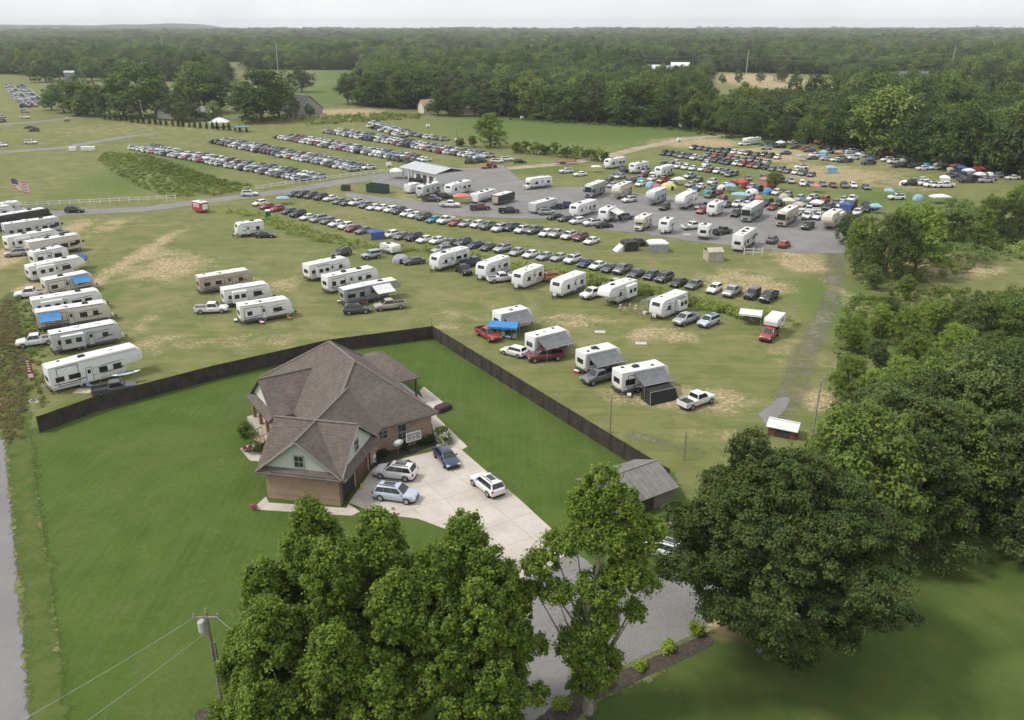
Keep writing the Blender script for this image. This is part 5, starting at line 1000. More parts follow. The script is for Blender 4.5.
# ------------------------------------------------------------------ canopies and tents
def cloth(c): return simple(c + ' tent cloth', {'white': (.66, .66, .65), 'blue': (.04, .20, .48), 'royal blue': (.06, .10, .30), 'orange': (.50, .20, .12), 'red': (.45, .04, .05), 'green': (.06, .20, .15), 'grey': (.30, .31, .32), 'tan': (.42, .37, .30), 'pale blue': (.24, .40, .52), 'teal': (.05, .26, .30), 'yellow': (.52, .50, .20), 'black': (.03, .03, .033), 'pink': (.45, .10, .22), 'salmon': (.42, .20, .16), 'navy': (.05, .08, .16), 'cream': (.55, .53, .46)}[c], .75, .15, 1.5)
def canopy(c, px, rz, label, a=3., b=3., h=2.1, peak=.9, walls=None, flat=False):
    p = at(*px); o = empty('canopy', (p[0], p[1], 0), R(rz), label, 'canopy', 'pop-up canopies')
    q = MB(); x, y = a / 2, b / 2; P = [(-x, -y, h), (x, -y, h), (x, y, h), (-x, y, h)]; ap = [(0, 0, h + peak)] if not flat else None
    if flat:
        q.slab((-x, -y, h), (x, -y, h), (x, 0, h + peak), (-x, 0, h + peak), .03); q.slab((-x, 0, h + peak), (x, 0, h + peak), (x, y, h), (-x, y, h), .03)
    else:
        m = [(u * .5, v * .5, h + peak * .62) for u, v, _ in P]
        for i in range(4):
            j = (i + 1) % 4; q.slab(P[i], P[j], m[j], m[i], .02); q.add([m[i], m[j], (0, 0, h + peak)], [(0, 1, 2)])
    for i in range(4):
        u, v = P[i], P[(i + 1) % 4]; q.slab((u[0] * 1.01, u[1] * 1.01, h - .28), (v[0] * 1.01, v[1] * 1.01, h - .28), (v[0] * 1.01, v[1] * 1.01, h), (u[0] * 1.01, u[1] * 1.01, h), .015)
    q.build('canopy_top', cloth(c), o)
    for u, v, _ in P: MB().tube([(u * .97, v * .97, 0), (u * .97, v * .97, h)], .035, 6).build('leg', STEEL, o)
    if walls:
        w_ = MB()
        for i in walls[1]: u, v = P[i], P[(i + 1) % 4]; w_.slab((u[0] * .98, u[1] * .98, .03), (v[0] * .98, v[1] * .98, .03), (v[0] * .98, v[1] * .98, h - .02), (u[0] * .98, u[1] * .98, h - .02), .015)
        w_.build('side_wall', cloth(walls[0]), o)
    return o
def dome(c, px, rz, label, r=1.6, h=1.5, fly=None):
    p = at(*px); o = empty('dome_tent', (p[0], p[1], 0), R(rz), label, 'tent', 'dome tents')
    secs = []
    for k in range(6):
        t = k / 5 * math.pi / 2; rr_ = max(.05, math.cos(t) ** .8); secs.append([(r * rr_ * math.cos(a) * (1.12 if abs(math.cos(2 * a)) < .1 else 1), r * rr_ * .85 * math.sin(a) * (1.12 if abs(math.cos(2 * a)) < .1 else 1), .02 + h * math.sin(t)) for a in [i * math.pi / 8 for i in range(16)]])
    MB().loft(secs).build('tent_body', cloth(c), o, smooth=True); m = MB()
    for s in (0, 1):
        a0 = math.pi / 4 + s * math.pi / 2; m.tube([(1.14 * r * max(0, math.cos(t)) ** .8 * math.cos(a0) * (1 if u > 0 else -1), 1.14 * .85 * r * max(0, math.cos(t)) ** .8 * math.sin(a0) * (1 if u > 0 else -1), .04 + (h + .02) * math.sin(t)) for u, t in [(1, i * math.pi / 10) for i in range(6)] + [(-1, (4 - i) * math.pi / 10) for i in range(5)]], .025, 5)
    m.build('tent_pole', STEEL, o)
    MB().prism([(-.4, .08), (.4, .08), (.3, h * .55), (0, h * .66), (-.3, h * .55)], -r * .95, -r * .72, 'y').build('door_flap', cloth(fly or 'black'), o)
    return o
canopy('blue', (504, 337), -10, 'bright blue canopy between red pickup and grey awning trailer', 4.6, 3.0, 2.1, .5, flat=True)
canopy('royal blue', (81, 268), 20, 'royal blue canopy right of the low white trailer'); canopy('white', (396.5, 178), 10, 'white canopy alone at the gravel road by the pavilion', 4, 4, 2.3, 1.0)
canopy('orange', (462, 203), 15, 'salmon orange canopy among the gravel lot trailers', 4.5, 3, 2, .8); canopy('white', (657, 251), 5, 'white canopy with grey annex at the gravel edge', 4.2, 3.4, 2, .7, ('grey', (0, 1)))
canopy('white', (750, 323), -20, 'flat white canopy left of the red camper pickup', 3.6, 3, 1.9, .3, flat=True); canopy('tan', (713, 260), 8, 'tan screen tent on the grass below the gravel', 3.4, 3.2, 2.1, .6, ('tan', (0, 1, 3)), flat=True)
dome('grey', (401, 262), 10, 'grey dome tent beside the dark grey sedan', 1.9, 1.6); dome('yellow', (668.5, 189), 20, 'yellow green dome tent at the front of the tent area', 2.6, 1.9)
p_ = at(627, 249); 
for c_, x, y, rz, l in [('blue', 283, 204, 10, 'pale blue flat canopy behind the red cars in the overgrown ditch row'), ('blue', 376, 238.5, 30, 'deep blue tarp shelter between cars in the overgrown ditch row')]: canopy('pale blue' if x < 300 else 'royal blue', (x, y), rz, l, 3.4, 2.6, 1.7, .5, None if x < 300 else ('royal blue', (0, 1)))
canopy('white', (220, 127), 8, 'round topped white canopy near the farmhouse', 9, 6, 2.4, 2.2); canopy('teal', (242, 132), 8, 'green topped canopy at the upper row of cars', 7, 4, 2.4, .4)
canopy('white', (596, 172), 10, 'small white table canopy beside the white sedan pair', 3, 2.4, 1.9, .3)
CAN = [('white', 679, 184), ('red', 742, 187), ('pale blue', 740, 200), ('pale blue', 730, 191), ('salmon', 764, 184), ('salmon', 815, 191), ('white', 816, 208), ('royal blue', 845, 210), ('cream', 788, 206), ('tan', 798, 210), ('pale blue', 830, 172), ('grey', 800, 160), ('salmon', 838, 156), ('white', 881, 154), ('red', 890, 156.5), ('pale blue', 915, 160), ('white', 944, 182.5), ('white', 939, 202), ('pale blue', 888, 196), ('royal blue', 961, 172), ('salmon', 955, 170), ('red', 978, 173), ('white', 968, 175), ('white', 780, 146), ('salmon', 819, 145), ('green', 801, 143), ('pale blue', 875, 212), ('white', 979, 179), ('pale blue', 823, 156)]
names_ = {}
for i, (c_, x, y) in enumerate(CAN):
    near = ['the yellow dome tent', 'the middle of the tent crowd', 'the big pale blue canopy', 'the red canopy on its left side', 'the small tree in the lot', 'the purple cars', 'the white pickup behind the motorhomes', 'the last cars by the woods', 'the tan striped motorhome', 'the white canopy behind the motorhomes', 'the end of the long dark row', 'a white SUV on the upper slope', 'the upper camp below the woods', 'the upper camp edge', 'the dark wood edge beside a white one', 'the dark wood above the black pickups', 'the white SUV in the far right grass', 'the grass before the leafy right trees', 'the bushes in the right grass', 'the far right camp row', 'the royal blue one at far right', 'the wood at the far right end', 'the far right camp between salmon and red', 'the top of the tan slope', 'the top camp row under the trees', 'the top of the slope near the wood', 'the bush edge right of the last cars', 'the front of the far right camp', 'the salmon canopy in the upper camp'][i]
    canopy(c_, (x, y + 1), rnd.uniform(-40, 40), f'{c_} canopy by {near}', rnd.uniform(2.6, 3.3) if i not in (2, 17) else 5., 2.9, 1.9, .7, (c_, (0, 1)) if i % 3 == 1 else None)
DOM = [('navy', 695, 190), ('teal', 641, 181), ('pale blue', 650, 186), ('pink', 657, 188), ('red', 742, 182.5), ('white', 752, 193), ('orange', 758, 199.5), ('navy', 870, 161), ('blue', 862, 150), ('pale blue', 918, 199), ('grey', 928, 163.5), ('white', 905, 184), ('navy', 857, 153), ('green', 895, 150)]
for i, (c_, x, y) in enumerate(DOM):
    l = ['navy tent alone left of the crowd on the grass', 'teal tent at the left end of the tent crowd', 'pale blue tent left of the pink one', 'pink tent left of the yellow dome', 'red tent high in the middle of the crowd', 'white tent beside the big pale blue canopy', 'orange tent behind the motorhome row', 'navy dome in the upper camp by the pale canopy', 'bright blue tent in the upper camp under the trees', 'pale blue tent behind the right bushes', 'grey tent at the dark wood edge', 'white tent behind the cars in the right grass', 'navy tent behind the bright blue tent', 'green tent at the foot of the dark wood'][i]
    dome(c_, (x, y + 1), rnd.uniform(0, 360), l, rnd.uniform(1.4, 1.9), rnd.uniform(1.4, 1.8))
for i, (c_, x, y) in enumerate((('navy', 812, 151), ('green', 841, 154), ('white', 858, 157), ('salmon', 873, 155), ('grey', 902, 163), ('blue', 926, 168), ('tan', 950, 172), ('royal blue', 972, 173), ('white', 989, 177), ('teal', 708, 195), ('white', 722, 190), ('blue', 768, 194), ('tan', 784, 199), ('navy', 804, 205))): dome(c_, (x, y), rnd.uniform(0, 360), f'{c_} dome tent, {ordw(i + 1)} from the left along the camp under the trees' if i < 9 else f'{c_} dome tent, {ordw(i - 8)} from the left among the crowded tents and cars', 1.6, 1.6)
# black screen room under the awning, truck tent, covered car
p_ = at(658, 399); o = empty('screen_room', (p_[0], p_[1], 0), R(25), 'black mesh screen room under the grey awning', 'screen room'); q = MB()
q.loft([[(-2.2, -1.5, 0), (2.4, -1.3, 0), (2.0, 1.1, 0), (-2.0, 1.1, 0)], [(-1.9, -.9, 1.6), (2.0, -.8, 1.6), (1.9, 1.0, 1.7), (-1.9, 1.0, 1.7)], [(-1.8, .6, 1.95), (1.8, .6, 1.95), (1.8, .95, 1.95), (-1.8, .95, 1.95)]]).build('mesh_wall', SCREEN, o)
MB().tube([(-2.2, -1.5, 0), (-1.9, -.9, 1.62), (2.0, -.8, 1.62), (2.4, -1.3, 0)], .04).build('frame', STEEL, o)
p_ = at(629, 250); o = empty('truck_tent', (p_[0], p_[1], 0), R(15), 'dark frame screen tent with white annex beside the white canopy', 'tent'); q = MB()
q.prism([(-1.7, 0), (1.7, 0), (1.5, 2.0), (0, 2.3), (-1.5, 2.0)], -1.4, 1.4).build('tent_body', cloth('black'), o); MB().prism([(-3.4, 0), (-1.8, 0), (-1.8, 1.4)], -1.2, 1.2).build('annex', cloth('white'), o)
for x in (-1.72, 1.72): MB().tube([(x, -1.45, 0), (x * .9, -1.45, 2.0), (0, -1.45, 2.33)], .05).build('frame', cloth('grey'), o)
car('pickup truck', 'black', (637, 246), 20, 'black pickup backed to the dark screen tent at the gravel edge')
car('SUV', 'orange', (553, 280), 30, 'orange covered car between two white trailers at the ditch'); car('pickup truck', 'silver', (615, 288), 40, 'silver pickup with white bed cover behind the tall fifth wheel'); car('SUV', 'silver', (442, 253), 215, 'silver car half hidden behind the white windowed trailer')
# red food trailer, dumpsters, tractor, hay trailer, gate, kayak, camp table
p_ = at(201, 212); o = empty('food_trailer', (p_[0], p_[1], 0), R(-35), 'red and white food trailer beside the gravel road', 'food trailer')
MB().box(-2, 2, -1.1, 1.1, .5, 2.7).build('body', simple('red trailer paint', (.36, .05, .05), .4), o, bevel=.05); MB().box(-2.02, 2.02, -1.12, 1.12, 2.7, 2.82).build('roof', WHITE, o); MB().box(-1.4, 1.0, -1.14, -1.09, 1.5, 2.4).build('serving_window', simple('white food panel', (.66, .62, .60), .5), o); MB().box(1.98, 2.03, -.8, .8, .9, 2.3).build('end_panel', WHITE, o)
q = MB()
for k in range(4): q.box(-1.2 + k * .55, -.85 + k * .55, -1.16, -1.135, 1.75, 2.1)
q.build('menu_marks', simple('red menu mark', (.40, .08, .07), .5), o); wheels(o, (-.4, .5), 1.05, .33); MB().tube([(2, 0, .5), (3.2, 0, .45)], .06).build('tongue', BLACK, o); MB().box(.2, .8, -.3, .3, 2.8, 3.1).build('roof_vent', STEEL, o)
def dumpster(label, px, rz, L, W2, H, c_):
    p_ = at(*px); o = empty('dumpster', (p_[0], p_[1], 0), R(rz), label, 'dumpster'); m = simple('dumpster ' + label.split()[0] + ' steel', c_, .6, .25, 2); q = MB(); t = .1
    q.box(-L / 2, L / 2, -W2 / 2, -W2 / 2 + t, .15, H); q.box(-L / 2, L / 2, W2 / 2 - t, W2 / 2, .15, H); q.box(-L / 2, -L / 2 + t, -W2 / 2 + t, W2 / 2 - t, .15, H); q.box(L / 2 - t, L / 2, -W2 / 2 + t, W2 / 2 - t, .15, H); q.box(-L / 2 + t, L / 2 - t, -W2 / 2 + t, W2 / 2 - t, .15, .3); q.build('bin', m, o); q = MB()
    for k in range(int(L / .6)):
        x = -L / 2 + .3 + k * .6
        for s in (-1, 1): q.box(x - .06, x + .06, *sorted((s * W2 / 2, s * (W2 / 2 + .08))), .2, H - .05)
    q.build('side_rib', m, o); MB().box(-L / 2 - .05, L / 2 + .05, -W2 / 2 - .09, -W2 / 2 + .12, H, H + .1).box(-L / 2 - .05, L / 2 + .05, W2 / 2 - .12, W2 / 2 + .09, H, H + .1).build('top_rail', m, o); wheels(o, (-L / 2 + .4, L / 2 - .4), W2 / 2 - .3, .15)
dumpster('dark green long roll off dumpster on the grass island', (378, 192.5), -28, 6.6, 2.5, 2.4, (.025, .05, .04)); dumpster('mossy small square dumpster left of the long one', (346, 190.5), 0, 2.6, 1.8, 1.5, (.05, .07, .035))
p_ = at(282, 211); 
p_ = at(268.5, 219); o = empty('portable_toilet', (p_[0], p_[1], 0), .4, 'green portable toilet with white roof in the ditch brush', 'portable toilet'); MB().box(-.6, .6, -.6, .6, 0, 2.1).build('cabin', simple('teal plastic cabin', (.03, .12, .10), .5), o, bevel=.04); MB().loft([[(s * .65 * x, s * .65 * y, z) for x, y in ((-1, -1), (1, -1), (1, 1), (-1, 1))] for s, z in ((1, 2.1), (.95, 2.25), (.5, 2.4))]).build('roof', WHITE, o); MB().box(-.4, .4, -.63, -.59, .15, 1.95).build('door', simple('dark green plastic door', (.025, .09, .08), .5), o)
p_ = at(491, 168); o = empty('tractor', (p_[0], p_[1], 0), R(20), 'red farm tractor with implement at the end of the dirt road', 'tractor'); TR = simple('red machine paint', (.42, .07, .04), .4)
MB().box(.1, 2.0, -.45, .45, .8, 1.5, tx=.1, ty=.06).build('bonnet', TR, o, bevel=.05); MB().box(-1.1, .1, -.6, .6, .7, 1.25).build('body', TR, o); MB().box(-1.0, .1, -.62, .62, 2.3, 2.4).build('canopy', TR, o)
for x in (-.95, .05):
    for s in (-1, 1): MB().tube([(x, s * .55, 1.2), (x, s * .55, 2.32)], .04).build('post', BLACK, o)
for x, r_, yy in ((-.7, .75, .8), (1.5, .45, .65)):
    for s in (-1, 1): k = MB().disc((x, s * yy, r_), (0, 1, 0), r_, .38, 16).build('wheel', TYRE, o); MB().disc((x, s * (yy + .17), r_), (0, 1, 0), r_ * .5, .05, 10).build('rim', TR, k)
MB().box(-3.6, -1.4, -1.1, 1.1, .35, .75).build('implement', TR, o)
p_ = at(566, 164); o = empty('flatbed_trailer', (p_[0], p_[1], 0), R(12), 'low rust red flatbed trailer in front of the shrub row', 'trailer'); RU = simple('rust red steel', (.22, .06, .045), .7, .3, 2); MB().box(-4, 3.5, -1.2, 1.2, .75, .95).build('deck', RU, o); MB().box(3.4, 3.5, -1.2, 1.2, .95, 1.7).build('headboard', RU, o); wheels(o, (-1.6, -.6), 1.0, .38); MB().tube([(3.5, 0, .8), (5, 0, .6)], .08).build('tongue', RU, o)
p_ = at(753, 255); o = empty('wooden_gate', (p_[0], p_[1], 0), R(-5), 'short white two rail gate frame beside the white motorhome', 'gate')
for x in (-1.9, 0, 1.9): MB().box(x - .08, x + .08, -.08, .08, 0, 1.6).build('post', WHITE, o)
MB().box(-1.8, 1.8, -.12, -.085, .6, .76).box(-1.8, 1.8, -.12, -.085, 1.25, 1.41).build('rail', WHITE, o)
p_ = at(128, 383); o = empty('kayak', (p_[0], p_[1], 1.25), R(34), 'white and teal kayak resting along the dark pickup', 'kayak')
MB().loft([[(x, w_ * math.cos(t), .16 + hh_ + w_ * .55 * math.sin(t)) for t in [k * math.pi / 5 for k in range(10)]] for x, w_, hh_ in ((-1.9, .03, .15), (-1.3, .24, .04), (0, .36, 0), (1.3, .24, .04), (1.9, .03, .15))]).build('hull', WHITE, o, smooth=True); MB().box(-1.2, 1.0, -.2, -.02, .36, .385).build('deck_stripe', simple('teal deck stripe', (.03, .28, .34), .4), o); MB().disc((-.1, .0, .355), (0, 0, 1), .22, .05, 12).build('cockpit', BLACK, o)
MB().box(-.9, -.8, -.25, .25, -1.2, .05).box(.8, .9, -.25, .25, -1.2, .05).build('stand', STEEL, o)
p_ = at(96, 383); o = empty('camp_table', (p_[0], p_[1], 0), R(20), 'white folding camp table under the long fifth wheel', 'table'); MB().box(-.7, .7, -.4, .4, .7, .76).build('table_top', WHITE, o)
for x in (-.6, .6):
    for y in (-.3, .3): MB().tube([(x, y, 0), (x, y, .7)], .025, 5).build('leg', STEEL, o)
def chair(px, rz, c_, label):
    p_ = at(*px); o = empty('camp_chair', (p_[0], p_[1], 0), R(rz), label, 'chair'); m = cloth(c_); MB().box(-.25, .25, -.25, .25, .4, .44).build('seat', m, o); MB().slab((-.25, .25, .42), (.25, .25, .42), (.27, .38, .95), (-.27, .38, .95), .03).build('backrest', m, o)
    for x in (-.24, .24):
        for y in (-.22, .24): MB().tube([(x, y, 0), (x, y, .4)], .018, 5).build('leg', BLACK, o)
chair((87, 385), 200, 'teal', 'teal folding chair left of the white camp table'); chair((90, 388), 170, 'pale blue', 'pale blue folding chair in front of the camp table')
for (x, y), c_, l in (((540, 349), 'blue', 'blue camp chair under the grey awning above the maroon pickup'), ((556, 352), 'red', 'red camp chair at the awning end above the maroon pickup'), ((600, 366), 'green', 'green camp chair under the awning of the short white trailer'), ((612, 369), 'navy', 'navy camp chair at the awning edge of the short white trailer'), ((503, 338), 'white', 'white chair under the bright blue canopy'), ((514, 340), 'grey', 'grey chair at the right under the bright blue canopy'), ((366, 305), 'red', 'red camp chair in front of the grey awning trailer'), ((654, 312), 'blue', 'blue camp chair by the dark awning beside the people'), ((376, 303), 'navy', 'navy camp chair right of the red one at the grey trailer'), ((290, 320), 'orange', 'orange camp chair behind the rounded white trailer'), ((268, 304), 'maroon' if False else 'red', 'red camp chair at the front of the middle patch trailer'), ((245, 293.5), 'teal', 'teal camp chair in front of the tan trailer on the patch')): chair((x, y), rnd.uniform(0, 360), c_, l)
def cooler(px, c_, l):
    p_ = at(*px); o = empty('cooler', (p_[0], p_[1], 0), rnd.uniform(0, 3), l, 'cooler'); MB().box(-.4, .4, -.24, .24, 0, .38, tx=-.02, ty=-.02).build('chest', cloth(c_), o, bevel=.03); MB().box(-.43, .43, -.27, .27, .38, .46).build('lid', WHITE, o, bevel=.02)
    for s in (-1, 1): MB().tube([(s * .42, -.12, .3), (s * .5, -.1, .22), (s * .5, .1, .22), (s * .42, .12, .3)], .02, 5).build('handle', BLACK, o)
for (x, y), c_, l in (((508, 339), 'blue', 'blue cooler under the bright blue canopy'), ((577, 373), 'red', 'red cooler left of the short white trailer'), ((629, 397), 'tan', 'tan cooler in front of the screen room trailer'), ((236, 322), 'blue', 'blue cooler at the left end of the rounded white trailer'), ((262, 324), 'red', 'red cooler in front of the rounded white trailer'), ((340, 303), 'orange', 'orange cooler at the left end of the grey awning trailer'), ((645, 314), 'white', 'white cooler right of the group of people')): cooler((x, y), c_, l)
p_ = at(84, 391); tag(MB().prism([(-1.2, -.8), (1.1, -.8), (1.2, .8), (-1.1, .8)], .0, .03, 'z').build('outdoor_rug', simple('faded pinkish rug', (.42, .36, .30), .9, .2, 2)), 'pale pinkish rug lying behind the dark pickup', 'rug').location = (p_[0], p_[1], 0.01)
for (x, y), l in (((34, 401), 'pale flat board lying in the verge grass'), ((600, 332), 'white scrap board lying in the middle of the field'), ((641, 343.5), 'white strip of board lying right in the open field'), ((687, 234.5), 'pale tarp spread on the gravel near the white pickup')):
    p_ = at(x, y); tag(MB().prism([(-.9, -.5), (.8, -.6), (.95, .5), (-.8, .6)], 0, .05, 'z').build('loose_board', simple('pale board', (.46, .44, .41), .8)), l, 'board').location = (p_[0], p_[1], .012)
# folding-chair-like barriers by the flagpole
for k in range(7):
    p_ = at(27 + k * 4.3, 211 - k * .2); o = empty('crowd_barrier', (p_[0], p_[1], 0), R(20), f'grey barrier, {ordw(k+1)} from the flagpole along the rail fence', 'barrier', 'grey barriers by the flagpoles'); q = MB(); q.tube([(-.9, 0, 0), (-.9, 0, 1.1), (.9, 0, 1.1), (.9, 0, 0)], .04, 5); q.build('frame', STEEL, o); q = MB(); [q.tube([(-.7 + .28 * j, 0, .15), (-.7 + .28 * j, 0, 1.1)], .02, 4) for j in range(6)]; q.tube([(-.9, 0, .15), (.9, 0, .15)], .025, 4); q.build('bars', STEEL, o)
for i, (x, y, l) in enumerate(((101, 151.5, 'leftmost white water tank by the farm lane'), (113, 151, 'middle pale tank by the farm lane'), (120, 151, 'rightmost white tank by the farm lane'))):
    p_ = at(x - 28, y); o = empty('water_tank', (p_[0], p_[1], 0), .2, l, 'tank', 'tanks by the farm lane'); MB().box(-1.2, 1.2, -1, 1, .15, 1.8).build('tank', WHITE, o, bevel=.2); MB().disc((0, 0, 1.85), (0, 0, 1), .25, .12).build('lid', BLACK, o); MB().box(-1.25, 1.25, -1.05, 1.05, 0, .15).build('pallet', WOODP, o)
p_ = at(67, 121.5); o = empty('utility_cart', (p_[0], p_[1], 0), .2, 'small tan utility cart on the upper lane', 'cart'); MB().box(-1.3, 1.3, -.7, .7, .5, 1.0).build('body', simple('brown cart paint', (.22, .13, .08), .5), o, bevel=.06); MB().box(-.3, .9, -.7, .7, 1.75, 1.85).build('roof', WHITE, o); [MB().tube([(x, s * .6, 1), (x, s * .6, 1.78)], .03).build('post', BLACK, o) for x in (-.2, .8) for s in (-1, 1)]; wheels(o, (-.8, .8), .65, .3)
# ------------------------------------------------------------------ people
SKIN = simple('skin', (.42, .25, .18), .6, .06, 8); HAIR = simple('brown hair', (.06, .04, .03), .8)
def skin_obj(name, pts, edges, rad, m, parent):
    me = bpy.data.meshes.new(name); me.from_pydata(pts, edges, []); me.materials.append(m); o = link(name, me, parent)
    sk = o.modifiers.new('skin', 'SKIN'); sk.use_smooth_shade = True; o.modifiers.new('sub', 'SUBSURF').levels = 1
    for v, r_ in zip(me.skin_vertices[0].data, rad): v.radius = (r_, r_) if not isinstance(r_, tuple) else r_
    me.skin_vertices[0].data[0].use_root = True; return o
def person(px, rz, shirt, shorts, label, hat=False, step=.12, arm=.1):
    p = at(*px); o = empty('person', (p[0], p[1], 0), R(rz), label, 'person', 'people standing by the trailers')
    pts = [(0, 0, .96), (0, 0, 1.18), (0, 0, 1.40), (0, .01, 1.52), (0, .02, 1.62), (0, .02, 1.76)]; E_ = [(0, 1), (1, 2), (2, 3), (3, 4), (4, 5)]; rd = [(.155, .11), (.14, .10), (.17, .10), .055, .09, .075]
    def chain(par, ps, rs):
        k = par
        for q, r_ in zip(ps, rs): pts.append(q); rd.append(r_); E_.append((k, len(pts) - 1)); k = len(pts) - 1
        return k
    for s in (-1, 1):
        chain(0, [(s * .10, 0, .88), (s * .12, s * step * .6 + .03, .50), (s * .13, s * step - .02, .09), (s * .14, s * step + .13, .03)], [.095, .065, .045, .035])
        w_ = chain(2, [(s * .20, 0, 1.38), (s * .27, -.02, 1.10), (s * .27, arm + .06, .88), (s * .265, arm + .09, .80)], [.06, .045, .034, .03])
        for j in range(4): chain(w_, [(s * (.25 + .012 * j), arm + .11 + .008 * j, .745), (s * (.25 + .012 * j), arm + .115 + .008 * j, .705 - .008 * (j % 2))], [.010, .008])
        chain(w_, [(s * .235, arm + .13, .775), (s * .23, arm + .145, .745)], [.011, .009])
    skin_obj('body', pts, E_, rd, SKIN, o)
    skin_obj('shirt', [(0, 0, 1.0), (0, 0, 1.2), (0, 0, 1.40), (-.2, 0, 1.37), (-.265, -.015, 1.18), (.2, 0, 1.37), (.265, -.015, 1.18), (0, .005, 1.46)], [(0, 1), (1, 2), (2, 3), (3, 4), (2, 5), (5, 6), (2, 7)], [(.175, .135), (.165, .125), (.19, .125), .08, .07, .08, .07, .08], cloth(shirt), o)
    skin_obj('shorts', [(0, 0, .98), (-.1, 0, .88), (-.118, -step * .4, .62), (.1, 0, .88), (.118, step * .4 + .02, .62)], [(0, 1), (1, 2), (0, 3), (3, 4)], [(.17, .13), .115, .095, .115, .095], cloth(shorts), o)
    q = MB(); secs = [[(.098 * k * math.cos(t), .015 - .01 + .105 * k * math.sin(t) - .015, z) for t in [i * math.pi / 6 for i in range(12)]] for k, z in ((.98, 1.70), (1.0, 1.76), (.8, 1.82), (.3, 1.855))]; q.loft(secs)
    if hat: q.loft([[(r_ * math.cos(t), .01 + r_ * math.sin(t), z) for t in [i * math.pi / 6 for i in range(12)]] for r_, z in ((.2, 1.755), (.2, 1.77), (.1, 1.775))])
    q.build('hat' if hat else 'hair', cloth('white') if hat else HAIR, o)
    for s in (-1, 1): MB().loft([[(s * .033 + .011 * math.cos(t) * k, .105 + y, 1.665 + .008 * math.sin(t) * k) for t in [i * math.pi / 4 for i in range(8)]] for k, y in ((1, 0), (.6, .006))]).build('eye', BLACK, o)
    MB().loft([[(-.012, .105, 1.63), (.012, .105, 1.63), (0, .105, 1.66)], [(-.004, .13, 1.632), (.004, .13, 1.632), (0, .118, 1.65)]]).build('nose', SKIN, o); MB().box(-.025, .025, .095, .11, 1.594, 1.603).build('mouth', simple('lips', (.28, .12, .10), .6), o)
    return o
for a in [((620, 315), 200, 'white', 'tan', 'person in white shirt standing leftmost of the group by the fifth wheel', True, .10, .12), ((624, 315), 150, 'cream', 'white', 'person in cream shirt beside the leftmost person in the group'), ((630, 311.5), 250, 'white', 'grey', 'person in white shirt and grey shorts at the back of the group'), ((635.5, 315.5), 170, 'white', 'tan', 'person with white hat in front in the middle of the group', True, .16, .05), ((642.5, 313.5), 120, 'tan', 'cream', 'person in tan shirt standing right of the white hat'), ((649, 311), 190, 'pale blue', 'navy', 'person in pale blue shirt under the dark awning edge'), ((212, 197), 100, 'orange', 'tan', 'person in orange shirt walking on the gravel road'), ((219, 196), 100, 'pink', 'cream', 'person in pink shirt walking on the gravel road')]: person(*a)
# ------------------------------------------------------------------ long car rows of the far lots
POOL = [('sedan', .34), ('SUV', .36), ('hatchback', .1), ('pickup truck', .14), ('minivan', .04), ('jeep', .02)]
PC = [('white', .40), ('silver', .18), ('grey', .15), ('black', .11), ('dark grey', .06), ('dark blue', .04), ('red', .022), ('blue', .012), ('maroon', .015), ('pale blue', .02)]
PCD = [('white', .17), ('silver', .12), ('grey', .22), ('black', .2), ('dark grey', .13), ('dark blue', .07), ('red', .02), ('blue', .012), ('maroon', .015)]
def pick(p):
    u = rnd.random() * sum(q for _, q in p)
    for k, q in p:
        u -= q
        if u <= 0: return k
    return p[0][0]
def line_row(a, b, step, off, hd, phrase, end, group, pc=PC, bucket=None, skip=0.):
    A, B = Vector(at(*a)), Vector(at(*b)); d = B - A; L = d.length; d.normalize(); n = Vector((-d.y, d.x)); k = int(L / step); its = [(pick(POOL), pick(pc)) for _ in range(k)]
    P = [A + d * (step * (i + .5) + jit(.25)) + n * (off + jit(.5)) for i in range(k)]
    keep = [i for i in range(k) if rnd.random() >= skip]; its = [its[i] for i in keep]; P = [P[i] for i in keep]
    if bucket is not None:
        bucket += [(t, c_, p, hd + jit(5)) for (t, c_), p in zip(its, P)]; return
    for (t, c_), p, l in zip(its, P, row_labels(its, phrase, end)): car(t, c_, None, hd + jit(5), l, group, False, (p.x, p.y))
MASS = []
# right lot, slanting rows
line_row((690, 149), (786, 159.5), 3.0, 0, 232, 'the upper dark slope row', 'dirt road', 'cars in the slope rows', PCD)
line_row((661, 154.5), (823, 178), 3.0, 0, 232, 'the longest row across the slope', 'trailer', 'cars in the slope rows', PCD)
line_row((700, 157), (788, 168), 3.0, 3.2, 232, 'the row backing the longest slope row', 'dirt road', 'cars in the slope rows', PCD, None, .15)
line_row((660, 165.5), (746, 177), 3.1, 0, 232, 'the short slope row above the tents', 'trailer', 'cars in the slope rows', PC)
explicit_row('sg,748,178.5 ub,764,179 hg,782,180.5 us,791,181.5 hw,802,184 sg,811,184.5 sg,823,184.5 sm,833,185.5 ug,844,186 hw,853,186 sg,866,187.5', 'the nose on row facing the tents', 'left', 262, 'cars in the slope rows', False)
explicit_row('sw,685,166 ps,690,176.5 sg,698,180 uw,712,182.5 hw,675,163 ud,608,182.5 ss,612,185.5 sk,622,184 hn,628,182 us,620,177 sm,643,175.5 sw,652,179 ue,710,196 sm,721,201 sr,722,199 ug,701,207.5 sw,746,205 ue,767,203.5 uk,779,204 sg,795,204 sg,806,204 sm,817,204.5 um,814,202 uk,829,208 sw,841,206 uk,851,207 uw,857,213.5 pw,852,200 uk,864,207 ss,843,200 uk,866,210 sn,874,207.5 sw,706,164.5 ug,729,175',
  'the crowded tents and cars', 'left', 232, 'cars among the tents', False)
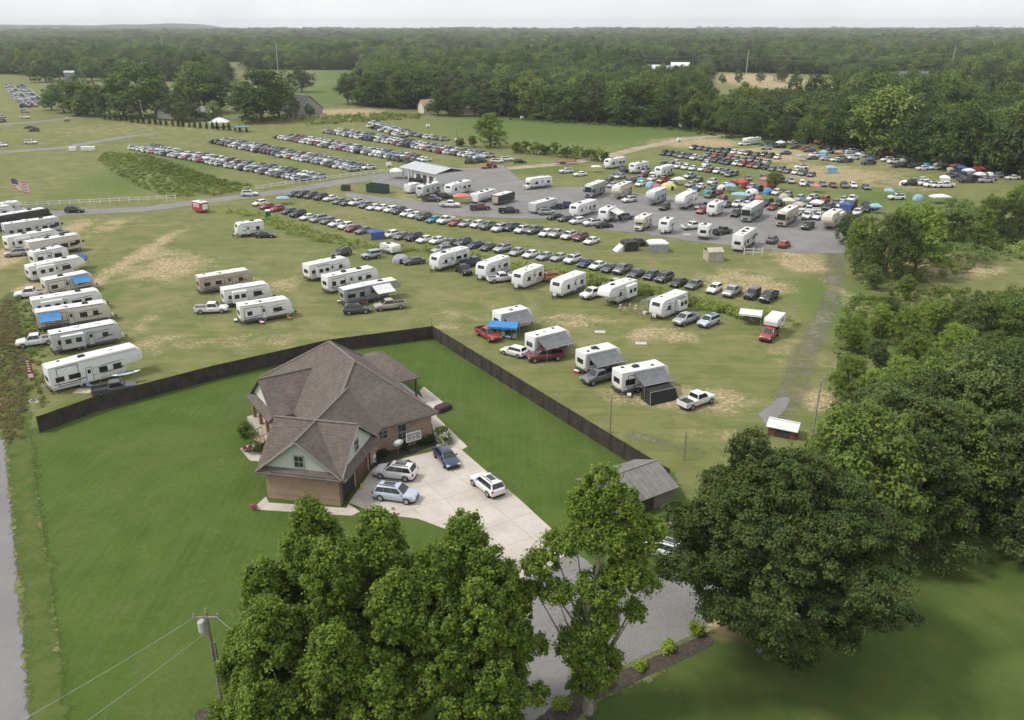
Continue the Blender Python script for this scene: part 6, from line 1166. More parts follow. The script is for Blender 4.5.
explicit_row('uw,801,167.5 uk,780,146.5 sr,805,148.5 uw,815,155.5 uw,846,155.5 sw,836,160 ss,826,159 uw,850,151.5 uw,862,155 uk,883,157 pk,900,166 pk,915,166.5 uw,940,165 uw,931,185.5 hw,938,186 sw,921,180 ss,913,181 uk,909,184 pk,967,181 us,985,181 pk,975,175 us,1001,173 uk,1008,175 uw,896,198 sw,791,142.5 sk,765,145 uw,744,144 sd,785,153 uk,772,146 us,766,148',
  'the upper camp by the woods', 'left', 185, 'cars in the upper camp', False)
explicit_row('pk,636,170 us,645,171.5 sw,655,173 sg,668,174.5 pk,622,172 sg,615,176 sr,632,180 hw,640,184.5 pr,663,181 hw,672,183 ss,690,185 sw,700,187 sd,712,188 sr,717,193 hr,733,184 ss,751,187 un,757,190 ur,770,189 hw,776,193 us,787,196 hs,799,199 uw,812,199 ur,824,201 sg,835,203 sg,848,204 pw,690,194 ss,760,206 hr,772,208 sk,785,211 sw,795,214 us,750,199 uw,737,205 sw,725,186', 'the cars parked round the tents', 'left', 232, 'cars among the tents', False)
explicit_row('sd,795,147 sd,808,150.5 ug,823,147 ud,829,151 uk,835,152 sk,842,151 uw,853,158 ug,858,150 us,868,156 sg,872,158 uw,878,152 uw,887,160 uw,893,162 pg,905,165 sw,922,168.5 hw,934,168 sk,948,167 hg,952,173 pn,958,176.5 uk,963,179 sn,972,177 hs,981,176 ss,990,179 hs,996,176 sw,1012,178 pw,945,186 pw,925,184 pd,868,163 sd,812,158 pd,845,161', 'the tree edge camp row', 'left', 190, 'cars in the upper camp', False)
# left lots
line_row((312, 181), (136, 148.5), 3.0, 1.6, 42, 'the brush patch front line', 'rail fence', 'cars in the far left lot rows')
line_row((312, 181), (136, 148.5), 3.0, -3.9, 222, 'the back line beside the brush patch', 'rail fence', 'cars in the far left lot rows', bucket=MASS if True else None)
for a, b in (((362, 171), (214, 142)), ((420, 163), (280, 137.5)), ((484, 159), (328, 132))):
    line_row(a, b, 3.0, 1.6, 40, '', '', '', bucket=MASS); line_row(a, b, 3.0, -3.9, 220, '', '', '', bucket=MASS)
line_row((446, 141), (400, 134), 2.9, 0, 40, '', '', '', bucket=MASS); line_row((405, 138), (370, 126.5), 2.9, 0, 40, '', '', '', bucket=MASS); line_row((410, 135), (372, 123.5), 2.9, 0, 220, '', '', '', bucket=MASS)
for k, (x0, y0, x1, y1) in enumerate(((6, 85, 28, 110), (11, 85.5, 36, 109), (18, 87, 42, 106), (22, 86, 48, 107.5), (24, 112, 34, 116))): line_row((x0, y0), (x1, y1), 11., 0, 20, '', '', '', bucket=MASS, skip=.1)
COLS = list(PAINTS); pm = [paint(q) for q in COLS]; base = len(COLS); big = MB(); print('individual cars', NCAR[0], 'mass', len(MASS))
for t, c_, p, hd in MASS:
    if (t, False) not in PROTO: t = 'sedan'
    mb = PROTO[(t, False)][1]; ch, sh = math.cos(R(hd)), math.sin(R(hd)); ci = COLS.index(c_); o_ = len(big.v)
    big.v += [(p[0] + x * ch - y * sh, p[1] + x * sh + y * ch, z + .03) for x, y, z in mb.v]
    big.f += [tuple(i + o_ for i in f) for f in mb.f]; big.m += [ci if m == 0 else base + m - 1 for m in mb.m]
tag(big.build('distant_parked_cars', pm + [GLASS, TYRE, LAMP, TAIL, BLACK]), kind='stuff')
# ------------------------------------------------------------------ plants
def foliage(name, dark, light, tint=True):
    if name in MATS: return MATS[name]
    m, nt, b = newmat(name); v = attr(nt, 'var'); rn_ = nd(nt, 'ShaderNodeObjectInfo').outputs['Random']; lf = mix(nt, mth(nt, 'MULTIPLY', rn_, .8 if tint else 0.), light, (light[0] * 1.25, light[1] * 1.12, light[2] * .9)); dk = mix(nt, mth(nt, 'MULTIPLY', rn_, .8 if tint else 0.), dark, tuple(q * 1.5 for q in dark)); c_ = mix(nt, v, dk, lf)
    if tint:
        wn = noise(nt, .006, 3, .6, pos(nt)); sc_ = mth(nt, 'MULTIPLY', mapr(nt, rn_, 0, 1, .85, 1.35), mapr(nt, wn, .35, .65, .8, 1.2)); hv = nd(nt, 'ShaderNodeHueSaturation'); nt.links.new(c_, hv.inputs['Color']); nt.links.new(sc_, hv.inputs['Value']); c_ = hv.outputs[0]
    nt.links.new(c_, b.inputs['Base Color']); b.inputs['Roughness'].default_value = .6; b.inputs['Specular IOR Level'].default_value = .1
    tr = nd(nt, 'ShaderNodeBsdfTranslucent'); nt.links.new(mix(nt, .35, c_, (.16, .22, .03)), tr.inputs[0]); ms = nd(nt, 'ShaderNodeMixShader'); ms.inputs[0].default_value = .28
    nt.links.new(b.outputs[0], ms.inputs[1]); nt.links.new(tr.outputs[0], ms.inputs[2]); nt.links.new(ms.outputs[0], nt.nodes['Material Output'].inputs[0]); MATS[name] = m; return m
FO = {'maple': foliage('maple leaves', (.055, .108, .014), (.235, .315, .05), False), 'oak': foliage('oak leaves', (.045, .075, .022), (.135, .175, .052), False), 'bright': foliage('bright young leaves', (.08, .14, .02), (.23, .31, .055)),
      'wood': foliage('woodland leaves', (.068, .115, .025), (.195, .255, .062)), 'wood2': foliage('grey green leaves', (.07, .11, .036), (.18, .225, .08)), 'wood3': foliage('yellow green leaves', (.07, .115, .022), (.18, .235, .05)),
      'brush': foliage('weed leaves', (.125, .17, .036), (.275, .315, .10)), 'dry': foliage('dry brush leaves', (.105, .09, .042), (.23, .195, .105)), 'lime': foliage('lime shrub leaves', (.14, .22, .02), (.30, .40, .05)), 'dark': foliage('dark shrub leaves', (.02, .04, .014), (.05, .08, .025)), 'purple': foliage('purple shrub leaves', (.05, .02, .025), (.12, .04, .05)), 'flower': foliage('white blossom', (.6, .6, .5), (.75, .74, .68)), 'pinkflower': foliage('pink blossom', (.4, .1, .15), (.5, .2, .25)), 'conifer': foliage('small evergreen needles', (.02, .045, .014), (.05, .09, .025))}
FO['young'] = foliage('young wood leaves', (.09, .15, .026), (.24, .31, .065)); FO['far wood'] = foliage('far wood leaves', (.045, .086, .024), (.14, .205, .058)); FO['far wood3'] = foliage('far yellow green leaves', (.065, .105, .026), (.185, .24, .06)); FO['far oak'] = foliage('far dark leaves', (.036, .068, .021), (.11, .165, .048)); FO['far wood2'] = foliage('far grey green leaves', (.045, .07, .03), (.115, .148, .066))
BARK = simple('tree bark', (.11, .088, .068), .95, .35, 5); BARKP = simple('pale bark', (.24, .215, .185), .95, .3, 5)
def leaf_mesh(name, C, RAD, per, size, seed, mat, up=.45, fill=.45, var=None, rn=.38):
    g = np.random.default_rng(seed); C = np.asarray(C, float); RAD = np.asarray(RAD, float); n = len(C)
    per = np.full(n, per, int) if np.isscalar(per) else np.asarray(per, int); k = np.repeat(np.arange(n), per); N = len(k)
    d = g.normal(size=(N, 3)); d[:, 2] += .15; d /= np.linalg.norm(d, axis=1)[:, None]
    flip = (d[:, 2] < -.25) & (g.random(N) < .65); d[flip, 2] *= -1
    p = C[k] + d * RAD[k] * ((g.random(N) ** (fill + .1)) * (1 + .75 * (g.random(N) < .22) * g.random(N)))[:, None]
    nn = d * .7 + np.array([0, 0, up]) + g.normal(size=(N, 3)) * rn; nn /= np.linalg.norm(nn, axis=1)[:, None]
    t = np.cross(nn, g.normal(size=(N, 3))); t /= np.linalg.norm(t, axis=1)[:, None]; b = np.cross(nn, t)
    s = (size * (.65 + .7 * g.random(N)))[:, None]
    V = np.stack([p - t * s * .5, p + b * s * .34 + nn * s * .06, p + t * s * .5 - nn * s * .10, p - b * s * .34 + nn * s * .06], 1).reshape(-1, 3)
    me = bpy.data.meshes.new(name); me.vertices.add(4 * N); me.vertices.foreach_set('co', V.ravel().astype(np.float32)); me.loops.add(4 * N); me.loops.foreach_set('vertex_index', np.arange(4 * N)); me.polygons.add(N); me.polygons.foreach_set('loop_start', np.arange(0, 4 * N, 4)); me.update(calc_edges=True)
    cv = g.random(n) if var is None else var
    a = np.clip(.5 * cv[k] + .5 * g.random(N), 0, 1) ** 1.25; at_ = me.attributes.new('var', 'FLOAT', 'POINT'); at_.data.foreach_set('value', np.repeat(a, 4).astype(np.float32))
    me.materials.append(mat); return me
def lobe_clumps(lobes, n, cr, seed, inner=.62):
    """clump centres spread over the outside of a few ellipsoid lobes"""
    g = np.random.default_rng(seed); C = []; vol = np.array([l[3] * l[4] + l[3] * l[5] for l in lobes], float); cnt = np.maximum(3, n * vol / vol.sum()).astype(int); RD = []
    for l, m in zip(lobes, cnt):
        d = g.normal(size=(m, 3)); d[:, 2] += .25; d /= np.linalg.norm(d, axis=1)[:, None]; r = inner + (1 - inner) * g.random(m) ** .6 + g.normal(size=m) * .06
        C.append(np.array(l[:3]) + d * np.array(l[3:6]) * r[:, None]); RD.append(np.outer(cr * (.45 + .95 * g.random(m)), [1, 1, .8]))
    return np.concatenate(C), np.concatenate(RD)
def trunk_mesh(name, h, r, limbs, seed, mat, lean=.0):
    rr_ = random.Random(seed); mb = MB(); pts = [Vector((rr_.uniform(-.15, .15) * i * h * .05 + lean * i, rr_.uniform(-.15, .15) * i * h * .05, h * i / 5 - (.15 if i == 0 else 0))) for i in range(6)]
    mb.tube(pts, [r * 1.35, r, r * .85, r * .66, r * .45, r * .22], 8)
    for q in limbs:
        q = Vector(q); k = min(4, max(1, int(5 * .55 * q.z / h))); a = pts[k]; m = a.lerp(q, .5) + Vector((0, 0, -.05 * (q - a).length)); mb.tube([a, m, q], [r * .42, r * .26, r * .07], 6)
    return mb.mesh(name, mat, smooth=True)
def crown_lobes(H, Rr, base, seed, n=5):
    """a rounded but uneven crown built of overlapping lobes"""
    rr_ = random.Random(seed); ch = H - base; L = [(0, 0, base + ch * .58, Rr * .72, Rr * .72, ch * .42)]
    for i in range(n):
        a = i * 2 * math.pi / n + rr_.uniform(-.4, .4); t = rr_.uniform(.18, .72); q = Rr * (.62 if t < .5 else .42) * rr_.uniform(.8, 1.15)
        L.append((q * math.cos(a), q * math.sin(a), base + ch * t, Rr * rr_.uniform(.36, .55), Rr * rr_.uniform(.36, .55), ch * rr_.uniform(.2, .3)))
    L.append((rr_.uniform(-.2, .2) * Rr, rr_.uniform(-.2, .2) * Rr, base + ch * .84, Rr * .4, Rr * .4, ch * .17)); return L
def tree_at(name, me, tme, xy, rz, sc, label, cat='tree', group=None):
    o = empty(name, (xy[0], xy[1], 0), rz, label, cat, group); o.scale = sc; c_ = link('crown', me, o)
    if tme: link('trunk', tme, o)
    return o, c_
# ---- foreground trees
def big_tree(label, xy, lobes, nclump, cr, per, leaf, mat, th_, tr, bark, seed, name='maple_tree', zs=1.):
    C, RD = lobe_clumps(lobes, nclump, cr, seed); RD[:, 2] *= 1.0 if mat == 'oak' else 1.6; me = leaf_mesh('crown', C, RD, per, leaf, seed, FO[mat]); tm = trunk_mesh('trunk', th_, tr, [l[:3] for l in lobes[1:] if l[2] < th_ * .95][:24], seed, bark); return tree_at(name, me, tm, xy, 0, (K, K, K * zs), label)
def plumes(spec, z0, zt):
    L = [(0, 0, (z0 + zt) * .40, 3.4, 3.4, zt * .28)]
    q = random.Random(int(zt * 100 + len(spec)))
    for x, y, top, r_ in spec:
        ln = min(top - z0, 7.5); L.append((x, y, top - 1.0, .62 * r_, .62 * r_, 1.0)); L.append((x, y, top - 2.8, 1.0 * r_, 1.0 * r_, 1.6))
        for k in range(16):
            t = (k + .5) / 16; rad = r_ * (.25 + 1.5 * t ** .45); a = k * 2.4 + q.uniform(-.5, .5); s = q.uniform(.34, .74) * (.5 + .62 * t); d = rad * q.uniform(.45, .85)
            L.append((x + d * math.cos(a), y + d * math.sin(a), top - .9 - ln * t * .92 + q.uniform(-.3, .3), s * 1.35, s * 1.35, s * 1.25))
    return L
big_tree('large leafy maple with several upright tops in front of the brick house', (-10.4 * K, 41.2 * K), plumes([(-1.6, 2.2, 16.8, 1.7), (2.6, 1.6, 16.6, 1.7), (.3, -.6, 16.2, 1.6), (-4.2, .6, 13.6, 1.7), (-3.2, -2.4, 13.2, 1.8), (3.8, -1.8, 14.6, 1.7), (.6, -3.8, 12.6, 1.8), (-5.2, -1.6, 10.2, 1.5), (4.8, 1.2, 13.4, 1.5), (-1.8, 4.4, 14.8, 1.6), (3.0, -4.4, 10.2, 1.7), (-3.6, -4.6, 9.4, 1.6)], 1.5, 15), 4600, .34, 78, .195, 'maple', 9.5, .38, BARK, 11, zs=.93)
big_tree('leafy maple right of the larger one beside the gravel drive', (-2.6 * K, 41.4 * K), plumes([(-.2, 1.4, 16.2, 1.5), (1.3, .2, 14.6, 1.4), (-1.9, -.6, 15.2, 1.4), (.8, -1.8, 13.6, 1.5), (2.2, -1.2, 11.6, 1.4), (-1.4, -2.6, 11.8, 1.5), (2.4, 1.4, 12.4, 1.3), (1.6, -3.0, 9.2, 1.4), (-2.6, 1.6, 13.2, 1.3)], 1.2, 14), 3000, .33, 78, .195, 'maple', 9.0, .30, BARK, 12, zs=.95)
cb = at(588, 712)
big_tree('slender maple with gaps and a side branch over the gravel drive', cb, [(0, 0, 6, .5, .5, 2), (.3, .3, 16.6, 1.1, 1.1, 1.3), (-.5, .6, 15.2, 1.2, 1.2, 1.1), (1.5, .2, 15.4, 1.2, 1.2, 1.2), (.6, -.4, 13.7, 1.5, 1.4, 1.1), (2.9, .3, 13.4, 1.2, 1.2, 1.2), (-1.1, .3, 12.9, 1.1, 1.0, .9), (2.0, -.5, 11.7, 1.2, 1.2, 1.0), (-3.2, .2, 11.2, 1.1, 1.0, .8), (-2.5, .5, 12.6, .7, .7, .7), (-2.3, -.3, 9.6, 1.0, 1.0, .7), (-3.6, 0, 9.7, .7, .7, .5), (.4, -.4, 10.2, 1.5, 1.3, 1.1), (3.2, .2, 9.9, .9, .9, .7), (2.6, -.2, 8.2, .7, .7, .5), (.2, -.1, 7.4, 1.6, 1.5, 1.2), (-.5, -.2, 5.4, 1.7, 1.6, 1.3), (.5, 0, 3.9, 1.6, 1.5, 1.2), (0, .1, 2.4, 1.3, 1.2, .9)], 1150, .33, 75, .185, 'bright', 14.5, .28, BARKP, 13)
ob = at(766, 650)
ol = [(0, 0, 9.3, 5.0, 5.0, 4.8), (-6.2, 1.2, 10.2, 1.7, 1.7, 1.1), (-5.6, .6, 7.4, 1.6, 1.6, 1.0)]; rr_ = random.Random(5)
for i in range(52):
    a = i * 2.4; t = (i + .5) / 52; z = 2.8 + 11.8 * t; q = 6.9 * math.sin(math.pi * (.10 + .84 * t)) ** .8 * rr_.uniform(.7, 1.12); ol.append((q * math.cos(a), q * math.sin(a), z, rr_.uniform(1.0, 2.3), rr_.uniform(1.0, 2.3), rr_.uniform(.6, 1.1)))
ol += [(.3, 0, 14.6, 2.0, 2.0, 1.2), (-2.2, 2.2, 15.4, 1.3, 1.3, 1.1), (5.0, -.6, 7.6, 2.4, 2.4, 1.3), (6.2, .8, 10.0, 2.0, 2.0, 1.2)]
big_tree('huge dark green oak spreading over the shed and drive', ob, ol, 3000, .46, 92, .195, 'oak', 14, .55, BARKP, 14, 'oak_tree')
# ---- woodland prototypes
def wproto(seed, H, Rr, base, n, cr, per, leaf, mat): 
    lo = crown_lobes(H, Rr, base, seed, 6); C, RD = lobe_clumps(lo, n, cr, seed); return leaf_mesh('crown', C, RD, per, leaf, seed, FO[mat], rn=.28), trunk_mesh('trunk', H * .8, H * .022, [l[:3] for l in lo[1:]], seed, BARK)
MIDP = [wproto(21, 11, 5.2, .8, 230, .85, 80, .30, 'wood'), wproto(22, 11, 4.8, .9, 220, .85, 80, .30, 'wood3'), wproto(23, 11, 5.4, .6, 230, .85, 80, .28, 'oak'), wproto(24, 11, 4.6, .8, 220, .85, 80, .30, 'wood2'), wproto(25, 11, 5.0, .5, 230, .8, 80, .28, 'young')]
KIND = ['dark green broadleaf tree', 'yellow green broadleaf tree', 'deep green round tree', 'greyish green tree', 'bright leafy tree']
RW = [(860, 262, 9, 0), (884, 279, 12, 2), (914, 276, 13, 0), (941, 263, 11, 3), (976, 248, 10, 0), (1006, 240, 11, 2), (1030, 236, 12, 0), (848, 246, 6.5, 2), (900, 255, 11, 1), (958, 240, 8, 3), (990, 232, 9, 1), (1018, 225, 10, 0), (872, 290, 8, 3), (905, 300, 7, 0),
      (852, 352, 6, 4), (878, 338, 6, 4), (904, 345, 7, 4), (936, 336, 7, 1), (972, 345, 8.5, 3), (1008, 350, 9, 0), (1035, 340, 10, 2), (890, 318, 6, 2), (925, 318, 6, 0), (1000, 318, 8, 0), (955, 320, 6.5, 1),
      (846, 398, 6, 4), (868, 405, 6, 4), (897, 402, 6.5, 1), (930, 400, 7.5, 4), (968, 402, 9, 3), (1003, 410, 10, 0), (1030, 400, 11, 2), (912, 372, 6.5, 1), (950, 372, 7, 4), (990, 376, 8, 0), (875, 372, 5.5, 3),
      (848, 478, 9, 1), (880, 470, 11, 2), (918, 462, 11, 1), (958, 470, 12, 3), (1000, 470, 12, 2), (1036, 465, 13, 0), (902, 512, 12, 2), (945, 512, 11.5, 0), (990, 520, 11, 3), (1030, 520, 12, 2), (870, 520, 11, 0), (928, 440, 10, 4), (975, 438, 10, 3), (1015, 440, 11, 0), (862, 440, 7, 3), (890, 436, 9, 0), (1060, 440, 12, 0), (1055, 560, 11, 2), (850, 552, 14.5, 0), (906, 548, 12.5, 2), (880, 505, 13, 3)]
DESC = [(lambda x, y: 'beside the gravel lot end') if False else None]
def where(x, y):
    if y < 310: return ('at the lot end of' if x < 900 else 'behind the dry clearing in' if x > 960 else 'in the middle of') + ' the far thicket'
    if y < 425: return ('along the dirt track side of' if x < 885 else 'deep inside' if x > 960 else 'in the middle of') + ' the young wood'
    return ('next to the big oak in' if x < 890 else 'at the frame edge of' if x > 1000 else 'in the heart of') + ' the lower wood'
cnt = {}
for i, (x, y, h, k) in enumerate(RW):
    h = h * K * (.84 if 300 < y < 425 else .95) * rnd.uniform(.85, 1.12); h = h * .6 if y in (290, 300, 318, 320) else h
    if y > 425: k = {4: 0, 1: 2}.get(k, k)
    s = h / 11; me, tm = MIDP[k]; w_ = where(x, y); key = (KIND[k], w_)
    cnt[key] = cnt.get(key, 0) + 1
    l = f'{KIND[k]} {w_}' + ('' if cnt[key] == 1 else f', {ordw(cnt[key])} such downward')
    g_ = rnd.uniform(.85, 1.08); tree_at('broadleaf_tree', me, tm, at(x, y), rnd.uniform(0, 6.28), (s * g_, s * g_, s), l, group='trees of the right hand wood')
# ---- tree line behind the fields, far trees individually
FARP = [wproto(31, 17, 7.4, .4, 120, 1.95, 48, .72, 'far wood'), wproto(32, 17, 6.6, .6, 110, 1.9, 48, .72, 'far wood3'), wproto(33, 17, 7.8, .3, 120, 1.95, 48, .74, 'far oak'), wproto(34, 17, 6.8, .5, 110, 1.9, 48, .72, 'far wood2')]
FIRST = []
def far_tree(x, y, h, k, label, group=None, wf=1., xy=None):
    h *= K; s = h / 17; me, tm = FARP[k]; o, c_ = tree_at('broadleaf_tree', me, tm, xy or at(x, y), rnd.uniform(0, 6.28), (s * wf, s * wf, s), label, group=group)
    if k == len(FIRST): FIRST.append(c_)
for x, y, h, k, wf, l in [(64, 112.5, 15, 0, 1, 'leftmost dark tree of the clump right of the far left cars'), (80, 115, 16, 1, 1.1, 'second tree from the left in the clump by the far left cars'), (95, 116, 15, 2, 1, 'third tree in the clump by the upper lane'), (110, 117, 14, 3, 1, 'grey green tree at the right end of the lane clump'), (52, 110, 12, 0, .9, 'low dark tree behind the leftmost clump tree'), (85, 111, 17, 0, 1, 'dark tree behind the lane clump'),
    (141, 117.5, 26, 2, 1.05, 'tallest dark tree left of the farmhouse'), (124, 116, 20, 0, .9, 'tall tree close left of the tallest dark one'), (156, 114, 21, 3, .9, 'tall tree close right of the tallest dark one'), (182, 122, 9, 1, 1.1, 'small round tree in front of the farmhouse'), (205, 113, 23, 0, 1.0, 'tall tree rising over the farmhouse roof'), (192, 111, 20, 1, .9, 'tree behind the farmhouse on its left'), (221, 113, 18, 3, .9, 'tree right behind the farmhouse'), (262, 121, 23, 2, 1.1, 'big dark tree left of the dark roofed barn'), (246, 119, 16, 0, .9, 'tree left beside the big barn tree'), (279, 118, 21, 0, .95, 'dark tree touching the barn roof'), (302, 92, 15, 3, 1.2, 'round grey green tree in the small far meadow'),
    (46, 82, 17, 2, 1.1, 'dark rounded tree at the edge of the far left field'), (60, 80, 14, 0, 1.1, 'lower tree left of the tall pale blue shed'), (92, 81, 17, 0, 1.1, 'tree right of the tall pale blue shed'), (110, 80, 18, 1, 1.1, 'yellow green tree behind the pale blue shed'), (30, 79, 13, 3, 1, 'small tree at the far left field corner'),
    ]: far_tree(x, y, h, k, l, wf=wf * 1.25)
for i, (x, y, h) in enumerate(((722, 84, 7), (738, 82.5, 9), (760, 83, 8), (781, 82, 11), (796, 84, 9), (812, 88, 6), (834, 83, 10), (708, 80, 12))): far_tree(x, y, h, (0, 1, 3, 2)[i % 4], f'{KIND[(0, 1, 3, 2)[i % 4]]}, {ordw(i + 1)} of the scattered trees in the far tan field', 'trees in the far tan field', 1.1)
for x, y, h, k, l in ((438, 115, 11, 0, 'small dark tree right in front of the cream house'), (449, 116, 14, 2, 'dark round tree hiding the left part of the long house'), (474, 116, 13, 0, 'dark tree at the right end of the long house'), (484, 117, 9, 3, 'low grey green tree by the bright field corner'), (197, 121, 8, 0, 'low dark tree before the farmhouse door'), (214, 120.5, 9, 1, 'low tree between farmhouse and white canopy'), (176, 120, 12, 3, 'dark tree covering the pale gable house'), (310, 117, 6, 0, 'low bush tree at the right side of the barn')): far_tree(x, y, h, k, l, wf=1.2)
for (x, y, h, k, l) in ((490, 147, 13, 4, 'round yellow green tree standing alone in the bright field'), (774, 190.5, 5.5, 1, 'small lone tree among the parked cars on the slope')): s = h / 11; tree_at('broadleaf_tree', *MIDP[k], at(x, y), 1., (s * 1.2, s * 1.2, s), l)
pl = [(345, 104), (400, 108.5), (450, 109.5), (505, 117), (560, 121.5), (620, 124), (680, 128), (740, 138), (800, 144), (850, 150), (900, 159), (960, 170), (1024, 178), (1090, 186)]
W_l = [Vector(at(*p)) for p in pl]; lens = [0]
for a, b in zip(W_l, W_l[1:]): lens.append(lens[-1] + (b - a).length)
def along(s):
    for i in range(len(W_l) - 1):
        if s <= lens[i + 1]: return W_l[i].lerp(W_l[i + 1], (s - lens[i]) / (lens[i + 1] - lens[i])), (W_l[i + 1] - W_l[i]).normalized()
    return W_l[-1], (W_l[-1] - W_l[-2]).normalized()
seg = ['by the cream house', 'behind the bright field', 'behind the light towers', 'above the slope cars', 'above the upper camp', 'above far right camp']
for r_ in range(4):
    s = rnd.uniform(0, 4); num = 0
    while s < lens[-1]:
        p, d = along(s); n = Vector((-d.y, d.x)); 
        if n.y < 0: n = -n
        q = p + n * (1.5 + r_ * 8.5 + jit(2)); k = rnd.choice((0, 0, 1, 2, 2, 3)); px_ = 512 + F * q.x / (q.y * CP + CAMH * SP); h = (rnd.uniform(7.5, 11) if 705 < px_ < 842 else rnd.uniform(13, 16) if 962 < px_ < 1008 else rnd.uniform(14.5, 17.5) if 888 < px_ < 942 else rnd.uniform(18, 23) if px_ > 855 else rnd.uniform(15.5, 19.5)) + r_ * .6
        row_ = ['front', 'second', 'third', 'rear'][r_]
        num += 1; lb = f'{KIND[k]}, {ordw(num)} from the left in the {row_} rank of the wood edge' if r_ < 2 else f'{KIND[k]} in the {row_} rank of wood edge {seg[min(5, int(6 * s / lens[-1]))]}'
        far_tree(0, 0, h, k, lb, f'{row_} rank trees of the wood edge', rnd.uniform(.9, 1.15), (q.x, q.y)); s += rnd.uniform(7, 11)
# small evergreens in a row, shrub row
def shrub(name, mat, xy, h, r_, label, group=None, n=26, cr=.4, per=45, leaf=.22, seed=1, flower=None, cat='shrub'):
    lo = [(0, 0, h * .5, r_ * .75, r_ * .75, h * .45), (r_ * .4, 0, h * .4, r_ * .55, r_ * .6, h * .35), (-r_ * .4, r_ * .2, h * .45, r_ * .5, r_ * .55, h * .4)]; C, RD = lobe_clumps(lo, n, cr, seed, .55)
    o = empty(name, (xy[0], xy[1], 0), rnd.uniform(0, 6), label, cat, group); link('foliage', leaf_mesh('foliage', C, RD, per, leaf, seed, FO[mat]), o); MB().tube([(0, 0, 0), (.03, .02, h * .6)], [.06, .03], 5).build('stem', BARK, o)
    if flower: C2 = C[C[:, 2] > h * .35]; link('blossom', leaf_mesh('blossom', C2 + np.array([0, 0, cr * .6]), np.full_like(C2, cr * .55), 26, leaf * .7, seed + 1, FO[flower]), o)
    return o
for i, (x, y, h) in enumerate(((517, 152.5, 4.2), (526, 153.5, 5), (537, 154.5, 4.5), (546, 155, 3.6), (556, 156.5, 5.4), (567, 157.5, 4), (576, 158.5, 5.2), (588, 160, 4.6), (597, 161, 5), (605, 162, 3.4), (472, 147, 4.4), (460, 146, 3.2))):
    shrub('field_shrub', ('wood', 'oak')[i % 2], at(x, y), h, h * .62, f'dark bushy shrub, {ordw(i+1)} from the left in the shrub row on the bright field' if i < 10 else ('dark shrub touching the lone round field tree' if i == 10 else 'low shrub left of the lone round field tree'), 'shrubs on the bright field', 40, .8, 26, .5, 60 + i)
eC = []
prot = None
for i in range(26):
    x = 104 + i * 5.7 + jit(.6); y = 119.5 + i * .46 + (1.2 if i > 4 else 0)
    if prot is None:
        zz = np.linspace(.3, 2.9, 16); C = np.column_stack([.25 * np.cos(zz * 9) * (3.1 - zz) / 2, .25 * np.sin(zz * 9) * (3.1 - zz) / 2, zz]); RD = np.column_stack([(3.3 - zz) * .34] * 2 + [np.full(16, .35)]); prot = leaf_mesh('foliage', C, RD, 26, .42, 5, FO['conifer']); stm = MB().tube([(0, 0, 0), (0, 0, 1.5)], [.08, .04], 5).mesh('stem', BARK)
    o = empty('evergreen_shrub', (*at(x, y), 0), rnd.uniform(0, 6), f'small cone evergreen, {ordw(i+1)} from the left in the row along the farm lane', 'evergreen', 'small evergreens along the farm lane'); s = rnd.uniform(.8, 1.25); o.scale = (s, s, s); link('foliage', prot, o); link('stem', stm, o)
# garden shrubs
for i, (x, y, h, r_, l) in enumerate(((561, 708, .9, .75, 'lime green shrub nearest the frame bottom in the mulch bed'), (604, 685, .8, .65, 'lime green shrub right of the slender maple trunk'), (640, 669, .6, .5, 'smallest lime green shrub in the mulch bed'), (668, 650, .8, .7, 'lime green shrub under the oak edge'), (695, 632, 1.0, .85, 'largest lime green shrub beside the wooden post'), (578, 674, .9, .8, 'lime green shrub directly behind the slender maple'))): shrub('lime_shrub', 'lime', at(x, y), h, r_, l, 'lime shrubs in the mulch bed', 22, .28, 50, .14, 80 + i)
shrub('hydrangea', 'brush', HW(.5, -1.2), 1.2, 1.5, 'white flowering hydrangea at the house corner by the sedan', None, 30, .38, 45, .17, 91, 'flower'); shrub('hydrangea', 'lime', HW(.9, .9), 1.2, 1.0, 'yellow green bush behind the white hydrangea at the house corner', None, 22, .35, 45, .17, 92)
shrub('hydrangea', 'brush', at(230, 718), 1.0, .9, 'white flowering hydrangea at the foot of the transformer pole', None, 26, .35, 45, .16, 93, 'flower'); shrub('purple_bush', 'purple', at(371.5, 519), .9, .9, 'dark purple bush at the front corner of the drive', None, 22, .3, 45, .15, 94); shrub('flower_pot_plant', 'pinkflower', at(254, 510), .7, .5, 'pink flower pot at the end of the front walk', None, 14, .22, 40, .12, 95)
shrub('flower_bush', 'pinkflower', at(247, 452), .8, .6, 'pink flowered bush beside the entry walk', None, 16, .25, 40, .13, 96)
for i, (u_, v_, h, r_, m, l) in enumerate(((-16.6, 7.2, 1.3, 1.1, 'dark', 'dark shrub right of the porch steps'), (-17.4, 12.4, 1.1, 1.0, 'dark', 'dark shrub left of the porch steps'), (-17.6, 8.0, 1.6, .9, 'oak', 'upright dark shrub by the stair railing'), (-17, 5.4, 1.0, .9, 'dark', 'low dark shrub near the garage side of the porch'), (-17, 14.6, .9, .8, 'brush', 'green bush under the entry gable corner'), (-7.4, -.6, .9, .6, 'dark', 'small dark shrub beside the heat pump'), (-6.6, -.2, 1.1, .6, 'dark', 'dark shrub under the brick wall window'), (-2.0, -.1, 1.2, .6, 'dark', 'dark shrub behind the basketball hoop'), (-1.0, -.1, 1.0, .6, 'dark', 'dark shrub at the end of the brick wall'), (-4.0, -.1, 1.0, .55, 'dark', 'dark shrub under the tall wall window'))): shrub('garden_shrub', m, HW(u_, v_), h, r_, l, 'garden shrubs round the brick house', 20, .32, 45, .16, 100 + i)
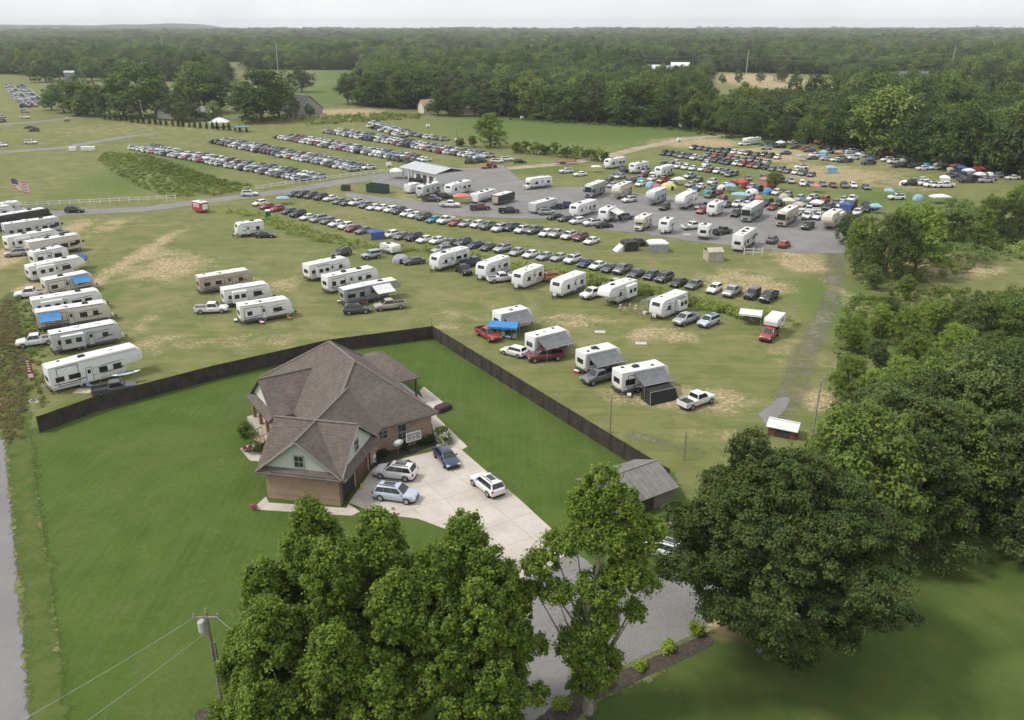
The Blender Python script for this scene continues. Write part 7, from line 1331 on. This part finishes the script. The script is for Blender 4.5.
p_ = at(702, 634); tag(MB().tube([(0, 0, 0), (.02, 0, 1.3)], .07, 6).build('wooden_post', WOODP), 'short wooden post beside the largest lime shrub', 'post').location = (p_[0], p_[1], 0)
# ---- brush: ditch strip, weedy patch, verge
def brush(name, poly, n, cr, per, leaf, mat, seed, hz=(.2, .6), sq=.8):
    g = np.random.default_rng(seed); lo, hi = poly.min(0), poly.max(0); P = g.uniform(lo, hi, (n * 6, 2)); P = P[sdist(P, poly) > .2][:n]; f = np.sin(P[:, 0] * .7 + seed) * np.cos(P[:, 1] * .53) * .5 + .5
    z = hz[0] + (hz[1] - hz[0]) * f * g.random(len(P)); r_ = cr * (.6 + .8 * g.random(len(P))); return tag(link(name, leaf_mesh(name, np.column_stack([P, z]), np.column_stack([r_, r_, r_ * sq]), per, leaf, seed, FO[mat], .6)), kind='stuff')
dp = strip([(230, 211), (262, 218), (300, 232.5), (340, 243), (375, 249), (425, 250), (470, 258), (520, 268), (580, 279), (640, 291), (700, 306), (745, 317), (800, 326)], [5, 5, 6, 6, 5, 4.5, 5, 5, 6, 6.5, 7, 7, 4])
region('ditch_floor', dp, 'brushfloor', .8, .008, 1.4); brush('ditch_weeds', dp, 1300, .6, 46, .28, 'brush', 5, (.3, 1.3)); brush('ditch_bushes', strip([(560, 276), (640, 291.5), (700, 306), (745, 317), (775, 322)], 4), 190, .8, 60, .30, 'brush', 6, (.4, 1.5)); 
bp = wpoly([(105, 152), (147, 154.5), (168, 161), (191, 169), (216, 178), (252, 185.5), (248, 189.5), (216, 195.5), (168, 197), (140, 187), (112, 171), (98, 160)])
region('brush_patch_floor', bp, 'brushfloor', 1.4, .008, 3.); brush('tall_weeds', bp, 1000, .8, 36, .40, 'brush', 7, (.0, .5), .6); brush('dark_weeds', wpoly([(120, 158), (150, 157), (200, 173), (245, 187), (200, 186), (150, 170)]), 200, .9, 34, .42, 'wood3', 8, (.1, .6), .7)
brush('verge_weeds', wpoly([(16, 300), (30, 285), (44, 330), (48, 400), (40, 425), (30, 400), (26, 340)]), 260, .5, 45, .22, 'brush', 9, (.05, .45)); brush('dry_brush', wpoly([(0, 300), (16, 300), (26, 340), (29, 400), (26, 440), (8, 446), (0, 430), (-30, 400)]), 1100, .34, 60, .16, 'dry', 10, (.0, .2), .6)
brush('wood_floor_brush', wpoly([(836, 330), (850, 300), (900, 290), (1040, 290), (1100, 540), (870, 545), (835, 480), (830, 400)]), 1100, .9, 44, .36, 'wood3', 12, (.0, 1.2)); brush('thicket_brush', wpoly([(842, 245), (870, 235), (1060, 215), (1060, 250), (900, 290), (865, 292)]), 420, 1.1, 40, .45, 'wood2', 13, (.1, 1.4)); brush('clearing_edge_brush', wpoly([(955, 225), (1060, 215), (1060, 250), (980, 252)]), 260, 1.0, 40, .4, 'brush', 14, (.1, 1.0))
brush('sand_yard_brush', wpoly([(300, 118), (340, 116), (380, 114), (430, 116), (420, 119), (340, 124), (300, 126)]), 300, 1.2, 24, .7, 'brush', 15, (.2, 1.4)); brush('wood_edge_brush', strip([(505, 120), (620, 126), (680, 130.5), (740, 140), (850, 152), (960, 172), (1030, 180)], 5), 420, 1.4, 26, .8, 'oak', 16, (.2, 1.8))
# fallen grey trunk lying by the track
p_ = at(853, 340); o = empty('dead_log', (p_[0], p_[1], 0), R(70), 'pale fallen log at the edge of the young wood by the track', 'log'); MB().tube([(-2.5, 0, .3), (0, .2, .45), (2.6, -.1, .3)], [.22, .28, .15], 8).build('log', simple('bleached wood', (.38, .35, .31), .9, .2, 4), o)
# ---- the far woods: one mass of trees
g = np.random.default_rng(4); pts = []
for y0, y1, st in ((300, 620, 7.5), (620, 1000, 9.), (1000, 1900, 13.), (1900, 3400, 20.), (3400, 6200, 32.)):
    yy = np.arange(y0, y1, st); 
    for y in yy:
        w_ = y * .66 + 60; xx = np.arange(-w_, w_, st); p = np.column_stack([xx, np.full(len(xx), y)]) + g.uniform(-.42 * st, .42 * st, (len(xx), 2)); pts.append(np.column_stack([p, np.full(len(p), st)]))
pts = np.concatenate(pts); P = pts[:, :2]; ok = sdist(P, WOODS[0]) > 3
for c_ in CLEAR: ok &= sdist(P, c_) < -4
for hx, hy in ((205, 119), (172, 118), (297, 116), (427, 110), (460, 111), (912, 83), (655, 72), (666, 73), (680, 69), (70, 82)):
    q = np.array(at(hx, hy)); dv = P - q; ok &= ~((np.abs(dv[:, 0] - dv[:, 1] * q[0] / q[1]) < 16) & (dv[:, 1] < 14) & (dv[:, 1] > -60))
pts = pts[ok]; P = pts[:, :2]; N = len(P); print('far wood trees', N)
gap = np.sin(P[:, 0] * .013 + 1) * np.sin(P[:, 1] * .009) + .6 * np.sin(P[:, 0] * .031 + P[:, 1] * .02)
hgt = K * (15.0 + 3.5 * gap + g.normal(size=N) * 2.4 + np.where(P[:, 1] > 2600, 4.0 * np.sin(P[:, 0] * .004) * np.sin(P[:, 0] * .0113 + 2) + 2.5 * g.normal(size=N), 0)) ; wd = np.maximum(pts[:, 2] / 9.5, 1) * (.9 + .3 * g.random(N))
me = bpy.data.meshes.new('distant_woods'); me.vertices.add(N); me.vertices.foreach_set('co', np.column_stack([P, np.zeros(N)]).ravel().astype(np.float32))
me.attributes.new('idx', 'INT', 'POINT').data.foreach_set('value', (g.integers(0, 4, N)).astype(np.int32))
me.attributes.new('rot', 'FLOAT_VECTOR', 'POINT').data.foreach_set('vector', np.column_stack([np.zeros(N), np.zeros(N), g.random(N) * 6.28]).ravel().astype(np.float32))
me.attributes.new('scl', 'FLOAT_VECTOR', 'POINT').data.foreach_set('vector', np.column_stack([wd, wd, hgt / 17]).ravel().astype(np.float32))
wo = tag(link('distant_woods', me), kind='stuff')
ng = bpy.data.node_groups.new('scatter trees', 'GeometryNodeTree'); ng.interface.new_socket('Geometry', in_out='INPUT', socket_type='NodeSocketGeometry'); ng.interface.new_socket('Geometry', in_out='OUTPUT', socket_type='NodeSocketGeometry')
gi, go = ng.nodes.new('NodeGroupInput'), ng.nodes.new('NodeGroupOutput'); ip = ng.nodes.new('GeometryNodeInstanceOnPoints'); jn = ng.nodes.new('GeometryNodeJoinGeometry')
for c_ in FIRST:
    oi = ng.nodes.new('GeometryNodeObjectInfo'); oi.transform_space = 'ORIGINAL'; oi.inputs['Object'].default_value = c_; oi.inputs['As Instance'].default_value = True; ng.links.new(oi.outputs['Geometry'], jn.inputs[0])
def na(n, t): q = ng.nodes.new('GeometryNodeInputNamedAttribute'); q.data_type = t; q.inputs['Name'].default_value = n; return q.outputs['Attribute']
ip.inputs['Pick Instance'].default_value = True
ng.links.new(gi.outputs[0], ip.inputs['Points']); ng.links.new(jn.outputs[0], ip.inputs['Instance']); ng.links.new(na('idx', 'INT'), ip.inputs['Instance Index']); ng.links.new(na('rot', 'FLOAT_VECTOR'), ip.inputs['Rotation']); ng.links.new(na('scl', 'FLOAT_VECTOR'), ip.inputs['Scale']); ng.links.new(ip.outputs[0], go.inputs[0])
wo.modifiers.new('scatter', 'NODES').node_group = ng
